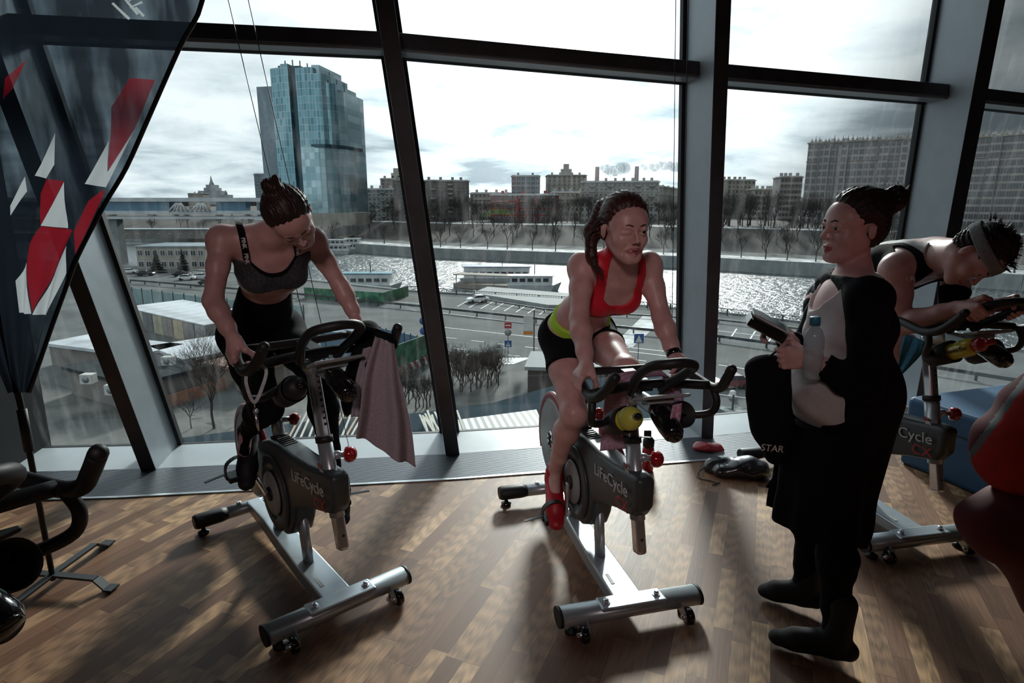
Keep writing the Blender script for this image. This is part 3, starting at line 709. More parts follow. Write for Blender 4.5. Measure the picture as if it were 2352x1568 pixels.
p_wh = mat('white_car_paint', (.72, .74, .75), .25, scale=1, coat=.6, var=.02); p_sl = mat('silver_car_paint', (.38, .40, .42), .3, .5, scale=1); p_dk = mat('black_car_paint', (.02, .022, .026), .2, scale=1, coat=.6); p_rd = mat('dark_red_car_paint', (.16, .03, .03), .25, scale=1, coat=.6)
car('white saloon car alone in the riverside parking bays', gz(1097, 694, GZ), R(205), p_wh)
car('silver van parked by the river railing near the upright mullion', gz(1568, 746, GZ), R(245), p_sl, van=True)
car('dark red car driving behind the handlebars of the middle bike', gz(1675, 890, GZ), R(190), p_rd)
car('white car half hidden behind the arm of the woman in leggings', gz(803, 693, GZ), R(160), p_wh)
car('white car parked at the left end of the car park row beside the leaning mullion', gz(297, 628, GZ), R(12), p_wh)
car('black car parked next to the leftmost white one in the car park', gz(335, 633, GZ), R(8), p_dk)
car('dark grey car behind the two white ones in the car park', gz(418, 634, GZ), R(15), p_dk)
car('white car parked nearest in the car park row left of the woman in leggings', gz(430, 643, GZ), R(12), p_wh)
car('white car at the right end of the car park row', gz(462, 640, GZ), R(12), p_wh)
car('dark blue car parked behind the shoulder of the woman in leggings', gz(478, 655, GZ), R(-20), p_dk)
car('silver car on the near lane behind the knee of the woman in red', gz(1395, 850, GZ), R(10), p_sl)

# -------- roads: barriers, lines, parking bays
def rail(label, pts, h=.75, post=5.0, name='guard_rail', m=None, rz=0.4):
    P = [gz(x, y, GZ) for x, y in pts]; r = empty(name, label, 'barrier' if name == 'guard_rail' else 'railing', P[0]); q = MB(); O = P[0]
    for a, b in zip(P[:-1], P[1:]): q.bar(a-O+V((0,0,h)), b-O+V((0,0,h)), .12, rz)
    q.build('beam', m or m_dkmet, r)
    n = 0
    for a, b in zip(P[:-1], P[1:]):
        k = max(1, int((b-a).length/post))
        for i in range(k):
            if n >= 90: break
            c = a.lerp(b, i/k)-O; q = MB(); q.box((c.x-.1, c.y-.1, 0), (c.x+.1, c.y+.1, h)); q.build('post', m or m_dkmet, r); n += 1
    return r
rail('dark guard rail between the road and the riverside parking', [(300, 650), (684, 683), (974, 713), (1231, 741), (1455, 765), (1652, 784), (1760, 799), (2100, 850), (2400, 900)])
rail('low kerb barrier before the river railing', [(1090, 690), (1250, 716), (1440, 728), (1650, 741), (1860, 765)], h=.5, rz=.25)
rr = rail('ornate cast iron railing along the river bank', [(930, 668), (1090, 680), (1290, 693), (1540, 711), (1740, 731), (2060, 772), (2300, 805)], h=1.1, post=4, name='river_railing', rz=.12)
P = [gz(x, y, GZ) for x, y in ((930, 668), (1090, 680), (1290, 693), (1540, 711), (1740, 731), (2060, 772), (2300, 805))]
q = MB()
for a, b in zip(P[:-1], P[1:]):
    k = int((b-a).length/.55); d = (b-a)/k; q.bar(a-P[0]+V((0,0,.2)), b-P[0]+V((0,0,.2)), .08, .08)
    for i in range(k): c = a-P[0]+d*i; q.bar(c+V((0,0,.2)), c+d+V((0,0,1.05)), .05, .05); q.bar(c+V((0,0,1.05)), c+d+V((0,0,.2)), .05, .05)
o = q.build('lattice', m_dkmet, rr); o['kind'] = 'stuff'
def gline(q, x0, y0, x1, y1, w): 
    a, b = gz(x0, y0, GZ), gz(x1, y1, GZ); d = (b-a).normalized(); n = V((-d.y, d.x, 0))*w/2; z = V((0,0,.03)); q.quad(a-n+z, b-n+z, b+n+z, a+n+z)
q = MB()
for k in range(9): gline(q, 1050+k*27, 704+k*2.6, 1080+k*26, 688+k*2.6, .22)
for k in range(8): gline(q, 1590+k*43, 768+k*5.5, 1606+k*43, 744+k*5.5, .22)
for x0, y0, x1, y1 in ((684, 676, 1000, 700), (1020, 752, 1600, 815), (1010, 718, 1230, 745), (1300, 790, 1600, 826), (1650, 760, 2000, 800), (1650, 838, 1780, 858), (300, 665, 640, 700), (1650, 880, 1760, 900)): gline(q, x0, y0, x1, y1, .25)
for k in range(9):
    x = 1020+k*62; gline(q, x, 775+k*7.2, x+30, 778+k*7.4, .22); gline(q, x+20, 800+k*7.5, x+50, 803+k*7.7, .2)
for k in range(7): gline(q, 1118+k*9.5, 838-k*.3, 1160+k*9.5, 822-k*.1, .42)
for k in range(4): gline(q, 1015+k*12, 828-k*2, 1045+k*12, 818-k*2, .4)
o = q.build('road_markings', m_line); o['kind'] = 'structure'
flat('snowy_pavement', [gz(x, y, GZ+.03) for x, y in ((1420, 780), (1480, 722), (1530, 728), (1450, 800))], m_snow)
flat('quay_terrace', [gz(x, y, GZ+.8) for x, y in ((1085, 672), (1120, 658), (1330, 675), (1420, 700), (1260, 700))], m_conc, th=.8)
# -------- street lamp, signs
r = empty('street_lamp', 'dark street lamp post with a flared foot and a hanging board behind the middle bike', 'street lamp', gz(1226, 836, GZ))
q = MB(); q.lathe([(.5, 0), (.5, .25), (.22, .5), (.14, 1.2), (.09, 1.4), (.07, 6.4), (.02, 6.6)], n=12); q.build('pole', m_dkmet, r)
q = MB(); q.box((-1.25, -.04, 3.6), (-.15, .04, 5.9)); q.build('board', m_white, r)
q = MB(); q.box((-1.25, -.06, 3.6), (-.15, -.03, 4.05)); q.build('orange_stripe', mat('orange_paint', (.6, .22, .05), .5), r)
r = empty('road_sign', 'sign post with a no entry sign, a round plate and a blue crossing sign', 'road sign', gz(1167, 832, GZ)); m_rs = mat('sign_red', (.42, .03, .04), .5); m_bs = mat('sign_blue', (.03, .10, .30), .5)
q = MB(); q.tube([(0,0,0), (0,0,5)], .04, 8); q.build('post', m_dkmet, r)
q = MB(); q.box((-.42, -.05, 4.2), (.42, -.01, 4.95)); q.box((-.3, -.08, 4.5), (.3, -.04, 4.64), 1); q.build('no_entry_plate', [m_rs, m_white], r)
q = MB(); q.lathe([(.02, -.02), (.42, -.02), (.42, .02), (.02, .02)], (0, -.03, 3.7), (0, 1, 0), n=20); q.build('round_plate', m_steel, r)
q = MB(); q.box((-.42, -.05, 1.9), (.42, -.01, 2.75)); q.build('crossing_plate', m_bs, r)
q = MB(); q.prism([(-.3, 2.0), (.3, 2.0), (0, 2.6)], .02, (0, -.06, 0)); q.prism([(-.1, 2.05), (0, 2.3), (.1, 2.05), (.03, 2.42), (-.03, 2.42)], .02, (0, -.08, 0), mi=1); q.build('crossing_symbol', [m_white, m_dkmet], r)
r = empty('road_sign', 'blue pedestrian crossing sign behind the knee of the woman in red', 'road sign', gz(1464, 850, GZ))
q = MB(); q.tube([(0,0,0), (0,0,4.2)], .04, 8); q.build('post', m_dkmet, r)
q = MB(); q.box((-.55, -.05, 3.2), (.55, -.01, 4.3)); q.build('plate', m_bs, r)
q = MB(); q.prism([(-.4, 3.3), (.4, 3.3), (0, 4.15)], .02, (0, -.06, 0)); q.build('crossing_symbol', m_white, r)
r = empty('road_sign', 'dark round signs on a post at the end of the blue fence', 'road sign', gz(975, 815, GZ))
q = MB(); q.tube([(0,0,0), (0,0,5)], .04, 8); q.build('post', m_dkmet, r)
for z in (3.1, 4.4): q = MB(); q.lathe([(.02, -.02), (.5, -.02), (.5, .02), (.02, .02)], (0, -.03, z), (0, 1, 0), n=20); q.build('round_plate', m_bs, r)
# -------- hoardings, containers, sheds on the near side
m_camo = mat('green_leaf_print', (.07, .25, .13), .6, scale=.8, col2=(.008, .05, .035)); m_bfence = mat('blue_site_fence', (.10, .19, .28), .5, scale=.4)
def stripes():
    m = bpy.data.materials.new('red_white_stripes'); m.use_nodes = True; nt = m.node_tree; b = nt.nodes['Principled BSDF']; N = nt.nodes.new
    tc = N('ShaderNodeTexCoord'); w = N('ShaderNodeTexWave'); w.inputs['Scale'].default_value = .38; w.bands_direction = 'DIAGONAL'; rp = N('ShaderNodeValToRGB'); rp.color_ramp.interpolation = 'CONSTANT'
    rp.color_ramp.elements[0].color = (.35, .05, .05, 1); rp.color_ramp.elements[1].color = (.7, .68, .66, 1); rp.color_ramp.elements[1].position = .5
    nt.links.new(tc.outputs['Object'], w.inputs[0]); nt.links.new(w.outputs['Fac'], rp.inputs[0]); nt.links.new(rp.outputs[0], b.inputs['Base Color']); return m
m_rw = stripes()
def fence(label, pts, h, m, z0=0.0, base=None, posts=0, name='hoarding', cat='fence'):
    P = [gz(x, y, GZ) for x, y in pts]; O = P[0]; r = empty(name, label, cat, O); q = MB()
    for a, b in zip(P[:-1], P[1:]): q.bar(a-O+V((0,0,z0+h/2)), b-O+V((0,0,z0+h/2)), .1, h)
    q.build('panel', m, r)
    if base:
        q = MB()
        for a, b in zip(P[:-1], P[1:]): q.bar(a-O+V((0,-.1,z0/2)), b-O+V((0,-.1,z0/2)), .3, z0)
        q.build('striped_base', base, r)
    if posts:
        for a, b in zip(P[:-1], P[1:]):
            for i in range(posts+1): c = a.lerp(b, i/posts)-O; q = MB(); q.box((c.x-.06, c.y-.14, 0), (c.x+.06, c.y+.06, z0+h+.2)); q.build('post', m_dkmet, r)
    return r
fence('green leaf printed hoarding with red and white striped foot beside the road', [(885, 875), (985, 832), (1010, 822)], 2.6, m_camo, .9, m_rw)
fence('green leaf printed hoarding round the moored tour boat', [(700, 684), (800, 692), (880, 698), (938, 680)], 2.2, m_camo)
fence('blue corrugated site fence behind the grey towel', [(850, 790), (975, 822)], 2.6, m_bfence, posts=9)
fence('pale glazed site fence above the container row on the left', [(265, 690), (480, 722), (700, 745)], 3.0, mat('pale_teal_panels', (.25, .36, .37), .4, scale=.5), posts=9)
fence('orange plastic barrier on the left building site', [(240, 800), (480, 838), (560, 850)], 1.3, mat('orange_net', (.55, .22, .15), .7, scale=1), posts=8)
fence('low orange brick parapet running under the bare tree', [(300, 965), (560, 880), (640, 850)], 1.2, mat('orange_brick', (.42, .20, .13), .8, scale=1))
ccol = [(.26,.30,.31), (.42,.42,.36), (.16,.17,.18), (.40,.38,.28), (.30,.28,.27), (.46,.42,.30), (.20,.21,.22), (.33,.35,.36)]
cnames = ['grey blue', 'pale grey', 'dark grey', 'sand coloured', 'brown grey', 'yellowish', 'slate grey', 'light steel']
a0, b0 = gz(292, 748, GZ), gz(478, 797, GZ)
for k in range(8):
    p = a0.lerp(b0, k/8); d = (b0-a0); w = d.length/8
    r = empty('storage_container', '%s storage container, number %s from the left in the snowy row' % (cnames[k], ('one','two','three','four','five','six','seven','eight')[k]), 'container', p, math.atan2(d.y, d.x), 'storage containers in a row')
    mm = mat('container_'+cnames[k].replace(' ', '_'), ccol[k], .6, scale=1)
    q = MB(); q.box((.04, 0, 0), (w-.04, 9, 2.9)); q.build('body', mm, r)
    q = MB(); q.box((0, -.15, 2.9), (w, 9, 3.05)); q.build('roof', m_roofsnow, r)
    for xx in (.12, w/2+.03): q = MB(); q.box((xx, -.07, .15), (xx+w/2-.15, .0, 2.75)); q.build('door', mm, r, bevel=.03)
gbox('site_hut', 'flat pale hut with a large snowy roof at the foot of the left window', 'shed', 430, 600, 880, 2.4, 9, m_sand, m_roofsnow, y1=845)
gbox('site_hut', 'dark low shed with a brown roof behind the handlebars of the woman in leggings', 'shed', 590, 690, 905, 2.2, 7, m_greyb, mat('brown_board_roof', (.28, .17, .13), .8, scale=1), y1=870)
gbox('site_hut', 'brown wooden hut with a pale flat roof behind the middle rider', 'shed', 1212, 1400, 905, 2.6, 6, mat('weathered_boards', (.10, .085, .075), .9, scale=1), m_conc, y1=912)
gbox('site_container', 'blue container by the site fence seen between the arm and the handlebars', 'container', 738, 808, 812, 2.8, 5, m_bfence, m_bfence, y1=822)
# terrace roofs close below the window
m_corr = bpy.data.materials.new('corrugated_roof'); m_corr.use_nodes = True
nt = m_corr.node_tree; _b = nt.nodes['Principled BSDF']; _t = nt.nodes.new('ShaderNodeTexCoord'); _m = nt.nodes.new('ShaderNodeMapping'); _m.inputs['Rotation'].default_value = (0,0,R(-12)); _w = nt.nodes.new('ShaderNodeTexWave'); _w.inputs['Scale'].default_value = .62; _r = nt.nodes.new('ShaderNodeValToRGB')
_r.color_ramp.elements[0].color = (.18, .19, .18, 1); _r.color_ramp.elements[0].position = .35; _r.color_ramp.elements[1].color = (.58, .60, .58, 1); _r.color_ramp.elements[1].position = .6
for a, b in ((_t.outputs['Object'], _m.inputs[0]), (_m.outputs[0], _w.inputs[0]), (_w.outputs['Fac'], _r.inputs[0]), (_r.outputs[0], _b.inputs['Base Color'])): nt.links.new(a, b)
_b.inputs['Roughness'].default_value = .6
ZR = -13.5
q = MB(); P = [gz(x, y, ZR) for x, y in ((1040, 965), (1232, 940), (1262, 1010), (1040, 1040))]; q.add(P+[p-V((0,0,.4)) for p in P], [(0,1,2,3),(7,6,5,4),(0,4,5,1),(1,5,6,2),(2,6,7,3),(3,7,4,0)])
tag(q.build('corrugated_roof', m_corr), 'pale corrugated roof close below the window by the leaning mullion', 'roof')
flat('dark_flat_roof', [gz(x, y, ZR-.6) for x, y in ((380, 1010), (700, 968), (960, 948), (1130, 925), (1290, 880), (1500, 850), (1900, 1080), (380, 1180))], mat('dark_wet_roofing', (.030, .048, .062), .98, scale=.3, spec=.02), th=.6)
m_plank = [mat('pale_plank', (.55, .52, .45), .8, scale=1), mat('brown_plank', (.40, .29, .21), .8, scale=1), mat('grey_plank', (.42, .41, .38), .8, scale=1)]
rnd = random.Random(5)
for k in range(26):
    x = (962 + k*5.5) if k < 9 else ((1030 + (k-9)*6) if k < 13 else (690 + (k-13)*13)); wh = 'stacked under the leaning mullion' if k < 9 else ('lying on the roof right of the leaning mullion' if k < 13 else 'scattered on the roof below the left bike')
    y1 = 948 + rnd.uniform(-6, 10); a = gz(x + rnd.uniform(-4, 4), y1, ZR+.05); b = gz(x + (30 if k < 13 else -30) + rnd.uniform(-8, 8), 1022 + rnd.uniform(-14, 6), ZR+.05 + (k % 3)*.06)
    q = MB(); q.bar(a, b, .14, .05); mm = m_plank[0 if k < 13 else rnd.choice((0, 1, 1, 2))]
    tag(q.build('plank', mm), 'long %s plank %s' % ({'pale_plank': 'pale', 'brown_plank': 'brown', 'grey_plank': 'grey'}[mm.name], wh), 'plank', 'loose planks on the roof ' + wh)
flat('planting_bed', [gz(x, y, GZ+.05) for x, y in ((880, 905), (1000, 860), (1220, 850), (1260, 905), (1130, 960), (900, 1000), (400, 1050), (300, 1000), (500, 930))], m_dirt)
q = MB()
for x0, y0, x1, y1 in ((905, 935, 1008, 905), (1008, 905, 1125, 922), (1040, 880, 1090, 870), (1090, 870, 1160, 885), (1160, 885, 1195, 862), (400, 1003, 560, 985), (560, 985, 700, 975)): gline(q, x0, y0, x1, y1, .5)
o = q.build('snow_kerb', m_snow); o['kind'] = 'structure'
tr_big = bare_tree_mb(9, 99, 6, .62, .014, 3)
r = empty('bare_tree', 'large spreading bare tree near the foot of the left window', 'tree', gz(492, 985, GZ)); tr_big.build('branches', m_bark2, r)
for k in range(38):
    x = 1040 + k*4.2 if k < 26 else 900 + (k-26)*8
    y = (872 + rnd.uniform(-14, 30)) if k < 26 else 925 + rnd.uniform(-18, 22)
    tree(gz(x, y, GZ), rnd.uniform(2.6, 4.6), 'thin bare sapling in the planting bed %s' % ('left of the leaning mullion' if k >= 26 else 'between the mullion and the middle rider'), 'bare saplings %s' % ('left of the leaning mullion' if k >= 26 else 'by the road'))
tree(gz(570, 960, GZ), 5.5, 'smaller bare tree right of the large spreading one'); tree(gz(440, 985, GZ), 3.5, 'low bare bush left of the large spreading tree')
# a walker by the hoarding
r = empty('person', 'dark clothed walker carrying a bag beside the green hoarding', 'person', gz(971, 850, GZ))
q = MB(); q.tube(smooth_path([(0, 0, .82), (0, 0, 1.1), (0, -.02, 1.42), (0, -.02, 1.52)]), [.17]*6+[.19]*5+[.2]*5+[.08]*3, 10, .7); q.ball((0, 0, 1.66), .12, 12, .14)
for sx in (-1, 1): q.tube([(sx*.09, 0, .85), (sx*.1, -.05+sx*.08, .45), (sx*.1, sx*.12, .05), (sx*.1, sx*.12-.14, .03)], [.1, .08, .06, .05], 8); q.tube([(sx*.2, 0, 1.42), (sx*.25, .02, 1.12), (sx*.26, -.08, .88)], [.07, .06, .05], 8)
q.build('body', m_dkmet, r); q = MB(); q.box((.2, -.2, .55), (.32, .05, .85)); q.build('bag', m_dkmet, r)
# -------- boats
m_hull = mat('white_hull', (.62, .65, .66), .4, scale=.5); m_deckb = mat('teal_awning', (.10, .25, .33), .6, scale=.5)
def boat(label, x0, x1, y, lev, m2=None, ht=2.4, group=None, zoff=0):
    a, b = gz(x0, y, WZ), gz(x1, y, WZ); n = (b-a).length; r = empty('river_boat', label, 'boat', a, math.atan2((b-a).y, (b-a).x), group)
    q = MB(); w = n*.09+1
    q.add([(0,-w,1.8),(n*.85,-w,1.8),(n,0,2.4),(n*.85,w,1.8),(0,w,1.8),(n*.03,-w*.8,0),(n*.8,-w*.8,0),(n*.93,0,0),(n*.8,w*.8,0),(n*.03,w*.8,0)], [(0,1,2,3,4),(9,8,7,6,5),(0,5,6,1),(1,6,7,2),(2,7,8,3),(3,8,9,4),(4,9,5,0)]); q.build('hull', m_hull, r)
    for k in range(lev):
        i0, i1 = n*(.05+.05*k), n*(.82-.1*k); z = 1.8+k*ht
        q = MB(); q.box((i0, -w*.85, z), (i1, w*.85, z+ht-.2)); q.build('deckhouse', m_hull, r)
        q = MB(); q.box((i0-.6, -w*.95, z+ht-.2), (i1+.6, w*.95, z+ht)); q.build('deck_roof', m2 or m_hull, r)
        q = MB()
        for j in range(int((i1-i0)/2)): q.box((i0+.5+j*2, -w*.85-.05, z+.8), (i0+1.9+j*2, w*.85+.05, z+1.7))
        q.build('window_row', m_win, r)
    q = MB(); q.tube([(n*.5, 0, 1.8+lev*ht), (n*.5, 0, 4.5+lev*ht)], .12, 6); q.build('mast', m_dkmet, r)
    return r
boat('large white river cruiser moored at the far bank right of the bent head', 735, 818, 583, 2)
boat('shorter white cruiser moored just behind the large one', 790, 842, 579, 2)
boat('white and blue tour boat with a canopy inside the green hoarding', 782, 925, 668, 1, m_deckb, 3)
boat('white passenger boat with a long blue canopy at the near quay', 1058, 1250, 650, 1, mat('blue_canopy', (.10, .18, .30), .6, scale=.5), 3.2)
boat('small white service boat beside the blue canopied one', 1165, 1290, 668, 1)
boat('white launch moored far left of the leaning mullion', 1000, 1050, 583, 1)
q = MB(); a = gz(1050, 658, WZ); b = gz(1180, 664, WZ); q.bar(a+V((0,0,3.6)), b+V((0,0,3.6)), 5, .25); q.bar(a+V((0,0,.6)), b+V((0,0,.6)), 5, 1.2)
for t in (0, .33, .66, 1): c = a.lerp(b, t); q.box((c.x-.1, c.y-2.3, c.z), (c.x+.1, c.y-2.1, c.z+3.6))
tag(q.build('landing_stage', m_sand), 'roofed landing stage in front of the blue canopied boat', 'pontoon')

# -------- the building site seen through the leftmost panes
m_rb = mat('rusty_red_felt', (.20, .075, .065), .9, scale=.6, col2=(.07, .045, .045), spec=.1)
flat('red_brown_planting', [gz(x, y, GZ+.06) for x, y in ((170, 790), (330, 815), (470, 860), (400, 930), (180, 900))], m_rb)
flat('dark_yard', [gz(x, y, GZ+.05) for x, y in ((60, 850), (180, 900), (400, 930), (520, 985), (380, 1060), (60, 1060))], m_dirt)
gbox('site_hut', 'dark flat roofed hut beside the leaning left mullion', 'shed', 165, 320, 905, 2.6, 7, m_greyb, mat('dark_roof_felt', (.05, .06, .065), .95, scale=.5, spec=.05), y1=950)
gbox('site_hut', 'long low hut with a white edged roof left of the leaning mullion', 'shed', 120, 330, 838, 2.4, 5, m_greyb, m_roofsnow, y1=868)
for k, (x, y) in enumerate(((205, 880), (262, 905), (388, 838))):
    r = empty('air_conditioner', ('white ventilation box on the dark hut, left one', 'white ventilation box on the dark hut, right one', 'white box unit by the orange barrier behind the left mullion')[k], 'ventilation unit', gz(x, y, GZ+2.9)); q = MB(); q.box((-.55, -.4, 0), (.55, .4, .9)); q.build('housing', m_white, r, bevel=.05); q = MB(); q.lathe([(.02, 0), (.3, 0), (.3, .04), (.02, .04)], (0, -.44, .45), (0, 1, 0), n=16); q.build('fan_grille', m_steel, r)
for k, (x0, y0, x1, y1) in enumerate(((150, 930, 330, 1000), (330, 850, 470, 905), (390, 905, 520, 860), (350, 1010, 520, 985), (170, 1040, 330, 1000))):
    q = MB(); gline(q, x0, y0, x1, y1, .45); o = q.build('snow_edge', m_snow); o['kind'] = 'structure'
for k, (x, y) in enumerate(((1682, 915), (1420, 868), (1770, 930))):
    q = MB(); q.lathe([(.38, 0), (.40, .35), (.30, .42), (.30, .70), (.22, .80), (.0, .82)], gz(x, y, GZ), n=16); tag(q.build('bollard', m_white), ('white round bollard right of the upright mullion', 'white round bollard behind the pink towel', 'white round bollard behind the gym sack')[k], 'bollard', 'white bollards by the road')
flat('gravel_bed', [gz(x, y, GZ+.05) for x, y in ((1500, 935), (1640, 930), (2000, 960), (2300, 1010), (2300, 1080), (1500, 1040))], mat('pebble_bed', (.34, .36, .36), .9, scale=1.6, col2=(.03, .045, .045), spec=.05))
fence('thin wire fence above the pebble bed right of the upright mullion', [(1640, 935), (1860, 965), (2100, 1000)], .12, m_steel, 1.2, posts=5, name='wire_fence')
# ---------------------------------------------------------------- exercise bikes; local axes: x = forward, y = rider's left, z up
m_silver = mat('silver_powder_coat', (0.50, 0.56, 0.60), .32, .55, scale=14, var=.05)
m_chrome_ = m_chrome = mat('bright_aluminium', (0.80, 0.80, 0.84), .2, .85, scale=14, var=.03)
m_shroud = mat('charcoal_plastic', (0.050, 0.060, 0.066), .38, scale=30, var=.06)
m_blackp = mat('black_rubber_grip', (0.012, 0.013, 0.015), .55, scale=60)
m_blackg = mat('glossy_black_plastic', (0.010, 0.010, 0.012), .12, scale=20, coat=.5)
m_redk_ = m_redk = mat('glossy_red_plastic', (0.42, 0.012, 0.02), .12, scale=8, coat=.8)
m_redp_ = m_redp = mat('red_trim', (0.28, 0.02, 0.03), .3, scale=8)
m_greyl_ = m_greyl = mat('light_grey_plastic', (0.33, 0.36, 0.37), .4, scale=12)
m_red_shaded = mat('shaded_red_plastic', (.03, .004, .006), .5, scale=8)  # red parts of the foreground bike, darkened in colour to stand for shade
m_wtxt = mat('silver_lettering', (0.62, 0.66, 0.66), .4, scale=20)
m_rtxt = mat('red_lettering', (0.50, 0.03, 0.04), .4, scale=20)
m_paper = mat('white_sticker', (0.62, 0.62, 0.60), .6, scale=20)

def make_bike(label, ox, oy, ang, hbz, seatz, parts=None, hbx=0.0, hbw=1.0, hby=0.0, lettering=True, silver=None, crank=math.radians(80), group='exercise bikes by the window'):
    """ang: 0 = facing the camera's side (-Y)"""
    r = empty('exercise_bike', label, 'exercise bike', (ox, oy, 0), ang - math.pi/2, group)
    sv = silver or m_silver; m_chrome, m_redk, m_redp, m_greyl, m_silver_ = (sv, m_red_shaded, m_red_shaded, sv, sv) if silver else (m_chrome_, m_redk_, m_redp_, m_greyl_, m_silver)  # foreground bike: chrome, grey and red colours darkened in place of shade
    # front stabiliser: oval tube across, end caps, wheels and levelling feet, clamp plate with bolts
    def stab(x, hl, name, front):
        q = MB(); q.tube([(x, -hl, .072), (x, hl, .072)], .046, 20, .80, up=(0, 0, 1)); o = q.build(name, sv, r)
        for sg in (-1, 1):
            c = MB(); c.tube([(x, sg*hl, .072), (x, sg*(hl+.012), .072)], .047, 20, .80); c.build('end_cap', m_blackp, o)
            f = MB(); f.lathe([(.026, 0), (.028, .012), (.012, .016), (.008, .034)], (x - (.0 if front else .005), sg*(hl-.045), .0), n=16); f.build('levelling_foot', m_blackp, o)
        return o
    s1 = stab(0, .285, 'front_stabiliser', True)
    for sg in (-1, 1):
        w = MB(); y = sg*.215; w.lathe([(.004, -.012), (.030, -.012), (.033, -.006), (.033, .006), (.030, .012), (.004, .012)], (.075, y, .040), (0, 1, 0), n=20); w.build('transport_wheel', m_blackg, s1)
        w = MB(); w.prism([(.03, .07), (.05, .085), (.085, .055), (.088, .03), (.06, .03), (.035, .045)], .005, (0, y - sg*.018, 0)); w.build('wheel_bracket', sv, s1)
        w = MB(); w.lathe([(.009, -.03), (.009, .02)], (.075, y, .040), (0, 1, 0), n=8); w.build('axle_bolt', m_chrome, s1)
    q = MB(); q.box((-.030, -.135, .096), (.050, .135, .111)); q.build('clamp_plate', sv, r, bevel=.008)
    for sg in (-1, 1):
        b = MB(); b.lathe([(.016, 0), (.016, .004), (.010, .005), (.010, .014), (.004, .017)], (.012, sg*.105, .110), n=12, smooth=False); b.build('bolt', m_chrome, r)
    # rear stabiliser with rubber sleeves
    q = MB(); q.tube([(-1.05, -.14, .070), (-1.05, .14, .070)], .036, 18, .85); s2 = q.build('rear_stabiliser', sv, r)
    for sg in (-1, 1):
        c = MB(); c.tube([(-1.05, sg*.13, .070), (-1.05, sg*.16, .071), (-1.05, sg*.27, .071), (-1.05, sg*.285, .071)], [.036, .042, .043, .036], 18, .85); c.build('rubber_sleeve', m_blackp, s2)
        f = MB(); f.lathe([(.026, 0), (.028, .012), (.012, .018), (.008, .036)], (-1.05, sg*.245, 0), n=16); f.build('levelling_foot', m_blackg, s2)
        b = MB(); b.lathe([(.012, 0), (.012, .012), (.004, .015)], (-1.05, sg*.07, .100), n=10, smooth=False); b.build('bolt', m_chrome, s2)
    # spine: flat box beam, wide in front, narrow behind
    q = MB(); st = [(.0, .060, .048, .103), (-.30, .058, .045, .108), (-.55, .050, .045, .118), (-.78, .038, .045, .120), (-1.05, .034, .055, .104)]
    for x, w, z0, z1 in st: q.v += [V((x, -w, z0)), V((x, w, z0)), V((x, w, z1)), V((x, -w, z1))]
    n = len(st); q.f = [[0,1,2,3], [4*(n-1)+3, 4*(n-1)+2, 4*(n-1)+1, 4*(n-1)]] + [[4*i+j, 4*i+4+j, 4*i+4+(j+1) % 4, 4*i+(j+1) % 4] for i in range(n-1) for j in range(4)]
    q.mi = [0]*len(q.f); q.sm = [False]*len(q.f); q.build('spine', sv, r, bevel=.007)
    q = MB(); q.box((-.17, -.035, .1045), (-.10, -.020, .1065)); q.build('sticker', m_paper, r)
    # support struts
    q = MB(); q.tube([(-.305, 0, .09), (-.325, 0, .20), (-.345, 0, .36)], .030, 18, .72, up=(0, 1, 0)); q.build('front_strut', sv, r)
    q = MB(); q.tube([(-.66, 0, .10), (-.60, 0, .25)], .030, 16, .8); q.build('rear_strut', sv, r)
    # shroud: inclined beam plus round drive cover, as one moulded body
    top = [(.090, .53), (.090, .645), (.04, .648), (-.12, .625), (-.27, .612), (-.42, .612), (-.55, .600), (-.66, .560), (-.72, .50), (-.735, .42)]
    bot = [(-.72, .36), (-.67, .27), (-.60, .215), (-.51, .185), (-.42, .195), (-.345, .235), (-.31, .30), (-.295, .37), (-.20, .41), (-.08, .45), (.0, .468), (.055, .485)]
    poly = top + bot
    q = MB(); q.prism(poly, .104, (0, 0, 0), (1, 0, 0), (0, 0, 1))
    for v_ in q.v: v_.y *= 1 - .30*min(1, max(0, (v_.x+.16)/.24))
    sh = q.build('shroud', m_shroud, r, bevel=.022, seg=4)
    for f in sh.data.polygons: f.use_smooth = True
    # drive cover discs and crank both sides
    for sg in (-1, 1):
        cx_, cz_ = -.50, .37
        q = MB(); q.lathe([(.03, 0), (.165, 0), (.170, .008), (.165, .014), (.12, .016), (.118, .010), (.03, .010)], (cx_, sg*.050, cz_), (0, sg, 0), n=40); q.build('drive_cover', m_shroud, sh)
        q = MB(); q.lathe([(.045, 0), (.095, 0), (.100, .006), (.094, .012), (.045, .014)], (cx_, sg*.062, cz_), (0, sg, 0), n=36); q.build('chain_ring_trim', m_greyl, sh)
        q = MB(); q.lathe([(.0, .012), (.030, .012), (.034, 0)][::-1], (cx_, sg*.072, cz_), (0, sg, 0), n=20); q.build('hub_cap', m_blackp, sh)
        a = crank + (0 if sg < 0 else math.pi); e = V((cx_ + .17*math.sin(a-math.pi/2)*1.0, sg*.098, cz_))
        # crank angle: 0 = arm pointing straight down on the rider's right
        dx, dz = math.sin(crank), -math.cos(crank)
        if sg > 0: dx, dz = -dx, -dz
        e = V((cx_ + .17*dx, sg*.095, cz_ + .17*dz))
        q = MB(); q.bar((cx_, sg*.088, cz_), e, .016, .030, up=(dz, 0, -dx)); ca = q.build('crank_arm', m_chrome, r, bevel=.006)
        q = MB(); q.box((e.x-.045, sg*.115 if sg > 0 else -.205, e.z-.012), (e.x+.045, .205 if sg > 0 else -.115, e.z+.012)); q.build('pedal', m_blackp, r, bevel=.005)
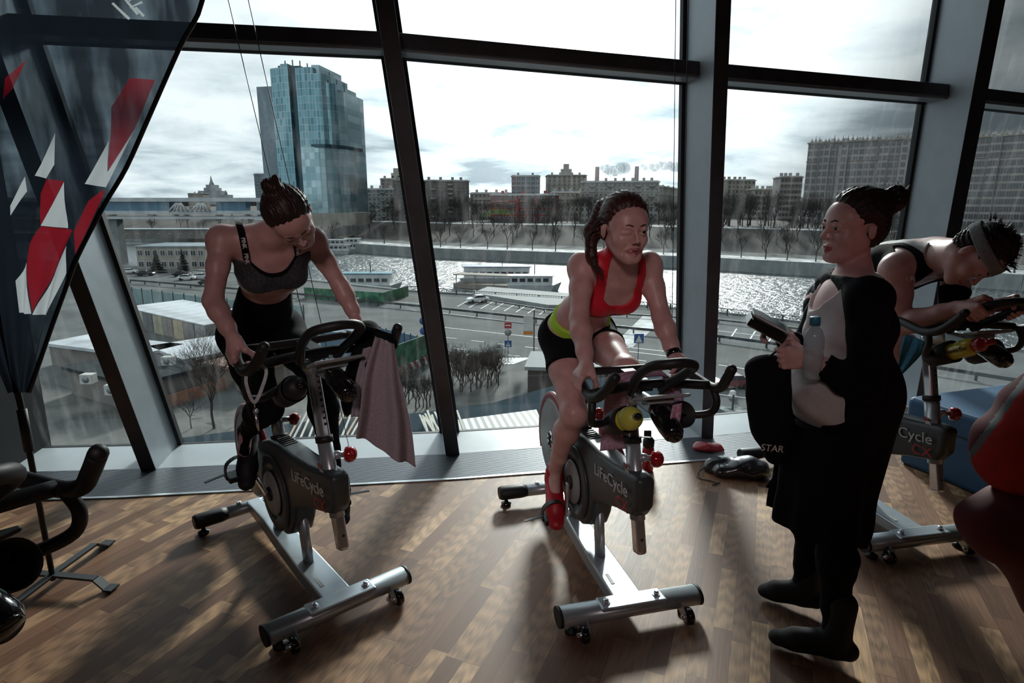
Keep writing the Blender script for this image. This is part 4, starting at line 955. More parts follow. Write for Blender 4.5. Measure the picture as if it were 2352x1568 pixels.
        q = MB(); P = smooth_path([(e.x+.0, sg*.112, e.z), (e.x+.02, sg*.114, e.z+.07), (e.x+.03, sg*.16, e.z+.100), (e.x+.02, sg*.206, e.z+.07), (e.x, sg*.208, e.z)], 4)
        for a_, b_ in zip(P[:-1], P[1:]): q.bar(a_, b_, .028, .004, up=(b_-a_).cross(V((1,0,0))))
        q.bar((e.x+.02, sg*.208, e.z+.03), (e.x+.025, sg*.30, e.z+.018), .016, .003)
        q.build('pedal_strap', m_blackp, r)
    # cooling slots on top
    for k in range(5):
        q = MB(); x = -.40 - .022*k; q.bar((x, -.028, .612+.0), (x-.01, .028, .612), .008, .006); q.build('vent_slot', m_blackp, sh)
    # rear flywheel guard
    q = MB(); q.lathe([(.02, -.018), (.205, -.018), (.222, -.008), (.222, .008), (.205, .018), (.02, .018)], (-.97, .0, .385), (0, 1, 0), n=48); fw = q.build('flywheel', m_greyl, r)
    q = MB(); P = [(-.97+.232*math.cos(a), 0, .385+.232*math.sin(a)) for a in [R(20+k*10) for k in range(20)]]
    q.tube(P, .017, 10, 1.5); q.build('flywheel_guard', m_redp, r)
    q = MB(); q.lathe([(.0, .006), (.045, .006), (.05, 0)][::-1], (-.97, -.019, .385), (0, -1, 0), n=20); q.build('hub_badge', m_chrome, fw)
    q = MB()
    for k in range(3): a = k*math.pi/3; q.bar((-.97-.04*math.cos(a), -.027, .385-.04*math.sin(a)), (-.97+.04*math.cos(a), -.027, .385+.04*math.sin(a)), .007, .003)
    q.build('star_emblem', m_blackp, fw)
    q = MB(); q.bar((-.70, 0, .46), (-.95, 0, .40), .05, .07); q.build('rear_arm', m_shroud, r, bevel=.012)
    # front post: sleeve, sliding post with adjusting holes, red knob
    pv = lambda z: V((.063 - (z-.335)*.255, 0, z))
    q = MB(); q.tube([pv(.46), pv(.742)], .034, 20, .80, up=(0, 1, 0)); q.build('front_post_sleeve', sv, r)
    q = MB(); q.tube([pv(.735), pv(.757)], .039, 20, .82, up=(0, 1, 0)); q.build('sleeve_collar', m_blackp, r)
    hz = hbz - .075
    q = MB(); a, b = pv(.335), pv(hz); d = (b-a).normalized(); q.bar(a, b, .040, .052, up=(1, 0, 0)); po = q.build('front_post', m_chrome, r, bevel=.012, seg=3)
    fx = (b-a).normalized().cross(V((0, -1, 0))).normalized()
    if fx.x < 0: fx = -fx
    k = 0; z = .80
    while z < hz - .03:
        q = MB(); q.lathe([(.0, .001), (.0055, .001), (.0055, -.001)][::-1], pv(z) + fx*.0262 + V((0, .004, 0)), fx, n=10); q.build('adjusting_hole', m_blackp, po); z += .022
    q = MB(); q.lathe([(.0, .001), (.0055, .001), (.0055, -.001)][::-1], pv(.39) + fx*.0262, fx, n=10); q.build('adjusting_hole', m_blackp, po)
    kb = pv(.685); kd = V((.55, .83, 0)).normalized()
    q = MB(); q.lathe([(.016, .02), (.016, .045), (.011, .05), (.011, .065)], kb, kd, n=14); q.build('knob_stem', sv, r)
    q = MB(); c = kb + kd*.082; q.lathe([(.012, -.020), (.026, -.016), (.031, -.004), (.030, .010), (.022, .022), (.010, .028), (.0, .029)], c, kd, n=24); q.build('adjusting_knob', m_redk, r)
    q = MB(); q.cbox(pv(.60) + V((-.0, -.0345, 0)), (.030, .002, .085)); q.build('warning_sticker', m_paper, r)
    q = MB(); q.cbox(pv(.655) + V((-.0, -.0352, 0)), (.030, .002, .016)); q.build('red_sticker', m_redp, r)
    # rear post, saddle slider, saddle
    sp = lambda z: V((-.545 - (z-.60)*.30, 0, z))
    q = MB(); q.tube([sp(.59), sp(.72)], .030, 18, .85, up=(0, 1, 0)); q.build('seat_post_sleeve', sv, r)
    q = MB(); q.tube([sp(.595), sp(.612)], .040, 18, .9, up=(0, 1, 0)); q.build('sleeve_collar', m_blackp, r)
    q = MB(); q.tube([sp(.715), sp(.735)], .035, 18, .85, up=(0, 1, 0)); q.build('sleeve_collar', m_blackp, r)
    q = MB(); q.bar(sp(.60), sp(seatz-.08), .034, .046, up=(1, 0, 0)); q.build('seat_post', m_chrome, r, bevel=.010)
    kb = sp(.675); q = MB(); q.lathe([(.013, .015), (.011, .06)], kb, kd, n=12); q.build('knob_stem', sv, r)
    q = MB(); c = kb + kd*.075; q.lathe([(.012, -.018), (.025, -.014), (.029, -.003), (.028, .010), (.020, .020), (.0, .026)], c, kd, n=22); q.build('adjusting_knob', m_redk, r)
    sx = sp(seatz).x
    q = MB(); q.bar((sx-.10, 0, seatz-.075), (sx+.13, 0, seatz-.075), .05, .03); q.build('seat_slider', m_silver_, r, bevel=.008)
    q = MB(); prof = [(-.15, .02), (-.135, .085), (-.09, .105), (-.03, .085), (.03, .045), (.09, .028), (.145, .020), (.155, .008)]
    P = [(sx + x, 0, seatz - .030 - .10*max(0, x)**1.2*0) for x, w in prof]
    q.tube(P, [w for x, w in prof], 20, .34, up=(0, 0, 1)); q.build('saddle', m_blackp, r)
    # handlebar unit
    H = empty('handlebar_tmp'); bpy.data.objects.remove(H)
    hb = lambda x, y, z: V((x + hbx, y*hbw + hby*min(1, abs(y)/.15), hbz + z))
    q = MB(); q.tube([pv(hz-.01), hb(-.06, 0, -.075), hb(.0, 0, -.06)], [.032, .036, .030], 16); q.bar(hb(-.10, 0, -.062), hb(.17, 0, -.062), .048, .040)
    q.build('handlebar_stem', m_silver_, r, bevel=.008)
    q = MB(); q.lathe([(.014, 0), (.022, .01), (.022, .03), (.010, .036)], hb(-.03, 0, -.045), (0, 0, 1), n=14); q.build('stem_lever', m_redk, r)
    n_ = 14; sides = []
    for sg in (-1, 1):
        q = MB(); q.tube(smooth_path([hb(-.14, sg*.185, .010), hb(-.02, sg*.215, .002), (hb(.09, sg*.228, -.012)), hb(.155, sg*.224, .005), hb(.20, sg*.212, .045), hb(.235, sg*.205, .088)], 5), .0172, n_)
        q.ball(hb(.238, sg*.2045, .091), .0172, 14)
        q.tube(smooth_path([hb(.105, sg*.224, -.01), hb(.125, sg*.232, -.055), hb(.110, sg*.225, -.100), hb(.075, sg*.175, -.118), hb(.06, sg*.13, -.105)], 5), .0135, 12); sides.append(q)
    q = MB(); q.tube(smooth_path([hb(.085, -.222, -.008), hb(.06, -.10, .0), hb(.05, 0, .002), hb(.06, .10, .0), hb(.085, .222, -.008)], 4), .0165, n_)
    q.tube(smooth_path([hb(-.13, -.185, .010), hb(-.135, 0, .006), hb(-.13, .185, .010)], 4), .015, n_)
    q.bar(hb(-.13, .0, .0), hb(.05, 0, -.01), .05, .03); hbar = q.build('handlebar', m_blackp, r)
    for q in sides: q.build('grip_bar', m_blackp, hbar)
    q = MB(); q.tube(smooth_path([hb(.045, -.060, -.025), hb(.085, -.070, .012), hb(.145, -.078, .065), hb(.215, -.072, .112), hb(.262, -.028, .132), hb(.262, .030, .130), hb(.225, .074, .105), hb(.150, .078, .055), hb(.085, .070, .012), hb(.045, .060, -.025)], 6), .0165, n_)
    q.build('aero_loop', m_blackp, hbar)
    # bottle cups
    for sg in (-1, 1):
        A = hb(.06, sg*.105, -.125); ax = V((.86, 0, .42)).normalized()
        q = MB(); q.lathe([(.0, -.05), (.036, -.05), (.043, -.035), (.047, .075), (.044, .075), (.040, -.03), (.0, -.035)], A, ax, n=26); q.build('bottle_holder', m_blackp, r)
    # console
    q = MB(); ax = V((.90, 0, -.32)).normalized(); A = hb(.13, 0, -.060)
    q.lathe([(.0, 0), (.030, 0), (.036, .03), (.037, .10), (.034, .135), (.025, .148), (.0, .150)], A, ax, n=24); co = q.build('console', m_blackg, r)
    q = MB(); q.lathe([(.0, .004), (.022, .003), (.025, 0)][::-1], A + ax*.150, ax, n=20); q.build('console_lens', m_blackg, co)
    q = MB(); Rm = Matrix.Rotation(R(-20), 3, 'Y'); q.cbox(hb(.16, 0, -.012), (.085, .175, .012), Rm); q.cbox(hb(.135, 0, -.028), (.05, .10, .03), Rm); q.build('display_tray', m_greyl, co, bevel=.005)
    # lettering on both flanks of the shroud, reading downhill towards the front
    if lettering:
        for sg in (-1, 1):
            sl = math.atan2(.06, .40)
            X = V((math.cos(sl), 0, math.sin(sl)*1.0)) if sg < 0 else V((-math.cos(sl), 0, -math.sin(sl)))
            Y = V((-X.z, 0, X.x)) if sg < 0 else V((-X.z, 0, X.x)); Y = Y if Y.z > 0 else -Y
            Z = X.cross(Y)
            M = Matrix.Translation(V((-.115, sg*.0535, .555))) @ Matrix((X, Y, Z)).transposed().to_4x4()
            text_obj('lettering', 'LIFECYCLE'.replace('LIFECYCLE', 'LiFeCycle'), .068, m_wtxt, sh, M, sx=1.22)
            M = Matrix.Translation(V((.0 if sg < 0 else -.18, sg*.0535, .510))) @ Matrix((X, Y, Z)).transposed().to_4x4()
            text_obj('model_lettering', 'CX', .062, m_rtxt, sh, M, sx=1.25)
    return r
bike1 = make_bike('exercise bike on the left with a grey towel over its handlebar', -.676, 2.115, R(40), 1.085, 1.03, hbx=-.06, hbw=1.13, hby=-.025, crank=R(252))
bike2 = make_bike('exercise bike in the middle with a yellow bottle and pink towel', .46, 2.10, R(14), .985, .95, crank=R(0))
bike3 = make_bike('exercise bike on the right with a red and yellow bottle, partly behind the standing woman', 1.91, 2.60, R(11), 1.10, 1.0, crank=R(70))
def bl(b, x, y, z=0.0):                       # bike-local to room coordinates
    a = b.rotation_euler.z; return V((b.location.x + x*math.cos(a) - y*math.sin(a), b.location.y + x*math.sin(a) + y*math.cos(a), z))
# ---------------------------------------------------------------- people: one continuous skin grown from tapered limbs (distance field + surface nets)
def npv(a): return np.array(tuple(a), dtype=np.float32)
def nrm(v): v = np.array(v, dtype=float); return v/np.linalg.norm(v)
class SDF:
    def __init__(s): s.p = []
    def cap(s, a, b, ra, rb=None, k=.02, g='', neg=False, fl=None):
        """tapered capsule; fl=(axis, factor): flattened along an axis"""
        s.p.append(('c', npv(a), npv(b), ra, ra if rb is None else rb, k, g, neg, None if fl is None else (npv(nrm(fl[0])), fl[1]))); return s
    def ell(s, c, r, M=None, k=.02, g='', neg=False):
        s.p.append(('e', npv(c), npv(r), None if M is None else np.array(M, dtype=np.float32), None, k, g, neg, None)); return s
    def field(s, G, groups=None):
        X, Y, Z, o, h = G; f = np.full((X.size, Y.size, Z.size), .25, np.float32); n = (X.size, Y.size, Z.size)
        for t, a, b, ra, rb, k, g, neg, fl in s.p:
            if groups is not None and g not in groups: continue
            if t == 'c': lo = np.minimum(a-ra, b-rb); hi = np.maximum(a+ra, b+rb)
            else: m = float(b.max()); lo = a-m; hi = a+m
            m = k + .035; i0 = np.array([np.searchsorted(A_, v_) for A_, v_ in zip((X, Y, Z), lo-m)]); i1 = np.array([np.searchsorted(A_, v_) for A_, v_ in zip((X, Y, Z), hi+m)])
            if (i1 <= i0).any(): continue
            sl = tuple(slice(i0[j], i1[j]) for j in range(3))
            px = X[sl[0]][:, None, None]; py = Y[sl[1]][None, :, None]; pz = Z[sl[2]][None, None, :]
            if t == 'c':
                ab = b-a; L2 = float(ab@ab) + 1e-12; qx, qy, qz = px-a[0], py-a[1], pz-a[2]
                u = np.clip((qx*ab[0]+qy*ab[1]+qz*ab[2])/L2, 0, 1); dx, dy, dz = qx-ab[0]*u, qy-ab[1]*u, qz-ab[2]*u
                if fl is not None:
                    ax, fc = fl; dd = dx*ax[0]+dy*ax[1]+dz*ax[2]; e = (1/fc-1)*dd; dx = dx+e*ax[0]; dy = dy+e*ax[1]; dz = dz+e*ax[2]
                d = np.sqrt(dx*dx+dy*dy+dz*dz) - (ra + (rb-ra)*u)
            else:
                qx, qy, qz = px-a[0], py-a[1], pz-a[2]
                if ra is not None:
                    M = ra; x = qx*M[0,0]+qy*M[1,0]+qz*M[2,0]; y = qx*M[0,1]+qy*M[1,1]+qz*M[2,1]; z = qx*M[0,2]+qy*M[1,2]+qz*M[2,2]
                else: x, y, z = qx, qy, qz
                k0 = np.sqrt((x/b[0])**2+(y/b[1])**2+(z/b[2])**2); k1 = np.sqrt((x/b[0]**2)**2+(y/b[1]**2)**2+(z/b[2]**2)**2)+1e-9
                d = k0*(k0-1)/k1
            F = f[sl]
            if neg:
                d = -d; hh = np.maximum(k-np.abs(F-d), 0)/k; f[sl] = np.maximum(F, d) + hh*hh*k*.25
            else:
                hh = np.maximum(k-np.abs(F-d), 0)/k; f[sl] = np.minimum(F, d) - hh*hh*k*.25
        return f
def grid(lo, hi, h, H=None, hf=.0024):
    """axis samples; finer around the head H"""
    if H is not None:
        A = []
        for j in range(3):
            a, b = H.c[j]-.125*H.k, H.c[j]+.125*H.k; a = max(a, lo[j]); b = min(b, hi[j])
            A.append(np.concatenate([np.linspace(lo[j], a, max(1, int((a-lo[j])/h))+1)[:-1], np.linspace(a, b, int((b-a)/hf)+1), np.linspace(b, hi[j], max(1, int((hi[j]-b)/h))+1)[1:]]).astype(np.float32))
        return tuple(A) + (np.array(lo, np.float32), h)
    lo = np.array(lo, float); hi = np.array(hi, float); n = np.ceil((hi-lo)/h).astype(int)+1
    return tuple((lo[j] + h*np.arange(n[j])).astype(np.float32) for j in range(3)) + (lo.astype(np.float32), h)
def nets(f, G):
    X, Y, Z, o, h = G; s = f < 0
    c = np.zeros(tuple(k-1 for k in s.shape), np.uint8)
    for i in (0, 1):
        for j in (0, 1):
            for k in (0, 1): c += s[i:s.shape[0]-1+i, j:s.shape[1]-1+j, k:s.shape[2]-1+k]
    act = (c > 0) & (c < 8); idx = np.argwhere(act); n = len(idx)
    num = np.full(act.shape, -1, np.int32); num[act] = np.arange(n)
    P = np.zeros((n, 3)); W = np.zeros(n); C8 = [(i, j, k) for i in (0, 1) for j in (0, 1) for k in (0, 1)]
    val = {q: f[idx[:,0]+q[0], idx[:,1]+q[1], idx[:,2]+q[2]] for q in C8}
    for a in C8:
        for d in range(3):
            if a[d]: continue
            b = list(a); b[d] = 1; b = tuple(b); va, vb = val[a], val[b]; m = (va < 0) != (vb < 0)
            t = np.where(m, va/np.where(m, va-vb, 1), 0)
            for e in range(3): P[:, e] += np.where(m, a[e] + (t if e == d else 0), 0)
            W += m
    P = P/W[:, None] + idx; P = np.stack([np.interp(P[:, j], np.arange(len(A_)), A_) for j, A_ in enumerate((X, Y, Z))], 1)
    Q = []
    for d in range(3):
        e, g = [(1, 2), (2, 0), (0, 1)][d]
        sa = s.take(range(s.shape[d]-1), d); sb = s.take(range(1, s.shape[d]), d); E = np.argwhere(sa != sb)
        E = E[(E[:, e] > 0) & (E[:, g] > 0) & (E[:, e] < s.shape[e]-1) & (E[:, g] < s.shape[g]-1)]
        def nn(de, dg): q = E.copy(); q[:, e] -= de; q[:, g] -= dg; return num[q[:,0], q[:,1], q[:,2]]
        q = np.stack([nn(1, 1), nn(0, 1), nn(0, 0), nn(1, 0)], 1); fl = ~sa[E[:,0], E[:,1], E[:,2]]; q[fl] = q[fl][:, ::-1]; Q.append(q)
    return P, np.concatenate(Q)
def field_mesh(name, f, G, mats, parent, pick=None, label=None, relax=1):
    P, Q = nets(f, G); Q = Q[(Q >= 0).all(1)]
    for _ in range(relax):                      # one gentle smoothing pass
        S = np.zeros_like(P); n = np.zeros(len(P))
        for a in range(4):
            b = (a+1) % 4; np.add.at(S, Q[:, a], P[Q[:, b]]); np.add.at(S, Q[:, b], P[Q[:, a]]); np.add.at(n, Q[:, a], 1); np.add.at(n, Q[:, b], 1)
        P = np.where(n[:, None] > 0, P*.5 + S/np.maximum(n, 1)[:, None]*.5, P)
    me = bpy.data.meshes.new(name); me.vertices.add(len(P)); me.loops.add(len(Q)*4); me.polygons.add(len(Q))
    O = np.array(parent.location) if parent else 0
    me.vertices.foreach_set('co', (P - O).astype(np.float32).ravel()); me.loops.foreach_set('vertex_index', Q.astype(np.int32).ravel())
    me.polygons.foreach_set('loop_start', np.arange(len(Q), dtype=np.int32)*4); me.polygons.foreach_set('use_smooth', np.ones(len(Q), bool))
    for m in (mats if isinstance(mats, (list, tuple)) else [mats]): me.materials.append(m)
    if pick is not None: me.polygons.foreach_set('material_index', pick(P[Q].mean(1)).astype(np.int32))
    me.update(); me.validate(); o = bpy.data.objects.new(name, me); C.objects.link(o)
    if parent: o.parent = parent
    if label: o['label'] = label
    return o
def skinmat(name, col, dk):
    m = mat(name, col, .42, scale=22, col2=dk, spec=.5); b = m.node_tree.nodes['Principled BSDF']
    b.inputs['Subsurface Weight'].default_value = 0.0; return m
m_skin = skinmat('fair_skin', (.68, .42, .395), (.57, .33, .31)); m_lip = mat('lips', (.48, .15, .16), .35, scale=30)
m_hair = mat('dark_brown_hair', (.030, .018, .014), .5, scale=18, spec=.35); m_hairr = mat('reddish_brown_hair', (.050, .018, .013), .48, scale=18, spec=.4)
m_eye = mat('eye_white', (.6, .58, .56), .1, scale=5); m_iris = mat('dark_iris', (.012, .010, .010), .08, scale=5); m_teeth = mat('teeth', (.6, .57, .52), .25, scale=5)
m_blk = mat('black_jersey', (.007, .008, .010), .9, scale=40, spec=.15)
def frame(fwd, up):
    f = nrm(fwd); u = np.array(up, float); x = nrm(np.cross(f, u)); u = np.cross(x, f); return np.stack([x, f, u], 1)   # columns: right, forward, up
class Head:
    def __init__(s, c, fwd, up, k=1.0): s.c = np.array(tuple(c), float); s.M = frame(fwd, up); s.k = k
    def p(s, x, y, z): return s.c + s.M @ (np.array((x, y, z))*s.k)
    def loc(s, P): return (P - s.c) @ s.M / s.k
def add_head(B, H, male=False, wink=0, smile=0.0):
    p, M, k = H.p, H.M, H.k; E = lambda c, r, kk=.02, neg=False: B.ell(p(*c), np.array(r)*k, M, kk*k, 'head', neg)
    Cc = lambda a, b, ra, rb, kk=.02, neg=False: B.cap(p(*a), p(*b), ra*k, rb*k, kk*k, 'head', neg)
    E((0, -.012, .034), (.071, .082, .080)); E((0, .030, -.022), (.056, .054, .078), .03); E((0, .040, .030), (.060, .046, .050), .03)
    jw = 1.0 if male else .95; cz = -.100 if male else -.095
    E((0, .044, -.070), (.040*jw, .036, .033), .03); Cc((-.007, .072, cz), (.007, .072, cz), .0135, .0135, .022)
    for sg in (-1, 1):
        Cc((sg*.052*jw, -.002, -.046), (sg*.018, .064, cz+.005), .015, .012, .03)
        E((sg*.037, .056, -.032), (.0235, .023, .022), .022); E((sg*.0735, -.010, -.010), (.006, .014, .025), .006); Cc((sg*.079, -.016, .004), (sg*.079, -.012, -.022), .004, .003, .004)
        E((sg*.031, .097, -.002), (.020, .019, .014), .012, True)
        if wink == sg: Cc((sg*.021, .0795, -.003), (sg*.042, .0745, -.004), .0075, .006, .006); Cc((sg*.019, .0885, -.005), (sg*.044, .0805, -.006), .0014, .0012, .002, True)
        else:
            Cc((sg*.018, .0835, .0035), (sg*.031, .0870, .0085), .0035, .004, .004); Cc((sg*.031, .0870, .0085), (sg*.046, .0775, .0030), .004, .003, .004)
            Cc((sg*.018, .0825, -.0055), (sg*.031, .0850, -.0095), .003, .0035, .004); Cc((sg*.031, .0850, -.0095), (sg*.045, .0765, -.0050), .0035, .003, .004)
        E((sg*.0094, .0955, -.0350), (.0062, .0075, .0056), .005); E((sg*.0055, .098, -.0395), (.0026, .003, .003), .003, True)
        if smile: Cc((sg*.026, .083, -.045), (sg*.035, .072, -.075), .002, .002, .008, True)
    br = .010 if male else .0075
    Cc((-.034, .076, .017), (0, .082, .014), br, br, .014); Cc((.034, .076, .017), (0, .082, .014), br, br, .014)
    nk = 1.0 if male else .86; nz = -.030 if male else -.0265
    Cc((0, .085, .006), (0, .1055*1.0, nz), .0058, .0086*nk, .008); E((0, .1060, nz-.002), (.0088*nk, .0082, .0076), .005)
    w = .021 + .005*smile; zz = .003*smile
    Cc((-w, .0785, -.0645+zz), (-.006, .0905, -.0590), .0035, .0052, .006); Cc((w, .0785, -.0645+zz), (.006, .0905, -.0590), .0035, .0052, .006); Cc((-.006, .0905, -.0590), (.006, .0905, -.0590), .0050, .0050, .005)
    Cc((-w, .0785, -.0660+zz), (0, .0880, -.0730 - .004*smile), .0035, .0068, .006); Cc((w, .0785, -.0660+zz), (0, .0880, -.0730 - .004*smile), .0035, .0068, .006)
    Cc((-w+.004, .0885, -.0655+zz), (w-.004, .0885, -.0655+zz), .0012+.0026*smile, .0012+.0026*smile, .002, True)
def face_parts(H, parent, hairm, wink=0, smile=0, brow=True):
    O = V(parent.location)
    for sg in (-1, 1):
        if wink != sg:
            q = MB(); c = V(H.p(sg*.031, .0752, -.0005)); q.ball(c - O, .0124*H.k, 20); d = V(H.M @ nrm((sg*.05, 1, -.05)))
            q.lathe([(.0062*H.k, .0), (.0055*H.k, .0012*H.k), (.0, .0016*H.k)], c - O + d*(.0113*H.k), d, n=16, mi=1); q.build('eyeball', [m_eye, m_iris], parent)
        if brow:
            q = MB(); q.tube([V(H.p(*a)) - O for a in ((sg*.013, .0930, .0195), (sg*.028, .0905, .0245), (sg*.046, .0765, .0190))], [.0032*H.k, .0036*H.k, .0014*H.k], 6, .6); q.build('eyebrow', hairm, parent)
    if smile:
        q = MB(); P = smooth_path([V(H.p(x, y, -.0655+.003*smile)) - O for x, y in ((-.018, .0815), (0, .0885), (.018, .0815))], 4); q.tube(P, .0032*H.k, 8, 1.0); q.build('teeth', m_teeth, parent)
def lip_pick(H, smile=0):
    def f(P):
        L = H.loc(P); m = (np.abs(L[:,0]) < .0235+.005*smile) & (L[:,2] < -.0545) & (L[:,2] > -.0800-.004*smile) & (L[:,1] > .076)
        zc = -.0655 + .003*smile; w = 1-(L[:,0]/(.024+.005*smile))**2; up = zc + .0088*np.sqrt(np.maximum(w, 0)); lo = zc - (.0110+.004*smile)*np.sqrt(np.maximum(w, 0))
        return (m & (L[:,2] < up) & (L[:,2] > lo)).astype(int)
    return f
def add_hand(B, W, G, bar, n, idx, r=.018, g='arm', s=1.0, curl=1.0):
    """hand closed on a bar: W wrist, G point on the bar axis, bar its direction, n back-of-hand side, idx = +-1 where the index finger lies along the bar"""
    W, G = np.array(tuple(W), float), np.array(tuple(G), float); b = nrm(bar)*idx; u = W-G; u -= b*(u@b); u = nrm(u); n = np.array(n, float); n -= b*(n@b); n -= u*(n@u); n = nrm(n)
    at = lambda th, rr, t: G + b*t + (u*math.cos(R(th)) + n*math.sin(R(th)))*rr
    fr = .0085*s; R0 = r+fr+.001
    ks = [(.030, 1.0, 0), (.010, 1.06, 1), (-.010, 1.0, 2), (-.029, .84, 3)]
    palm0 = W + (G-W)*.12
    for t, ln, i in ks:
        K = at(52, R0+.010, t*s); B.cap(palm0 + b*t*.45*s, K, .0135*s, .0125*s, .014, g)
        a1, a2, a3 = 52+62*ln*curl, 52+(62+55)*ln*curl, 52+(62+55+42)*ln*curl
        p1, p2, p3 = at(a1, R0+.004, t*s*1.02), at(a2, R0, t*s*.98), at(a3, R0, t*s*.95)
        B.cap(K, p1, fr*1.15, fr*1.05, .004, g); B.cap(p1, p2, fr*1.05, fr*.95, .003, g); B.cap(p2, p3, fr*.95, fr*.82, .003, g)
    T0 = palm0 + b*.022*s + (u*.0-n*.008); T1 = at(-12, R0+.010, .042*s); T2 = at(-62, R0+.002, .040*s); T3 = at(-100, R0, .030*s)
    B.cap(T0, T1, .014*s, .0115*s, .012, g); B.cap(T1, T2, .0108*s, .0098*s, .004, g); B.cap(T2, T3, .0098*s, .008*s, .004, g)
    B.cap(palm0, at(30, R0+.006, 0), .021*s, .020*s, .02, g, fl=(n, .7))
def arm(B, S, E, W, k=1.0, g='arm', m=1.0):
    S, E, W = (np.array(tuple(q), float) for q in (S, E, W)); B.ell(S, (.052*k*m, .050*k*m, .056*k*m), None, .035, g)
    a = S + (E-S)*.42; B.cap(S, a, .047*k*m, .043*k*m, .025, g); B.cap(a, E, .043*k*m, .035*k, .02, g)
    c = E + (W-E)*.30; B.cap(E, c, .036*k, .039*k*m, .02, g); B.cap(c, E+(W-E)*.75, .039*k*m, .029*k, .02, g); B.cap(E+(W-E)*.75, W, .029*k, .0235*k, .02, g, )
def leg(B, Hh, K, A, k=1.0, g='leg'):
    Hh, K, A = (np.array(tuple(q), float) for q in (Hh, K, A)); m = Hh + (K-Hh)*.45
    B.ell(Hh, (.088*k, .088*k, .088*k), None, .05, g); B.cap(Hh, m, .086*k, .074*k, .03, g); B.cap(m, K, .074*k, .054*k, .03, g)
    sh = nrm(A-K); th = nrm(K-Hh); bk = -(th - sh*(th@sh)); bk = nrm(bk) if np.linalg.norm(bk) > .05 else np.array((0, 1., 0)); bk = bk if True else bk
    B.ell(K, (.055*k,)*3, None, .02, g); c = K + (A-K)*.32 + bk*.014; B.cap(K, c, .050*k, .057*k, .025, g); B.cap(c, K+(A-K)*.72, .056*k, .036*k, .025, g); B.cap(K+(A-K)*.72, A, .036*k, .031*k, .02, g)
def torso(B, pel, wai, che, nb, lat, k=1.0, bust=0.0, hipk=1.0, wk=1.0, sk=1.0):
    pel, wai, che, nb = (np.array(tuple(q), float) for q in (pel, wai, che, nb))
    def fr(a, b): u = nrm(b-a); x = nrm(lat - u*(np.dot(lat, u))); f = np.cross(x, u); return np.stack([x, f, u], 1)
    M1, M2, M3 = fr(pel, wai), fr(wai, che), fr(che, nb)
    B.ell(pel, (.155*k*hipk, .115*k*hipk, .105*k), M1, .05, 'torso'); B.ell(pel*.45+wai*.55, (.135*k*wk, .095*k, .10*k), M1, .06, 'torso'); B.ell(wai, (.118*k*wk, .088*k, .10*k), M2, .06, 'torso')
    B.ell(wai*.4+che*.6, (.130*k, .098*k, .11*k), M2, .06, 'torso'); B.ell(che, (.140*k*sk, .102*k, .125*k), M3, .06, 'torso')
    B.ell(che*.45+nb*.55, (.130*k*sk, .080*k, .07*k), M3, .06, 'torso')
    if bust:
        for sg in (-1, 1): B.ell(che + M3 @ np.array((sg*.062, .072, -.012))*k, np.array((.058, .050, .056))*bust, M3, .035, 'torso')
    return M1, M2, M3
def shoulders(B, nb, SR, SL, H, k=1.0, neck=.050):
    nb = np.array(tuple(nb), float); hb = H.p(0, -.018, -.050)
    B.cap(nb - (hb-nb)*.15, hb, neck*1.1*k, neck*.98*k, .03, 'torso')
    for S in (SR, SL):
        S = np.array(tuple(S), float); B.cap(nb + (hb-nb)*.18, S + (S-nb)*-.12, .036*k, .040*k, .05, 'torso'); B.cap(nb - (hb-nb)*.35, S, .055*k, .046*k, .05, 'torso')
def bounds(B, pad=.04):
    lo = np.min([np.minimum(p[1]-(p[3] if p[0] == 'c' else p[2].max()), (p[2]-p[4]) if p[0] == 'c' else p[1]-p[2].max()) for p in B.p if not p[7]], 0)-pad
    hi = np.max([np.maximum(p[1]+(p[3] if p[0] == 'c' else p[2].max()), (p[2]+p[4]) if p[0] == 'c' else p[1]+p[2].max()) for p in B.p if not p[7]], 0)+pad
    return lo, hi
def PXYZ(G): return G[0][:, None, None], G[1][None, :, None], G[2][None, None, :]
def lin(G, o, d): X, Y, Z = PXYZ(G); return (X-o[0])*d[0] + (Y-o[1])*d[1] + (Z-o[2])*d[2]
def hair_mesh(H, G_h, m, parent, extra=None, line=None, thick=.013, strands=95, back_drop=.0, seed=1, name='hair', amp=.0014):
    """skull cap of hair with combed grooves; line(x, z) gives the hairline depth"""
    B = SDF(); k = H.k
    B.ell(H.p(0, -.012, .036), np.array((.071+thick, .082+thick, .080+thick))*k, H.M, .02, 'h')
    B.ell(H.p(0, -.038, -.010), np.array((.066, .060, .060+back_drop))*k, H.M, .03, 'h')
    if extra: extra(B)
    lo, hi = bounds(B, .02); G = grid(lo, hi, G_h); f = B.field(G); L = [lin(G, H.c, H.M[:, j])/k for j in range(3)]
    cut = (L[1] - (line(L[0], L[2]) if line else (.035 + .45*np.maximum(L[2]-.03, -.02))))*k
    ear = .026 - np.sqrt((L[1]+.004)**2 + (L[2]+.014)**2*.8)
    cut = np.maximum(cut, np.where(np.abs(L[0]) > .062, ear, -1)*k)
    if extra: cut = np.where(L[1] < -.06, -1, cut)
    g = (np.sin(np.arctan2(L[0], L[2]+.25*L[1]+.02)*strands + 2.5*np.sin(L[1]*60)) + .8*np.sin(np.arctan2(L[0], L[2]+.25*L[1]+.02)*strands*.37 + 3*np.sin(L[1]*35+1))) * amp + .0012*np.sin(L[0]*420+L[1]*190)*np.sin(L[2]*310)
    f = f + .010*k*np.clip(1 + cut/(.030*k), 0, 1)
    f = np.maximum(f + g, cut); return field_mesh(name, f, G, m, parent, relax=0)
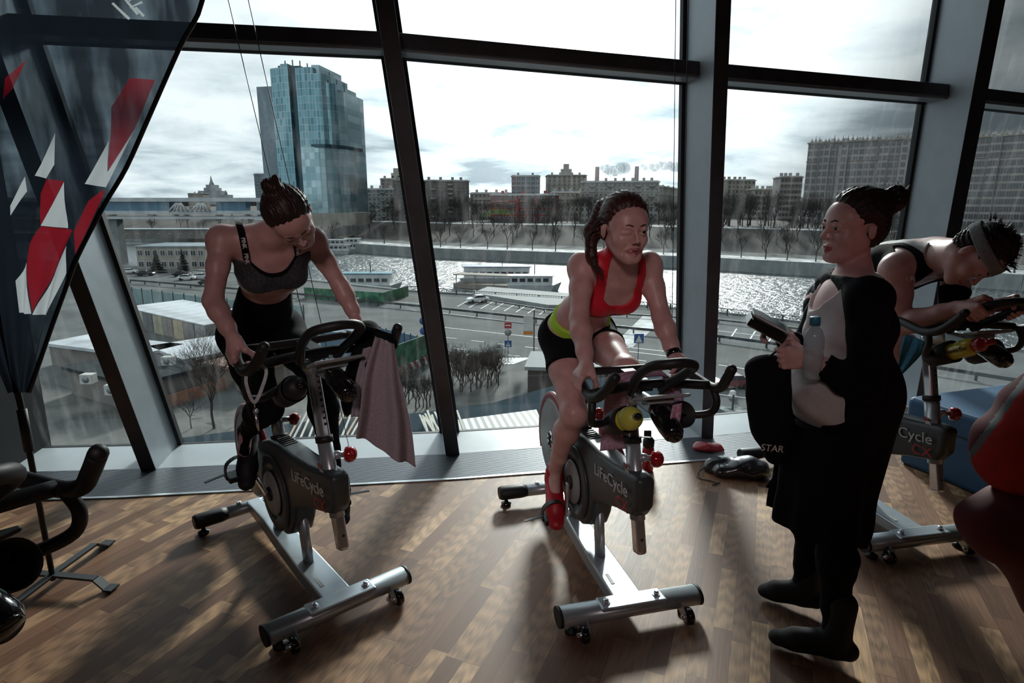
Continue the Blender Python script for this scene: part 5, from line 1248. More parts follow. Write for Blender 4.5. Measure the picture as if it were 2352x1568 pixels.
def shoe(parent, A, toe, m, sole_m, k=1.0, up=(0, 0, 1), name='shoe', lace=None, high=False, part=True, heel=0.0):
    """running shoe around ankle A, pointing to the toe tip"""
    A = np.array(tuple(A), float); T = np.array(tuple(toe), float); f = nrm(T-A); upv = np.array(up, float); upv = nrm(upv - f*(upv@f)); x = np.cross(f, upv)
    B = SDF(); M = np.stack([x, f, upv], 1); L = np.linalg.norm(T-A)
    q = lambda a, b, c: A + x*a + f*b + upv*c
    B.cap(q(0, -.045, -.055), q(0, .0, -.055), .036, .037, .02); B.cap(q(0, .0, -.055), q(0, L*.55, -.062), .037, .043, .02); B.cap(q(0, L*.55, -.062), q(0, L-.045, -.070), .043, .036, .02, fl=(upv, .72))
    B.cap(q(0, -.012, -.02), q(0, -.008, .012), .040, .040, .02); B.cap(q(0, .01, -.02), q(0, L*.5, -.050), .036, .028, .025)
    if high: B.cap(q(0, -.01, 0), q(0, -.02, .12), .044, .047, .02)
    lo, hi = bounds(B, .02); G = grid(lo, hi, .0035); F = B.field(G); s = lin(G, A, upv); u = np.maximum(F, -(s + .088)); o = field_mesh(name, u, G, m, parent)
    F2 = np.maximum(np.maximum(F-.004, s + .080), -(s + .103)); field_mesh('sole', F2, G, sole_m, o if part else parent).location = (0,0,0)
    if o.parent: [setattr(c, 'location', (0,0,0)) for c in kids(o)]
    if lace:
        for j in range(5):
            t = .035 + j*.020; w = .020; qq = MB(); O = V(parent.location); a, b, c = (V(tuple(q(e*w, t, -.004 - t*.22 + (.006 if e == 0 else -.004)))) - O for e in (-1, 0, 1)); qq.tube([a, b, c], .0022, 6); qq.build('lace', lace, o)
    return o

# ---- woman in the middle: red top, lime waistband, winking
def rider_red():
    r = empty('person', 'winking woman in red sports top and lime-banded black shorts riding the middle bike', 'person', (.30, 2.75, 0))
    B = SDF(); H = Head((.408, 2.25, 1.516), (.27, -.94, -.10), (.02, -.10, 1), 1.04)
    pel, wai, che, nb = (.30, 2.76, 1.03), (.318, 2.64, 1.155), (.392, 2.475, 1.275), (.415, 2.375, 1.375)
    lat = np.array((-.955, -.30, 0.0))*-1
    M1, M2, M3 = torso(B, pel, wai, che, nb, lat, .93, bust=1.0, hipk=1.02, wk=.94)
    SR, SL = (.272, 2.375, 1.362), (.548, 2.462, 1.358)
    shoulders(B, nb, SR, SL, H, .95, .047)
    WR, GR = (.262, 2.075, 1.056), V(bl(bike2, .01, -.217, .992)); WL, GL = (.622, 2.265, 1.036), V(bl(bike2, -.10, .195, .995))
    arm(B, SR, (.250, 2.235, 1.185), WR, .98); arm(B, SL, (.592, 2.375, 1.165), WL, .98)
    fwd = np.array((math.sin(R(14)), -math.cos(R(14)), 0)); l_ = np.array((math.cos(R(14)), math.sin(R(14)), 0))
    add_hand(B, WR, GR, fwd, -l_, 1); add_hand(B, WL, GL, fwd, l_, 1)
    HR, HL = (.222, 2.745, 1.01), (.388, 2.785, 1.01); KR, KL = (.262, 2.455, .735), (.462, 2.385, .945); AR, AL = (.198, 2.665, .375), (.452, 2.680, .615)
    leg(B, HR, KR, AR, .98); leg(B, HL, KL, AL, .98)
    B.cap(AR, (.20, 2.60, .30), .030, .026, .02, 'leg'); B.cap(AL, (.455, 2.60, .55), .030, .026, .02, 'leg')
    add_head(B, H, wink=1, smile=1.0)
    lo, hi = bounds(B); G = grid(lo, hi, .0050, H, .0022); F = B.field(G)
    field_mesh('body', F, G, [m_skin, m_lip], r, lip_pick(H, 1.0)); face_parts(H, r, m_hairr, wink=1, smile=1)
    T = B.field(G, {'torso'}); x = lin(G, che, M3[:, 0]); y = lin(G, che, M3[:, 1]); z = lin(G, che, M3[:, 2])
    m_rd = mat('red_stretch_fabric', (.72, .012, .035), .5, scale=60, var=.06)
    # top: scoop neck, straps over the shoulders, open below the band
    sc = np.abs(np.abs(x) - .083) - .018
    low = np.maximum(z - (.012 + 9.0*x*x), z - .085); body_r = np.maximum(np.minimum(low, sc), -(z + .044))
    field_mesh('sports_top', np.maximum(T - .0065, body_r), G, m_rd, r, label='red sports top')
    field_mesh('top_band', np.maximum(T - .0060, np.maximum(z + .044, -(z + .068))), G, m_blk, r, label='black elastic band')
    LG = B.field(G, {'leg'}); LT_ = B.field(G, {'torso', 'leg'}); zp = lin(G, pel, M1[:, 2]); dR = lin(G, HR, nrm(np.array(KR)-HR)); dL = lin(G, HL, nrm(np.array(KL)-HL)); xp = lin(G, pel, M1[:, 0])
    hem = np.where(xp > 0, dL, dR) - .17
    field_mesh('shorts', np.minimum(np.minimum(np.maximum(T - .0085, zp - .068), np.maximum(LG - .0085, hem)), np.maximum(LT_ - .0085, np.maximum(zp - .055 - 1.2*np.maximum(lin(G, pel, M1[:, 1])-.06, 0), hem))), G, m_blk, r, label='black shorts')
    m_lime = mat('lime_waistband', (.50, .95, .06), .6, scale=60, var=.05)
    field_mesh('waistband', np.maximum(T - .0105, np.maximum(zp - .118, -(zp - .062))), G, m_lime, r, label='lime waistband')
    def tail(D):
        D.ell(H.p(.0, -.075, .070), (.040, .036, .036), None, .03, 'h'); D.cap(H.p(0, -.085, .085), H.p(.035, -.110, .055), .026, .032, .02, 'h'); D.cap(H.p(.035, -.110, .055), H.p(.085, -.085, -.020), .032, .028, .02, 'h'); D.cap(H.p(.085, -.085, -.020), H.p(.100, -.045, -.100), .028, .018, .02, 'h'); D.cap(H.p(.100, -.045, -.100), H.p(.088, -.015, -.160), .018, .004, .02, 'h')
    hair_mesh(H, .0038, m_hairr, r, tail, line=lambda x, z: .057 + .55*np.maximum(z-.045, -.02) - 0.9*np.maximum(np.abs(x)-.045, 0)*(z<.03))
    q = MB(); O = V(r.location); rnd = random.Random(4)
    for k in range(22):
        t = rnd.random(); a = H.p(.055+.02*t, -.06+.05*t, .06-.05*t); b = H.p(.100+.02*rnd.random(), -.06+.02*t, -.03); c = H.p(.115-.02*rnd.random(), -.045+.02*t, -.09-.03*t); d = H.p(.095-.04*rnd.random(), -.01, -.14-.05*rnd.random())
        q.tube([p - O for p in smooth_path([V(a), V(b), V(c), V(d)], 4)], .0012, 4, cap=False)
    o = q.build('loose_strands', m_hairr, r); o['kind'] = 'stuff'
    q = MB(); W = V(WL); d = (V(GL) - V((.592, 2.375, 1.165))).normalized(); q.lathe([(.027, -.011), (.0295, -.009), (.0295, .009), (.027, .011)], W - d*.012 - O, d, n=24); q.build('watch', m_blackg, r)
    m_rs_ = mat('red_running_shoe', (.55, .015, .03), .45, scale=30); m_so = mat('white_sole', (.5, .45, .42), .6); m_yl = mat('yellow_lace', (.65, .60, .12), .6)
    m_sock = mat('mauve_sock', (.38, .22, .28), .9, scale=50)
    for A, T_ in ((AR, (.200, 2.43, .245)), (AL, (.475, 2.43, .50))):
        A = np.array(A); q = MB(); d = V((0, .15, 1)).normalized(); q.lathe([(.034, -.03), (.037, .0), (.036, .035), (.034, .037)], V(A) - O, d, n=20); q.build('sock', m_sock, r)
        shoe(r, A + np.array((0, 0, -.012)), T_, m_rs_, m_so, lace=m_yl)
    return r
# ---- woman on the left: grey top with lettered straps, leggings, head bowed
def rider_grey():
    r = empty('person', 'woman in dark grey sports top and black leggings bowing her head on the left bike', 'person', (-1.10, 2.62, 0))
    B = SDF(); H = Head((-.748, 2.10, 1.560), (.42, -.38, -.80), (-.0, -.84, .45), .93)
    pel, wai, che, nb = (-1.105, 2.64, 1.08), (-1.02, 2.50, 1.24), (-.915, 2.33, 1.375), (-.885, 2.245, 1.485)
    SR, SL = np.array((-1.035, 2.20, 1.475)), np.array((-.765, 2.375, 1.462)); lat = nrm(SL-SR)
    M1, M2, M3 = torso(B, pel, wai, che, nb, lat, .88, bust=.95, wk=.96, hipk=1.08)
    shoulders(B, nb, SR, SL, H, .92, .048)
    GR = V(bl(bike1, -.06, -.255, 1.093)); WR = GR + V((-.035, .015, .075)); GL = V(bl(bike1, -.14, .19, 1.095)); WL = GL + V((.005, .02, .075))
    arm(B, SR, (-1.035, 2.09, 1.275), WR, .90, m=.95); arm(B, SL, (-.672, 2.385, 1.285), WL, .90, m=.95)
    a = R(40); fwd = np.array((math.sin(a), -math.cos(a), 0)); l_ = np.array((math.cos(a), math.sin(a), 0))
    add_hand(B, WR, GR, fwd, -l_, 1); add_hand(B, WL, GL, fwd, l_, 1)
    HR, HL = (-1.175, 2.58, 1.045), (-1.035, 2.70, 1.045); KR, KL = (-.985, 2.335, .80), (-.795, 2.43, .895); AR, AL = (-1.20, 2.60, .60), (-.80, 2.54, .42)
    leg(B, HR, KR, AR, 1.0); leg(B, HL, KL, AL, 1.0)
    B.cap(AR, (-1.19, 2.53, .53), .030, .026, .02, 'leg'); B.cap(AL, (-.79, 2.47, .35), .030, .026, .02, 'leg')
    add_head(B, H)
    lo, hi = bounds(B); G = grid(lo, hi, .0050, H, .0024); F = B.field(G)
    field_mesh('body', F, G, [m_skin, m_lip], r, lip_pick(H)); face_parts(H, r, m_hair)
    T = B.field(G, {'torso'}); x = lin(G, che, M3[:, 0]); y = lin(G, che, M3[:, 1]); z = lin(G, che, M3[:, 2])
    m_gt = mat('heather_grey_fabric', (.060, .068, .082), .7, scale=120, col2=(.025, .028, .035))
    z = z - .075; low = z - (-.030 + 8*x*x); cup = np.maximum(np.minimum(low, np.abs(np.abs(x)-.13)+z-.0), z-.035)
    sh = np.maximum(np.maximum(np.maximum(low, z-.010), -(z+.100)), np.abs(x)-.138)
    field_mesh('sports_top', np.maximum(T - .0065, sh), G, m_gt, r, label='dark grey sports top')
    edge = np.maximum(np.abs(low + .004) - .006, np.maximum(z-.03, -(z+.08))); edge = np.where(y > 0, edge, 1.0)
    field_mesh('neck_trim', np.maximum(T - .0085, edge), G, m_blk, r, label='black neck trim')
    strap = np.maximum(np.maximum(np.abs(np.abs(x) - .088) - .0115, -(z - .02)), -y-.06)
    field_mesh('shoulder_straps', np.maximum(T - .0075, strap), G, m_blk, r, label='black shoulder straps with white lettering')
    # PINK lettering down the front of each strap, laid on the surface of the chest
    O = V(r.location); m_wl = mat('white_print', (.75, .74, .74), .6)
    Tf = lambda P: _probe(T, G, P)
    for sg in (-1, 1):
        for j, zz in enumerate((.035, .088, .141) if sg < 0 else (.040, .093)):
            def surf(zv):
                base = np.array(che) + M3[:, 0]*sg*.088 + M3[:, 2]*(zv+.075)
                for st in np.arange(.16, -.02, -.0015):
                    P = base + M3[:, 1]*st
                    if Tf(P) < .0090: return P
                return None
            a_, b_ = surf(zz+.012), surf(zz-.012)
            if a_ is None or b_ is None: continue
            X = V(b_-a_).normalized(); Y = V(M3[:, 0]*1.0); Y = (Y - X*Y.dot(X)).normalized(); Z = X.cross(Y)
            if Z.dot(V(M3[:, 1])+V((0,0,.5))) < 0: Y = -Y; Z = X.cross(Y)
            Mx = Matrix.Translation(V((a_+b_)/2) - O + Z*.0015) @ Matrix((X, Y, Z)).transposed().to_4x4()
            text_obj('strap_lettering', 'PINK', .019, m_wl, r, Mx, sx=.95, font_w=.0006)
    LT = B.field(G, {'torso', 'leg'}); zp = lin(G, pel, M1[:, 2]); dA = lin(G, AR, nrm(np.array(KR)-AR)); dB = lin(G, AL, nrm(np.array(KL)-AL)); X, Y, Z = PXYZ(G)
    anR = np.maximum(np.sqrt((X-AR[0])**2+(Y-AR[1])**2+(Z-AR[2])**2) - .13, dA - .035); anL = np.maximum(np.sqrt((X-AL[0])**2+(Y-AL[1])**2+(Z-AL[2])**2) - .13, dB - .035)
    ff = np.minimum(np.maximum(T - .006, zp - .265), np.maximum(B.field(G, {'leg'}) - .005, np.maximum(-anR, -anL))); ff = np.minimum(ff, np.maximum(np.maximum(LT - .005, zp - .15), np.maximum(-anR, -anL)))
    field_mesh('leggings', ff, G, m_blk, r, label='black high waisted leggings')
    def bun(D):
        D.ell(H.p(0, -.060, .118), (.030, .030, .026), None, .012, 'h'); D.ell(H.p(.012, -.072, .128), (.020, .022, .020), None, .008, 'h'); D.ell(H.p(-.016, -.080, .118), (.018, .02, .02), None, .008, 'h')
    hair_mesh(H, .0040, m_hair, r, bun, line=lambda x, z: .052 + .55*np.maximum(z-.045, -.02), strands=75, amp=.0017)
    m_bs = mat('black_running_shoe', (.012, .012, .015), .6, scale=30); m_so = mat('dark_sole', (.03, .03, .035), .7)
    for A, T_ in ((AR, (-1.15, 2.41, .43)), (AL, (-.71, 2.36, .31))):
        s = shoe(r, np.array(A) + np.array((0, 0, -.01)), T_, m_bs, m_so, lace=m_blk)
    return r
def _probe(f, G, P):
    i = [int(np.searchsorted(G[j], P[j])) for j in range(3)]; i = [min(max(i[j], 0), f.shape[j]-1) for j in range(3)]; return f[tuple(i)]

# ---- man on the right bike: grey headband, black and white tank top, leaning on the bars
def rider_man():
    r = empty('person', 'man with grey headband and black tank top bent over the right bike', 'person', (1.776, 3.29, 0))
    B = SDF(); H = Head((1.872, 2.475, 1.405), (.10, -.42, -.90), (.62, -.66, .38), 1.06)
    pel, wai, che, nb = (1.776, 3.27, 1.10), (1.775, 3.08, 1.22), (1.82, 2.86, 1.325), (1.86, 2.66, 1.385)
    SR, SL = np.array((1.700, 2.700, 1.315)), np.array((2.035, 2.775, 1.315)); lat = nrm(SL-SR)
    M1, M2, M3 = torso(B, pel, wai, che, nb, lat, 1.12, bust=0, wk=1.1, sk=1.08)
    shoulders(B, nb, SR, SL, H, 1.12, .060)
    GR = V(bl(bike3, .185, -.076, 1.188)); GL = V(bl(bike3, .185, .076, 1.185)); WR = GR + V((-.045, .075, .0)); WL = GL + V((-.02, .09, .005))
    ER, EL = (1.725, 2.655, 1.075), (1.955, 2.690, 1.085)
    arm(B, SR, ER, WR, 1.12, m=1.15); arm(B, SL, EL, WL, 1.12, m=1.12)
    a = R(11); fwd = np.array((math.sin(a), -math.cos(a), 0)); l_ = np.array((math.cos(a), math.sin(a), 0))
    add_hand(B, WR, GR, (fwd[0], fwd[1], .7), -l_, 1, s=1.08); add_hand(B, WL, GL, (fwd[0], fwd[1], .7), l_, 1, s=1.08)
    HR, HL = (1.69, 3.25, 1.06), (1.87, 3.29, 1.06); KR, KL = (1.70, 2.86, .84), (1.92, 2.92, .93); AR, AL = (1.69, 2.99, .42), (1.93, 3.16, .55)
    leg(B, HR, KR, AR, 1.08); leg(B, HL, KL, AL, 1.08); B.cap(AR, (1.69, 2.92, .35), .032, .028, .02, 'leg'); B.cap(AL, (1.93, 3.08, .48), .032, .028, .02, 'leg')
    add_head(B, H, male=True)
    lo, hi = bounds(B); G = grid(lo, hi, .0058, H, .003); F = B.field(G)
    field_mesh('body', F, G, [m_skin, m_lip], r, lip_pick(H)); face_parts(H, r, m_hair)
    T = B.field(G, {'torso'}); x = lin(G, che, M3[:, 0]); y = lin(G, che, M3[:, 1]); z = lin(G, che, M3[:, 2])
    tank = np.minimum(z - (.02 + 5*x*x), np.abs(np.abs(x)-.095) - .030); tank = np.maximum(tank, z - .23); zp = lin(G, pel, M1[:, 2])
    f = np.maximum(T - .007, np.maximum(tank, -(zp + .02))); wl = lambda P: ((np.abs(np.abs((P-np.array(che)) @ M3[:, 0]) - .085) < .020) & (((P-np.array(che)) @ M3[:, 1]) < .02)).astype(int)
    field_mesh('tank_top', f, G, [m_blk, mat('white_panel', (.55, .55, .55), .7)], r, wl)
    LG = B.field(G, {'leg'}); dR = lin(G, HR, nrm(np.array(KR)-HR)); dL = lin(G, HL, nrm(np.array(KL)-HL)); xp = lin(G, pel, M1[:, 0])
    field_mesh('shorts', np.minimum(np.maximum(T - .009, zp - .03), np.maximum(LG - .009, np.where(xp > 0, dL, dR) - .22)), G, m_blk, r)
    AG = B.field(G, {'arm'}); e_ = lin(G, np.array(EL)*.5+SL*.5, nrm(np.array(EL)-SL)); c_ = lin(G, EL, l_)
    bx = np.maximum(np.abs(lin(G, np.array(EL)*.62+SL*.38, nrm(np.array(EL)-SL))) - .062, np.sqrt((PXYZ(G)[0]-1.99)**2 + (PXYZ(G)[1]-2.73)**2 + (PXYZ(G)[2]-1.17)**2) - .13)
    field_mesh('arm_sleeve', np.maximum(AG - .005, bx), G, m_blk, r, label='black sleeve on the upper arm')
    m_hb = mat('grey_terry_headband', (.27, .29, .31), .95, scale=120, bump=.4)
    B2 = SDF(); B2.ell(H.p(0, -.012, .034), np.array((.089, .108, .098))*H.k, H.M); G2 = grid(H.c-.14, H.c+.14, .003); f2 = B2.field(G2); u = lin(G2, H.p(0, 0, .040), H.M @ nrm((0, -.12, 1)))
    field_mesh('headband', np.maximum(f2, np.abs(u) - .021*H.k), G2, m_hb, r, label='grey headband')
    hair_mesh(H, .004, m_hair, r, line=lambda x, z: .060 + .6*np.maximum(z-.05, -.01), thick=.012, strands=60, amp=.003)
    q = MB(); O = V(r.location); rnd = random.Random(9)
    for k in range(130):
        th = rnd.uniform(0, 6.28); ph = rnd.uniform(0, 1.1); d = V((math.sin(ph)*math.cos(th), math.sin(ph)*math.sin(th)*1.2, math.cos(ph))); p = V(H.p(*(d.x*.078, -.016+d.y*.095, .036+d.z*.084))); dd = V(H.M @ np.array(tuple(d + V((rnd.uniform(-.3,.3), rnd.uniform(-.3,.3), 0))))); q.tube([p-O, p-O+dd*.022], [.004, .0006], 4, cap=False)
    o = q.build('hair_tuft', m_hair, r); o['kind'] = 'stuff'
    m_wt = mat('white_print', (.75, .74, .74), .6); best = None
    for sx in (-.075,):
        base = np.array(che) + M3[:, 0]*sx + M3[:, 2]*.02
        for st in np.arange(.22, 0, -.002):
            P = base + M3[:, 1]*st
            if _probe(T, G, P) < .009: best = P; break
    if best is not None:
        n_ = V((-.55, -.75, -.15)).normalized(); X_ = V((.75, -.60, 0)); X_ = (X_ - n_*X_.dot(n_)).normalized(); Y_ = n_.cross(X_); base = V(tuple(SR*.35 + np.array(SL)*.2 + np.array(che)*.45))
        for st in range(200):
            P = base + n_*(.20 - st*.001)
            if _probe(T, G, np.array(tuple(P))) < .0095: break
        text_obj('chest_lettering', 'TYR', .030, m_wt, r, Matrix.Translation(P - O + n_*.004) @ Matrix((X_, Y_, n_)).transposed().to_4x4(), sx=1.2)
    for A, T_ in ((AR, (1.71, 2.76, .31)), (AL, (1.96, 2.92, .44))): shoe(r, A, T_, mat('black_running_shoe', (.012, .012, .015), .6, scale=30), mat('dark_sole', (.03, .03, .035), .7))
    return r
# ---- standing woman: black long cardigan over a white tee, hair in a bun
def standing():
    r = empty('person', 'standing woman in long black cardigan and pale tee, hair in a bun, holding a phone', 'person', (1.14, 2.05, 0))
    B = SDF(); H = Head((1.138, 2.06, 1.528), (-.97, -.12, -.02), (.06, -.02, 1), 1.03)
    f = np.array((-.97, .20, 0)); f = nrm(f); l = np.array((-f[1], f[0], 0))        # l = her left, towards the camera
    pel, wai, che, nb = (1.155, 2.055, .93), (1.150, 2.055, 1.08), (1.140, 2.050, 1.215), (1.150, 2.050, 1.355)
    M1, M2, M3 = torso(B, pel, wai, che, nb, -l, 1.0, bust=1.12, wk=1.12, hipk=1.05)
    SL, SR = np.array(nb) + l*.160 + np.array((.0, 0, -.045)), np.array(nb) - l*.160 + np.array((0, 0, -.045))
    shoulders(B, nb, SR, SL, H, .95, .043)
    EL, WL = (1.120, 1.850, 1.035), tuple(gy(1862, 828, 1.95)); ER, WR = (1.10, 2.26, 1.05), (.965, 2.085, 1.135)
    arm(B, SL, EL, WL, 1.0, m=1.0); arm(B, SR, ER, WR, .98)
    GRIP = V((.905, 2.035, 1.150)); D = V((-.62, .05, .34)).normalized()
    add_hand(B, WR, GRIP + V((.012, .012, .0)), -D, (-.1, .9, .4), -1, r=.020, curl=.8); GL2 = gy(1803, 818, 1.985); add_hand(B, WL, GL2, (-.30, .05, 1), (-.40, -.9, .1), 1, r=.011, curl=1.0)
    HL, HR = np.array(pel) + l*.085, np.array(pel) - l*.085; KL, KR = (1.15, 1.965, .50), (1.16, 2.145, .51); AL, AR = (1.145, 1.885, .115), (1.170, 2.175, .115)
    leg(B, HL, KL, AL, 1.02); leg(B, HR, KR, AR, 1.02)
    add_head(B, H)
    lo, hi = bounds(B); G = grid(lo, hi, .0052, H, .0026); F = B.field(G)
    field_mesh('body', F, G, [m_skin, m_lip], r, lip_pick(H)); face_parts(H, r, m_hair)
    T = B.field(G, {'torso'}); A_ = B.field(G, {'arm'}); LG = B.field(G, {'leg'}); TA = B.field(G, {'torso', 'arm'}); X, Y, Z = PXYZ(G)
    y = lin(G, che, f); x = lin(G, che, l); zz = Z + 0*X + 0*Y
    m_tee = mat('pale_grey_tee', (.62, .60, .62), .85, scale=30, var=.05); sg = .06*np.maximum(y, 0)
    fold = .0025*np.sin(zz*70 + 30*x) + .002*np.sin(zz*35 - 45*x)
    B3 = SDF(); B3.ell(np.array(pel)+f*.015+np.array((0,0,.03)), (.170, .150, .13), np.stack([l, f, (0,0,1)], 1), .06); B3.p += [p for p in B.p if p[6] == 'torso']; T3 = B3.field(G)
    neckl = np.where(y > .0, zz - (1.245 + 7*x*x), zz - 1.38); neckl = np.maximum(neckl, zz - 1.38)
    field_mesh('tee', np.maximum(np.minimum(T, T3) - .010 + fold, np.maximum(neckl, .845 - zz)), G, m_tee, r, label='pale loose tee')
    field_mesh('leggings', np.maximum(np.minimum(LG, T) - .008 + .002*np.sin(zz*90), np.maximum(zz - 1.0, .12 - zz)), G, m_blk, r, label='black leggings')
    # cardigan: sleeves, back and side panels, long skirt, open in front
    D_ = SDF(); D_.p += [p for p in B.p if p[6] == 'torso' and not (p[0] == 'c')] + [p for p in B.p if p[6] == 'torso' and p[0] == 'c' and float(p[2][2]) < 1.37]
    D_.cap((1.165, 2.055, .95), (1.135, 2.06, .50), .175, .150, .08, 'torso', fl=(l, .92)); D_.cap((1.135, 2.06, .50), (1.13, 2.06, .46), .150, .148, .03, 'torso')
    lo2, hi2 = bounds(D_, .05); lo2[2] = .40; G2 = grid(np.minimum(lo2, lo), np.maximum(hi2, [hi[0], hi[1], 1.5]), .0065); X, Y, Z = PXYZ(G2)
    d = D_.field(G2); y = lin(G2, che, f); x = lin(G2, che, l); zz = Z + 0*X + 0*Y; SA = SDF(); SA.p = [p for p in B.p if p[6] == 'arm' and p[0] in 'ce' and max(p[3] if p[0] == 'c' else p[2].max(), 0) >= .027]; AA = SA.field(G2)
    wr = np.minimum(np.sqrt((X-WL[0])**2+(Y-WL[1])**2+(Z-WL[2])**2), np.sqrt((X-WR[0])**2+(Y-WR[1])**2+(Z-WR[2])**2)); hand = np.minimum(wr, np.sqrt((X-GRIP[0])**2+(Y-GRIP[1])**2+(Z-GRIP[2]+.02)**2)) - .062
    edge = .018 + .045*np.clip((zz-1.12)/.2, 0, 1) + .01*np.sin(zz*14)
    op = np.where(zz > .86, np.minimum(y - edge, 1), np.where(np.abs(x+.02) < .035+.10*np.clip((.86-zz)/.4, 0, 1)*0, y-.05, -1)); skirt = .012*np.sin(np.arctan2(x, y)*11 + zz*3)*np.clip((.95-zz)/.5, 0, 1)
    shell = np.maximum(np.maximum(d - .016 + skirt, op), np.maximum(zz - 1.372, (.435 + .05*np.clip(y*4, -1, 1)) - zz)); nk = np.sqrt((X-1.15)**2 + (Y-2.05)**2) - .068; shell = np.maximum(shell, np.where(zz > 1.33, -nk, -1))
    sl = np.maximum(AA - .014 + .003*np.sin(lin(G2, EL, nrm(np.array(WL)-EL))*70), -hand)
    hh = np.maximum(.02-np.abs(shell-sl), 0)/.02; card = np.minimum(shell, sl) - hh*hh*.005
    field_mesh('cardigan', card, G2, m_blk, r, label='long black open cardigan')
    q = MB(); O = V(r.location)
    P = [gy(1845, 1000, 2.12), gy(1800, 1060, 2.14), gy(1758, 1118, 2.16), gy(1782, 1130, 2.15), gy(1790, 1112, 2.13), gy(1848, 1145, 2.10), gy(1880, 1100, 2.08), gy(1880, 1000, 2.08)]
    q.add([p-O for p in P] + [p-O+V((.01, .012, 0)) for p in P], [tuple(range(8)), tuple(range(15, 7, -1))] + [(i, 8+i, 8+(i+1) % 8, (i+1) % 8) for i in range(8)]); q.build('cardigan_front_flap', m_blk, r)
    def bun(D):
        D.cap(H.p(0, -.075, .075), H.p(0, -.100, .070), .040, .036, .03, 'h')
        for k in range(10):
            t = k*.63; a = H.p(.020*math.cos(t), -.122 + .022*math.sin(t), .082 + .022*math.cos(t+1)); b = H.p(.020*math.cos(t+.63), -.122 + .022*math.sin(t+.63), .082 + .022*math.cos(t+1.63)); D.cap(a, b, .023, .023, .006, 'h')
    hair_mesh(H, .004, m_hair, r, bun, line=lambda x, z: .057 + .55*np.maximum(z-.045, -.02) - 0.9*np.maximum(np.abs(x)-.045, 0)*(z < .03), strands=90)
    q = MB(); rnd = random.Random(2)
    for k in range(16):
        c = V(H.p(rnd.uniform(-.03, .03), -.135+rnd.uniform(-.02, .02), .10)); d1 = V(H.M @ np.array((rnd.uniform(-1,1), rnd.uniform(-1, .6), rnd.uniform(-.5, 1)))).normalized(); e = c + d1*.045; g = e + V((rnd.uniform(-.02,.02), 0, rnd.uniform(-.02,.015))); q.tube([p-O for p in smooth_path([c, e, g, g+V((rnd.uniform(-.015,.015), 0, -.012))], 4)], .0006, 3, cap=False)
    o = q.build('flyaway_hair', m_hair, r); o['kind'] = 'stuff'
    m_bt = mat('black_suede_boot', (.008, .008, .009), .8, scale=40)
    for A, T_ in ((AL, (.945, 1.985, .105)), (AR, (1.015, 2.265, .105))): shoe(r, A, T_, m_bt, m_bt, high=True, name='ankle_boot')
    q = MB(); c = np.array(nb)+f*.075+np.array((0,0,-.045)); q.ball(V(tuple(c))-O, .0035, 8); q.build('pendant', m_blackg, r)
    return r
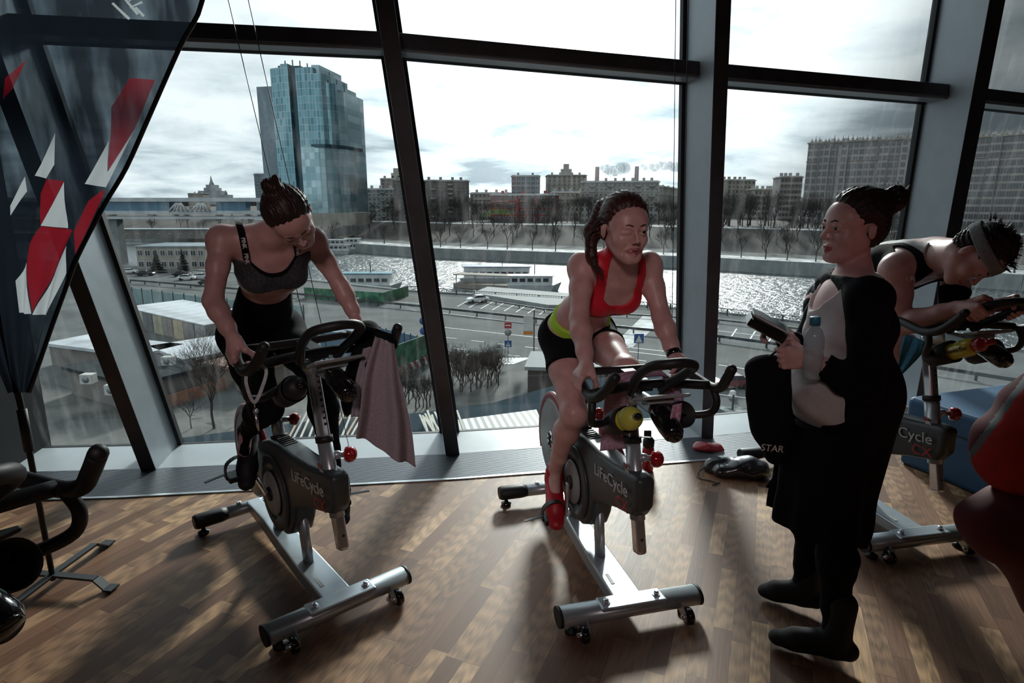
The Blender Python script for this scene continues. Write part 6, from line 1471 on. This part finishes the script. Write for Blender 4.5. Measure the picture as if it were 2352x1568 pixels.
# ---- person in a red coat, cut by the right edge of the picture
def red_person():
    r = empty('person', 'person in a red coat with grey piping, mostly outside the right edge', 'person', (1.62, 1.42, 0))
    B = SDF(); H = Head((1.66, 1.42, 1.53), (-.3, .95, 0), (0, 0, 1), 1.0)
    pel, wai, che, nb = (1.62, 1.42, .93), (1.62, 1.42, 1.08), (1.63, 1.42, 1.24), (1.65, 1.42, 1.38); lat = nrm((.95, .3, 0))
    torso(B, pel, wai, che, nb, lat, 1.0); SL, SR = np.array(nb) - lat*.17, np.array(nb) + lat*.17; shoulders(B, nb, SR, SL, H)
    EL, WL = (1.275, 1.44, 1.00), (1.44, 1.62, 1.06); arm(B, SL, EL, WL, 1.0); arm(B, SR, (1.86, 1.5, 1.06), (1.72, 1.66, 1.05), 1.0)
    leg(B, (1.54, 1.40, .9), (1.53, 1.41, .5), (1.53, 1.38, .1)); leg(B, (1.70, 1.45, .9), (1.71, 1.46, .5), (1.71, 1.44, .1)); add_head(B, H)
    lo, hi = bounds(B); G = grid(lo, hi, .008); field_mesh('body', B.field(G), G, m_skin, r)
    hair_mesh(H, .006, m_hair, r)
    D = SDF(); D.p = [p for p in B.p if p[6] == 'torso' and p[0] == 'e']; D.cap((1.62, 1.42, .95), (1.60, 1.44, .70), .20, .23, .06); D.cap((1.42, 1.40, .80), (1.25, 1.42, .80), .13, .07, .10); D.cap((1.30, 1.42, .78), (1.52, 1.42, .55), .05, .08, .10)
    lo, hi = bounds(D, .03); G = grid(lo, hi, .007); d = D.field(G); X, Y, Z = PXYZ(G); d = d - .02 + .006*np.sin(Z*40+X*30); d = np.maximum(d, .50-Z)
    field_mesh('coat', d, G, mat('dark_red_coat', (.12, .006, .012), .75, scale=30), r, label='dark red coat body')
    S = SDF(); S.cap(SL, EL, .085, .092, .03); S.cap(EL, (1.38, 1.56, 1.02), .092, .075, .04); S.cap((1.33, 1.44, 1.10), (1.28, 1.43, .955), .095, .070, .04); lo, hi = bounds(S, .03); G = grid(lo, hi, .005); d = S.field(G); X, Y, Z = PXYZ(G); s_ = Z*1.0 - X*.9 + 0*Y
    d = d + .0022*np.sin(Z*60 + X*30) + .002*np.sin(X*70 - Z*40)
    def pk(P): v = -.655*P[:,0] + .674*P[:,1] + .342*(P[:,2]-1.6); return np.where(v > .008, 0, np.where(v > -.006, 1, 2))
    field_mesh('coat_sleeve', d, G, [mat('deep_red_cloth', (.11, .006, .016), .85, scale=30), mat('grey_piping', (.13, .14, .16), .7), mat('bright_red_cloth', (.50, .022, .014), .8, scale=30)], r, pk, label='bright red sleeve with grey piping')
    q = MB(); O = V(r.location)
    for x_, y_ in ((1.53, 1.38), (1.71, 1.44)): q = MB(); q.tube([(x_-O.x, y_-O.y-.04, .045), (x_-O.x, y_-O.y+.10, .045), (x_-O.x-.01, y_-O.y+.18, .035)], [.045, .045, .03], 12, 1.0); q.build('shoe', m_blackp, r)
    S = SDF(); S.cap(SR, (1.86, 1.50, 1.06), .080, .070, .03); S.cap((1.86, 1.50, 1.06), (1.75, 1.63, 1.052), .070, .055, .03); lo, hi = bounds(S, .03); G = grid(lo, hi, .008); field_mesh('coat_sleeve', S.field(G), G, MATS['deep_red_cloth'], r)
    S = SDF(); S.cap((1.54, 1.40, .85), (1.53, 1.41, .45), .095, .075, .03); S.cap((1.53, 1.41, .45), (1.53, 1.38, .09), .075, .06, .03); S.cap((1.70, 1.45, .85), (1.71, 1.46, .45), .095, .075, .03); S.cap((1.71, 1.46, .45), (1.71, 1.44, .09), .075, .06, .03); lo, hi = bounds(S, .03); G = grid(lo, hi, .008); field_mesh('trousers', S.field(G), G, m_blk, r)
    return r
woman_red = rider_red(); woman_grey = rider_grey(); man = rider_man(); woman_black = standing(); coat_person = red_person()
# ---------------------------------------------------------------- banner, towels, bottles, bags
def sheet(L, Rt, nu=24, nv=26, fold=.01, nf=4.0, seed=0, dirn=(0, -1, 0), ph=0.0):
    """cloth between two edge curves with soft vertical folds"""
    A = smooth_path(L, 8); Bc = smooth_path(Rt, 8); q = MB(); vs = []; rnd = random.Random(seed); d = V(dirn)
    def at(Pp, t): f = t*(len(Pp)-1); i = min(int(f), len(Pp)-2); return Pp[i].lerp(Pp[i+1], f-i)
    for j in range(nv+1):
        t = j/nv; a, b = at(A, t), at(Bc, t)
        for i in range(nu+1):
            s = i/nu; vs.append(a.lerp(b, s) + d*(fold*(.25+t)*(math.sin(s*nf*2*math.pi + ph + t*1.7) + .45*math.sin(s*nf*4.3*math.pi + 2*t))))
    q.add(vs, [(j*(nu+1)+i, j*(nu+1)+i+1, (j+1)*(nu+1)+i+1, (j+1)*(nu+1)+i) for j in range(nv) for i in range(nu)], True); return q
def rel(o, P): return [V(p) - V(o) for p in P]
# feather banner
FY = 2.32
fl_o = V((-1.97, FY, 0)); ban = empty('feather_banner', 'tall dark feather banner with red and white triangles on a black pole', 'banner', fl_o)
def flag_material():
    m = bpy.data.materials.new('printed_banner_cloth'); m.use_nodes = True; nt = m.node_tree; nt.nodes.clear(); N = nt.nodes.new; L = nt.links.new
    tc = N('ShaderNodeTexCoord'); sp = N('ShaderNodeSeparateXYZ'); L(tc.outputs['Object'], sp.inputs[0])
    def mth(op, a, b=None):
        n = N('ShaderNodeMath'); n.operation = op
        for i, q in enumerate((a, b)):
            if q is None: continue
            if isinstance(q, (int, float)): n.inputs[i].default_value = q
            else: L(q, n.inputs[i])
        return n.outputs[0]
    def poly(pp):
        P = [gy(x, y, FY) - fl_o for x, y in pp]; P = [(p.x, p.z) for p in P]; A = sum(P[i][0]*P[(i+1) % len(P)][1]-P[(i+1) % len(P)][0]*P[i][1] for i in range(len(P)))
        if A < 0: P = P[::-1]
        out = None
        for i in range(len(P)):
            (x0, y0), (x1, y1) = P[i], P[(i+1) % len(P)]; ex, ey = x1-x0, y1-y0
            v = mth('ADD', mth('MULTIPLY', sp.outputs[2], ex), mth('MULTIPLY', sp.outputs[0], -ey)); t = mth('GREATER_THAN', v, ex*y0 - ey*x0)
            out = t if out is None else mth('MULTIPLY', out, t)
        return out
    def union(lst):
        o = None
        for p in lst: v = poly(p); o = v if o is None else mth('MAXIMUM', o, v)
        return o
    white = union([[(128,305),(75,403),(108,410),(128,378)], [(248,322),(190,422),(245,430),(248,395)], [(248,395),(245,430),(311,296)], [(149,418),(151,524),(97,518)], [(60,602),(74,720),(40,719),(34,645)], [(153,564),(155,628),(106,725),(76,722)], [(57,405),(60,439),(25,495),(25,472)], [(257,9),(262,6),(300,42),(295,46)], [(282,-6),(287,-8),(318,30),(313,34)], [(298,20),(301,15),(324,2),(327,6)], [(291,10),(294,5),(306,-8),(311,-6)], [(308,18),(313,15),(330,34),(326,38)]])
    red = union([[(252,245),(296,178),(357,184),(311,296),(250,393)], [(110,411),(149,416),(97,518),(93,444)], [(97,519),(167,528),(76,717),(62,597),(67,561)], [(240,434),(242,444),(176,587),(171,530),(204,462)], [(61,138),(31,204),(10,230),(15,180)]])
    c1 = N('ShaderNodeMix'); c1.data_type = 'RGBA'; L(white, c1.inputs[0]); c1.inputs[6].default_value = (.010, .014, .020, 1); c1.inputs[7].default_value = (.50, .53, .56, 1)
    c2 = N('ShaderNodeMix'); c2.data_type = 'RGBA'; L(red, c2.inputs[0]); L(c1.outputs[2], c2.inputs[6]); c2.inputs[7].default_value = (.24, .012, .022, 1)
    df = N('ShaderNodeBsdfDiffuse'); L(c2.outputs[2], df.inputs[0]); tl = N('ShaderNodeBsdfTranslucent'); L(c2.outputs[2], tl.inputs[0]); tr = N('ShaderNodeBsdfTransparent'); tr.inputs[0].default_value = (.55, .66, .74, 1)
    a = N('ShaderNodeMixShader'); a.inputs[0].default_value = .5; L(df.outputs[0], a.inputs[1]); L(tl.outputs[0], a.inputs[2])
    n = N('ShaderNodeTexNoise'); n.inputs['Scale'].default_value = 3.5; n.inputs['Detail'].default_value = 4; mp = N('ShaderNodeMapping'); mp.inputs['Rotation'].default_value = (0, R(35), 0); mp.inputs['Scale'].default_value = (2.6, 1, .5); L(tc.outputs['Object'], mp.inputs[0]); L(mp.outputs[0], n.inputs[0])
    rp = N('ShaderNodeMapRange'); rp.inputs['From Min'].default_value = .42; rp.inputs['From Max'].default_value = .68; rp.inputs['To Min'].default_value = .03; rp.inputs['To Max'].default_value = .24; L(n.outputs[0], rp.inputs[0])
    b = N('ShaderNodeMixShader'); L(mth('MULTIPLY', rp.outputs[0], mth('SUBTRACT', 1.0, mth('MULTIPLY', mth('MAXIMUM', white, red), .75))), b.inputs[0]); L(a.outputs[0], b.inputs[1]); L(tr.outputs[0], b.inputs[2])
    out = N('ShaderNodeOutputMaterial'); L(b.outputs[0], out.inputs[0]); return m
edge = [gy(x, y, FY) for x, y in ((468, -60), (465, 0), (412, 110), (345, 262), (290, 385), (240, 470), (178, 590), (150, 665), (112, 770), (68, 900))]
edge = [V((-1.04, FY, 2.78)), V((-1.03, FY, 2.55))] + edge[1:]
left = [V((-2.06, FY, 2.78 - (2.78-edge[-1].z)*i/(len(edge)-1))) for i in range(len(edge))]; left[-1] = V((-1.99, FY, edge[-1].z)); left[-2].x = -2.03
q = sheet(rel(fl_o, left), rel(fl_o, edge), 44, 60, .010, 3.2, 1); q.build('flag_cloth', flag_material(), ban)
q = MB(); q.tube(rel(fl_o, smooth_path(edge, 4)), .008, 8); q.build('hem', m_blackp, ban)
q = MB(); q.tube(rel(fl_o, [V((-1.97, FY+.01, .03)), V((-1.97, FY+.01, .80)), V((-1.985, FY+.01, 1.2)), V((-2.0, FY+.01, 2.8))]), [.011, .012, .016, .016], 10); q.tube(rel(fl_o, [V((-1.97, FY+.01, .62)), V((-1.97, FY+.01, .80))]), .018, 10)
pole = q.build('pole', m_blackp, ban)
for ex, ey in ((.27, -.03), (.02, .33), (-.30, .05), (-.02, -.30)):
    q = MB(); q.bar((0, 0.01, .055), (ex*.75, ey*.75+.01, .05), .032, .010); q.bar((ex*.75, ey*.75+.01, .05), (ex*.9, ey*.9+.01, .012), .040, .008); q.bar((ex*.9, ey*.9+.01, .010), (ex*1.05, ey*1.05+.01, .010), .050, .008); q.build('foot', m_dkmet, ban)
# black-framed bike in the left foreground; shade put into its metal and red colours
bike4 = make_bike('black exercise bike in the dark left foreground beside the banner', -1.03, .90, R(72), 1.075, 1.02, lettering=False, silver=mat('black_shaded_coat', (.02, .022, .026), .5, .2, scale=14))

# towels
m_tg_ = mat('grey_mauve_towel', (.40, .35, .40), .95, scale=180, bump=.5, var=.08); m_tp = mat('pink_towel', (.62, .42, .56), .95, scale=160, bump=.5, col2=(.40, .24, .36)); m_tb = mat('blue_towel', (.06, .25, .40), .95, scale=160, bump=.5)
def top(name, q, m, label, cat='towel', solid=.004):
    o = q.build(name, m, solid=solid); return tag(o, label, cat)
Yt = 2.06
q = sheet([gy(862, 772, Yt), gy(835, 860, Yt-.03), gy(826, 940, Yt-.04), gy(818, 1002, Yt-.05)], [gy(905, 790, Yt+.02), gy(922, 880, Yt+.0), gy(945, 980, Yt), gy(956, 1076, Yt)], 40, 40, .020, 1.35, 3, (.3, -.95, 0), ph=1.0)
tw_ = empty('hand_towel', 'grey mauve towel hanging from the right horn of the left bike', 'towel', gy(880, 780, Yt)); O = V(tw_.location); q.v = [p - O for p in q.v]
# slanting hem and band
for k_, p in enumerate(q.v): pass
q.build('towel_cloth', m_tg_, tw_, solid=.005)
q = sheet(rel(O, [gy(826, 948, Yt-.062), gy(820, 985, Yt-.068)]), rel(O, [gy(946, 985, Yt-.02), gy(950, 1022, Yt-.02)]), 40, 6, .016, 2.2, 3, (.3, -.95, 0), ph=1.0)
q = sheet(rel(O, [gy(835, 800, Yt+.05), gy(815, 880, Yt+.04), gy(806, 955, Yt+.03)]), rel(O, [gy(872, 790, Yt+.05), gy(862, 880, Yt+.04), gy(850, 965, Yt+.03)]), 16, 20, .010, 1.5, 5, (.3, -.95, 0)); q.build('back_fold', m_tg_, tw_, solid=.005)
q = sheet([gy(836, 745, Yt+.09), gy(800, 830, Yt+.09), gy(782, 905, Yt+.09), gy(792, 952, Yt+.09)], [gy(905, 768, Yt+.06), gy(868, 850, Yt+.07), gy(835, 920, Yt+.08), gy(800, 955, Yt+.09)], 20, 20, .014, 1.7, 6, (.3, -.95, 0)); top('jacket', q, m_blk, 'black jacket hung over the right end of the left bike handlebar', 'clothing')
# black bundle over the bar end
def blob(name, pts, m, label, cat, h=.006, amp=.004, fr=60, parent=None, solid=None):
    D = SDF()
    for a, b, ra, rb in pts: D.cap(a, b, ra, rb, .03)
    lo, hi = bounds(D, .02); G = grid(lo, hi, h); d = D.field(G); X, Y, Z = PXYZ(G); d = d + amp*np.sin(X*fr + 1.3*np.sin(Z*fr*.7))*np.sin(Z*fr*.8 + Y*fr*.6)
    if solid: d = np.maximum(d, solid(G))
    o = field_mesh(name, d, G, m, parent)
    if label: tag(o, label, cat)
    return o
blob('rolled_jacket', [(gy(842, 765, 2.19), gy(885, 790, 2.13), .045, .035), (gy(842, 765, 2.19), gy(830, 810, 2.15), .04, .03), (gy(885, 790, 2.13), gy(850, 840, 2.10), .032, .02)], m_blk, 'black cloth bundled over the crossbar beside the grey towel', 'clothing')
# pink towel: one strip draped over the middle bike bars
Yp = 1.98
L_ = [gy(1378, 1035, Yp+.22), gy(1385, 960, Yp+.20), gy(1392, 895, Yp+.16), gy(1412, 862, Yp+.10), gy(1470, 850, Yp+.12), gy(1520, 852, Yp+.16), gy(1512, 900, Yp+.17), gy(1503, 935, Yp+.17)]
R_ = [gy(1447, 1028, Yp+.20), gy(1440, 960, Yp+.18), gy(1440, 900, Yp+.13), gy(1447, 876, Yp+.06), gy(1480, 866, Yp+.10), gy(1535, 866, Yp+.12), gy(1562, 895, Yp+.13), gy(1575, 930, Yp+.13)]
q = sheet(L_, R_, 26, 60, .007, 2.5, 9, (0, -1, .2)); top('sports_towel', q, m_tp, 'pink towel draped over the bars of the middle bike')
q = sheet([gy(1545, 930, Yp-.10), gy(1538, 970, Yp-.11), gy(1545, 998, Yp-.11)], [gy(1566, 925, Yp-.08), gy(1562, 965, Yp-.09), gy(1548, 1000, Yp-.10)], 10, 12, .004, 1.5, 2); top('lace_cloth', q, mat('pink_lace', (.55, .16, .36), .8, scale=90, col2=(.6, .5, .55)), 'bright pink patterned cloth end dangling behind the middle console', 'cloth')
q = sheet([gy(2078, 765, 2.75), gy(2066, 800, 2.74), gy(2052, 868, 2.74)], [gy(2128, 785, 2.66), gy(2120, 815, 2.66), gy(2062, 872, 2.70)], 16, 16, .012, 1.7, 4); top('blue_towel', q, m_tb, 'blue towel hanging behind the bars of the right bike')
# bottles
def bottle_in(bike, sgn, hbz, hbx, label, body, cap, L_=.20, r_=.036, ball=False, hbw=1.0, hby=0):
    A = bl(bike, .06+hbx, sgn*.105*hbw + hby*.7, hbz - .125); th = bike.rotation_euler.z; ax = V((math.cos(th)*.86, math.sin(th)*.86, .42)).normalized()
    r = empty('drink_bottle', label, 'bottle', A)
    if ball:
        q = MB(); q.lathe([(.0, -.030), (r_*.9, -.030), (r_, -.02), (r_, L_*.40)], ax*0, ax, n=24); q.build('bottle_body', body, r)
        q = MB(); q.lathe([(r_, L_*.40), (.040, L_*.44), (.041, L_*.52), (.036, L_*.62), (.024, L_*.70), (.013, L_*.73)], ax*0, ax, n=28); q.build('domed_cap', cap, r)
        q = MB(); q.lathe([(.012, L_*.72), (.012, L_*.80), (.009, L_*.86), (.0, L_*.87)], ax*0, ax, n=16); q.build('spout', m_blackg, r)
    else:
        q = MB(); q.lathe([(.0, -.030), (r_*.9, -.030), (r_, -.02), (r_, L_*.30), (r_*.88, L_*.36), (r_, L_*.42), (r_, L_*.58), (r_*.7, L_*.70)], ax*0, ax, n=26); q.build('bottle_body', body, r)
        q = MB(); q.lathe([(r_*.78, L_*.66), (r_*.80, L_*.80), (r_*.5, L_*.84), (r_*.34, L_*.88), (r_*.34, L_*.97), (.0, L_*.98)], ax*0, ax, n=24); q.build('cap', cap, r)
    return r, ax
m_yb = mat('yellow_plastic', (.72, .66, .06), .25, scale=10, coat=.4); m_yc = mat('frosted_yellow_cap', (.58, .60, .10), .45, scale=12)
bottle_in(bike2, -1, .985, 0, 'yellow domed drink bottle in the cup of the middle bike', m_yb, m_yc, .20, ball=True)
bottle_in(bike1, -1, 1.085, -.06, 'black drink bottle in the left cup of the left bike', m_blackg, m_blackp, .17, ball=True, hbw=1.13, hby=-.025)
rb, ax = bottle_in(bike3, -1, 1.10, 0, 'yellow drink bottle with red cap in the cup of the right bike', m_yb, m_redk, .26)
n_ = V((-.5, -.8, .25)); n_ = (n_ - ax*n_.dot(ax)).normalized()
text_obj('bottle_lettering', 'PowerBar', .026, mat('purple_print', (.10, .01, .03), .5), rb, Matrix.Translation(ax*.115 + n_*.0365) @ Matrix((ax, n_.cross(ax), n_)).transposed().to_4x4())
r = empty('drink_bottle', 'red sports bottle with black top standing on the floor grille behind the middle bike', 'bottle', (.835, 3.50, 0))
q = MB(); q.lathe([(.033, .0), (.036, .01), (.036, .14), (.030, .165)], n=24); q.build('bottle_body', mat('clear_red_plastic', (.55, .01, .03), .15, scale=8, coat=.6), r)
q = MB(); q.lathe([(.034, .16), (.035, .20), (.022, .215), (.014, .222), (.014, .245), (.0, .25)], n=20); q.box((-.03, -.006, .225), (.012, .006, .262)); q.build('cap', m_blackp, r)
# lanyard with whistle on the left bike
p0 = bl(bike1, .09, -.262, 1.075); r = empty('lanyard', 'white wrist strap with a metal whistle hanging from the left bike grip', 'lanyard', p0)
q = MB(); P = smooth_path([(-.026, 0, .012), (-.024, -.02, -.03), (.0, -.03, -.088), (.030, -.02, -.03), (.034, 0, .012), (.004, .0, .03), (-.026, 0, .012)], 5)
for a, b in zip(P[:-1], P[1:]): q.bar(a, b, .011, .0015, up=(0, 1, 0))
q.build('strap', mat('white_webbing', (.55, .57, .60), .8, scale=80), r)
q = MB(); q.tube([(.0, -.03, -.088), (.0, -.03, -.105)], .002, 6); q.lathe([(.008, 0), (.009, .004), (.008, .008)], (0, -.03, -.118), (0, 1, 0), n=12); q.tube([(.001, -.03, -.12), (.003, -.03, -.165), (.006, -.03, -.185)], [.0055, .0045, .002], 8); q.build('whistle', m_chrome, r)
# phone and wallet, water bottle, gym bag
Dp = V((-.80, .12, .42)).normalized(); c = V((.862, 2.03, 1.195)); up_ = V((.35, -.25, .80)); up_ = (up_ - Dp*up_.dot(Dp)).normalized(); M_ = Matrix((Dp, up_.cross(Dp), up_)).transposed()
r = empty('phone', 'white edged phone held on top of a black case by the standing woman', 'phone', c + up_*.026)
q = MB(); q.cbox((0, 0, 0), (.138, .067, .008), M_); q.build('body', mat('white_phone_body', (.55, .55, .57), .25, scale=8), r, bevel=.003)
q = MB(); q.cbox(up_*.0045, (.105, .060, .001), M_); q.build('screen', m_blackg, r)
q = MB(); q.cbox(c, (.135, .076, .034), M_); tag(q.build('camera_case', m_blackg, bevel=.006), 'black case under the phone in the hands of the standing woman', 'case')
cb = V((.985, 1.925, 1.045)); r = empty('water_bottle', 'clear water bottle with blue cap tucked under the arm of the standing woman', 'bottle', cb)
m_cl = mat('clear_plastic', (.55, .68, .75), .08, scale=6, alpha=.55); m_bc = mat('blue_cap', (.05, .28, .42), .35, scale=8)
q = MB(); q.lathe([(.0, 0), (.028, 0), (.031, .01), (.031, .08), (.028, .09), (.031, .10), (.031, .135), (.024, .160), (.013, .172), (.013, .180)], (0,0,0), (-.06, 0, 1), n=24); q.build('bottle_body', m_cl, r)
q = MB(); q.lathe([(.0165, .178), (.0165, .203), (.015, .205), (.0, .205)], (0,0,0), (-.06, 0, 1), n=20); q.build('cap', m_bc, r)
r = empty('gym_bag', 'black gym sack hanging from the wrist of the standing woman', 'bag', gy(1775, 840, 2.03))
O = V(r.location); gb = lambda x, y, Y=2.03: gy(x, y, Y)
blob('sack', [(gb(1752, 850), gb(1762, 985), .050, .058), (gb(1782, 850), gb(1792, 1000), .046, .050), (gb(1770, 960), gb(1785, 1040), .055, .045), (gb(1735, 845), gb(1745, 940), .030, .040)], m_blk, None, None, .006, .004, 38, r)
q = MB(); q.tube(rel(O, smooth_path([gb(1742, 836), gb(1768, 818, 2.02), gb(1795, 800, 1.99), gb(1803, 818, 1.985), gb(1808, 842, 2.0), gb(1800, 856)], 5)), .004, 6); q.build('strap', m_blackp, r)
text_obj('bag_lettering', 'STAR', .034, mat('white_print', (.75, .74, .74), .6), r, Matrix.Translation(gb(1774, 1030, 1.955) - O) @ Matrix.Rotation(R(6), 4, 'Y') @ Matrix.Rotation(R(90), 4, 'X'))
# red cap and black drawstring bag on the floor grille
c = gz(1622, 1032, .0); D = SDF(); D.ell(c + V((0, 0, .018)), (.095, .055, .030), None); D.cap(c + V((.02, -.01, .02)), c + V((.10, -.03, .006)), .030, .010, .03); lo, hi = bounds(D, .02); G = grid(lo, hi, .004); d = D.field(G); X, Y, Z = PXYZ(G)
d = d + .008*np.sin((X-c.x)*48 + (Y-c.y)*30)*np.clip((Z-.005)*30, 0, 1); d = np.maximum(d, .002 - Z); o = field_mesh('swim_cap', d, G, mat('red_silicone', (.52, .05, .07), .30, scale=8, coat=.3), None); tag(o, 'crumpled red cap lying on the floor grille left of the drawstring bag', 'cap')
r = empty('drawstring_bag', 'dark translucent drawstring bag with white triangles lying on the floor', 'bag', gz(1690, 1090, 0)); O = V(r.location)
blob('bag_body', [(O + V((-.13, .06, .035)), O + V((.08, .03, .045)), .05, .06), (O + V((-.10, -.02, .03)), O + V((.12, -.04, .04)), .04, .055), (O + V((.02, .0, .05)), O + V((.14, -.01, .05)), .06, .05)], mat('dark_vinyl', (.030, .034, .040), .25, scale=9, coat=.6), None, None, .005, .006, 40, r, solid=lambda G: .002 - PXYZ(G)[2] + 0*PXYZ(G)[0] + 0*PXYZ(G)[1])
m_wt2 = mat('white_print', (.75, .74, .74), .6)
for k, (tx, ty) in enumerate(((-.02, .03), (.04, .0), (.09, .02), (.06, -.05))):
    q = MB(); z = .112 - k*.004 - abs(ty)*.3; q.add([O*0 + V((tx, ty, z)), V((tx+.035, ty-.005, z-.004)), V((tx+.022, ty+.030, z+.002))], [(0, 1, 2)]); q.build('white_triangle', m_wt2, r, solid=.002)
q = MB(); q.tube(smooth_path([(-.16, .06, .03), (-.22, .02, .006), (-.24, -.06, .006), (-.18, -.10, .006), (-.16, -.13, .008), (-.19, -.15, .006), (-.14, -.12, .006)], 5), .0035, 6); q.build('cord', m_blackp, r)
# blue foam box, bench at the far right window, small items
r = empty('foam_box', 'large blue padded box on the floor behind the right bike', 'box', (2.457, 3.62, 0)); d1 = V((.19, -.55, 0)); n = d1.length; d1.normalize(); d2 = V((-d1.y, d1.x, 0))
q = MB(); P = [V((0,0,0)), d1*n, d1*n + d2*.9, d2*.9]; P = [p for p in P]; q.add(P + [p + V((0,0,.44)) for p in P], [(0,3,2,1),(4,5,6,7),(0,1,5,4),(1,2,6,5),(2,3,7,6),(3,0,4,7)]); q.build('padded_shell', mat('blue_vinyl', (.035, .12, .25), .55, scale=6), r, bevel=.03, seg=3)
q = MB(); q.bar(d1*n*.0 + V((0,0,.30)) - d2*.001, d1*n + V((0,0,.30)) - d2*.001, .004, .006); q.build('seam', m_blackp, r)
r = empty('bench', 'low wooden bench along the far right window', 'bench', (3.45, 4.05, 0))
q = MB(); q.cbox((0, 0, .235), (1.5, .26, .04), Matrix.Rotation(R(15), 3, 'Z')); q.build('seat', mat('varnished_wood', (.34, .17, .09), .4, scale=9), r, bevel=.005)
for s_ in (-.65, .65):
    q = MB(); a = R(15); q.cbox((s_*math.cos(a), s_*math.sin(a), .107), (.04, .22, .214), Matrix.Rotation(a, 3, 'Z')); q.build('leg', m_dkmet, r)
q = MB(); p = (fp(1, .95, .30, DP-.03)); q.cbox((0,0,0), (.065, .003, .055), Matrix.Rotation(R(8), 3, 'Y') @ Matrix.Rotation(R(10), 3, 'X')); o = q.build('window_sticker', m_paper); o.location = p; tag(o, 'small white sticker on the left window pane', 'sticker')
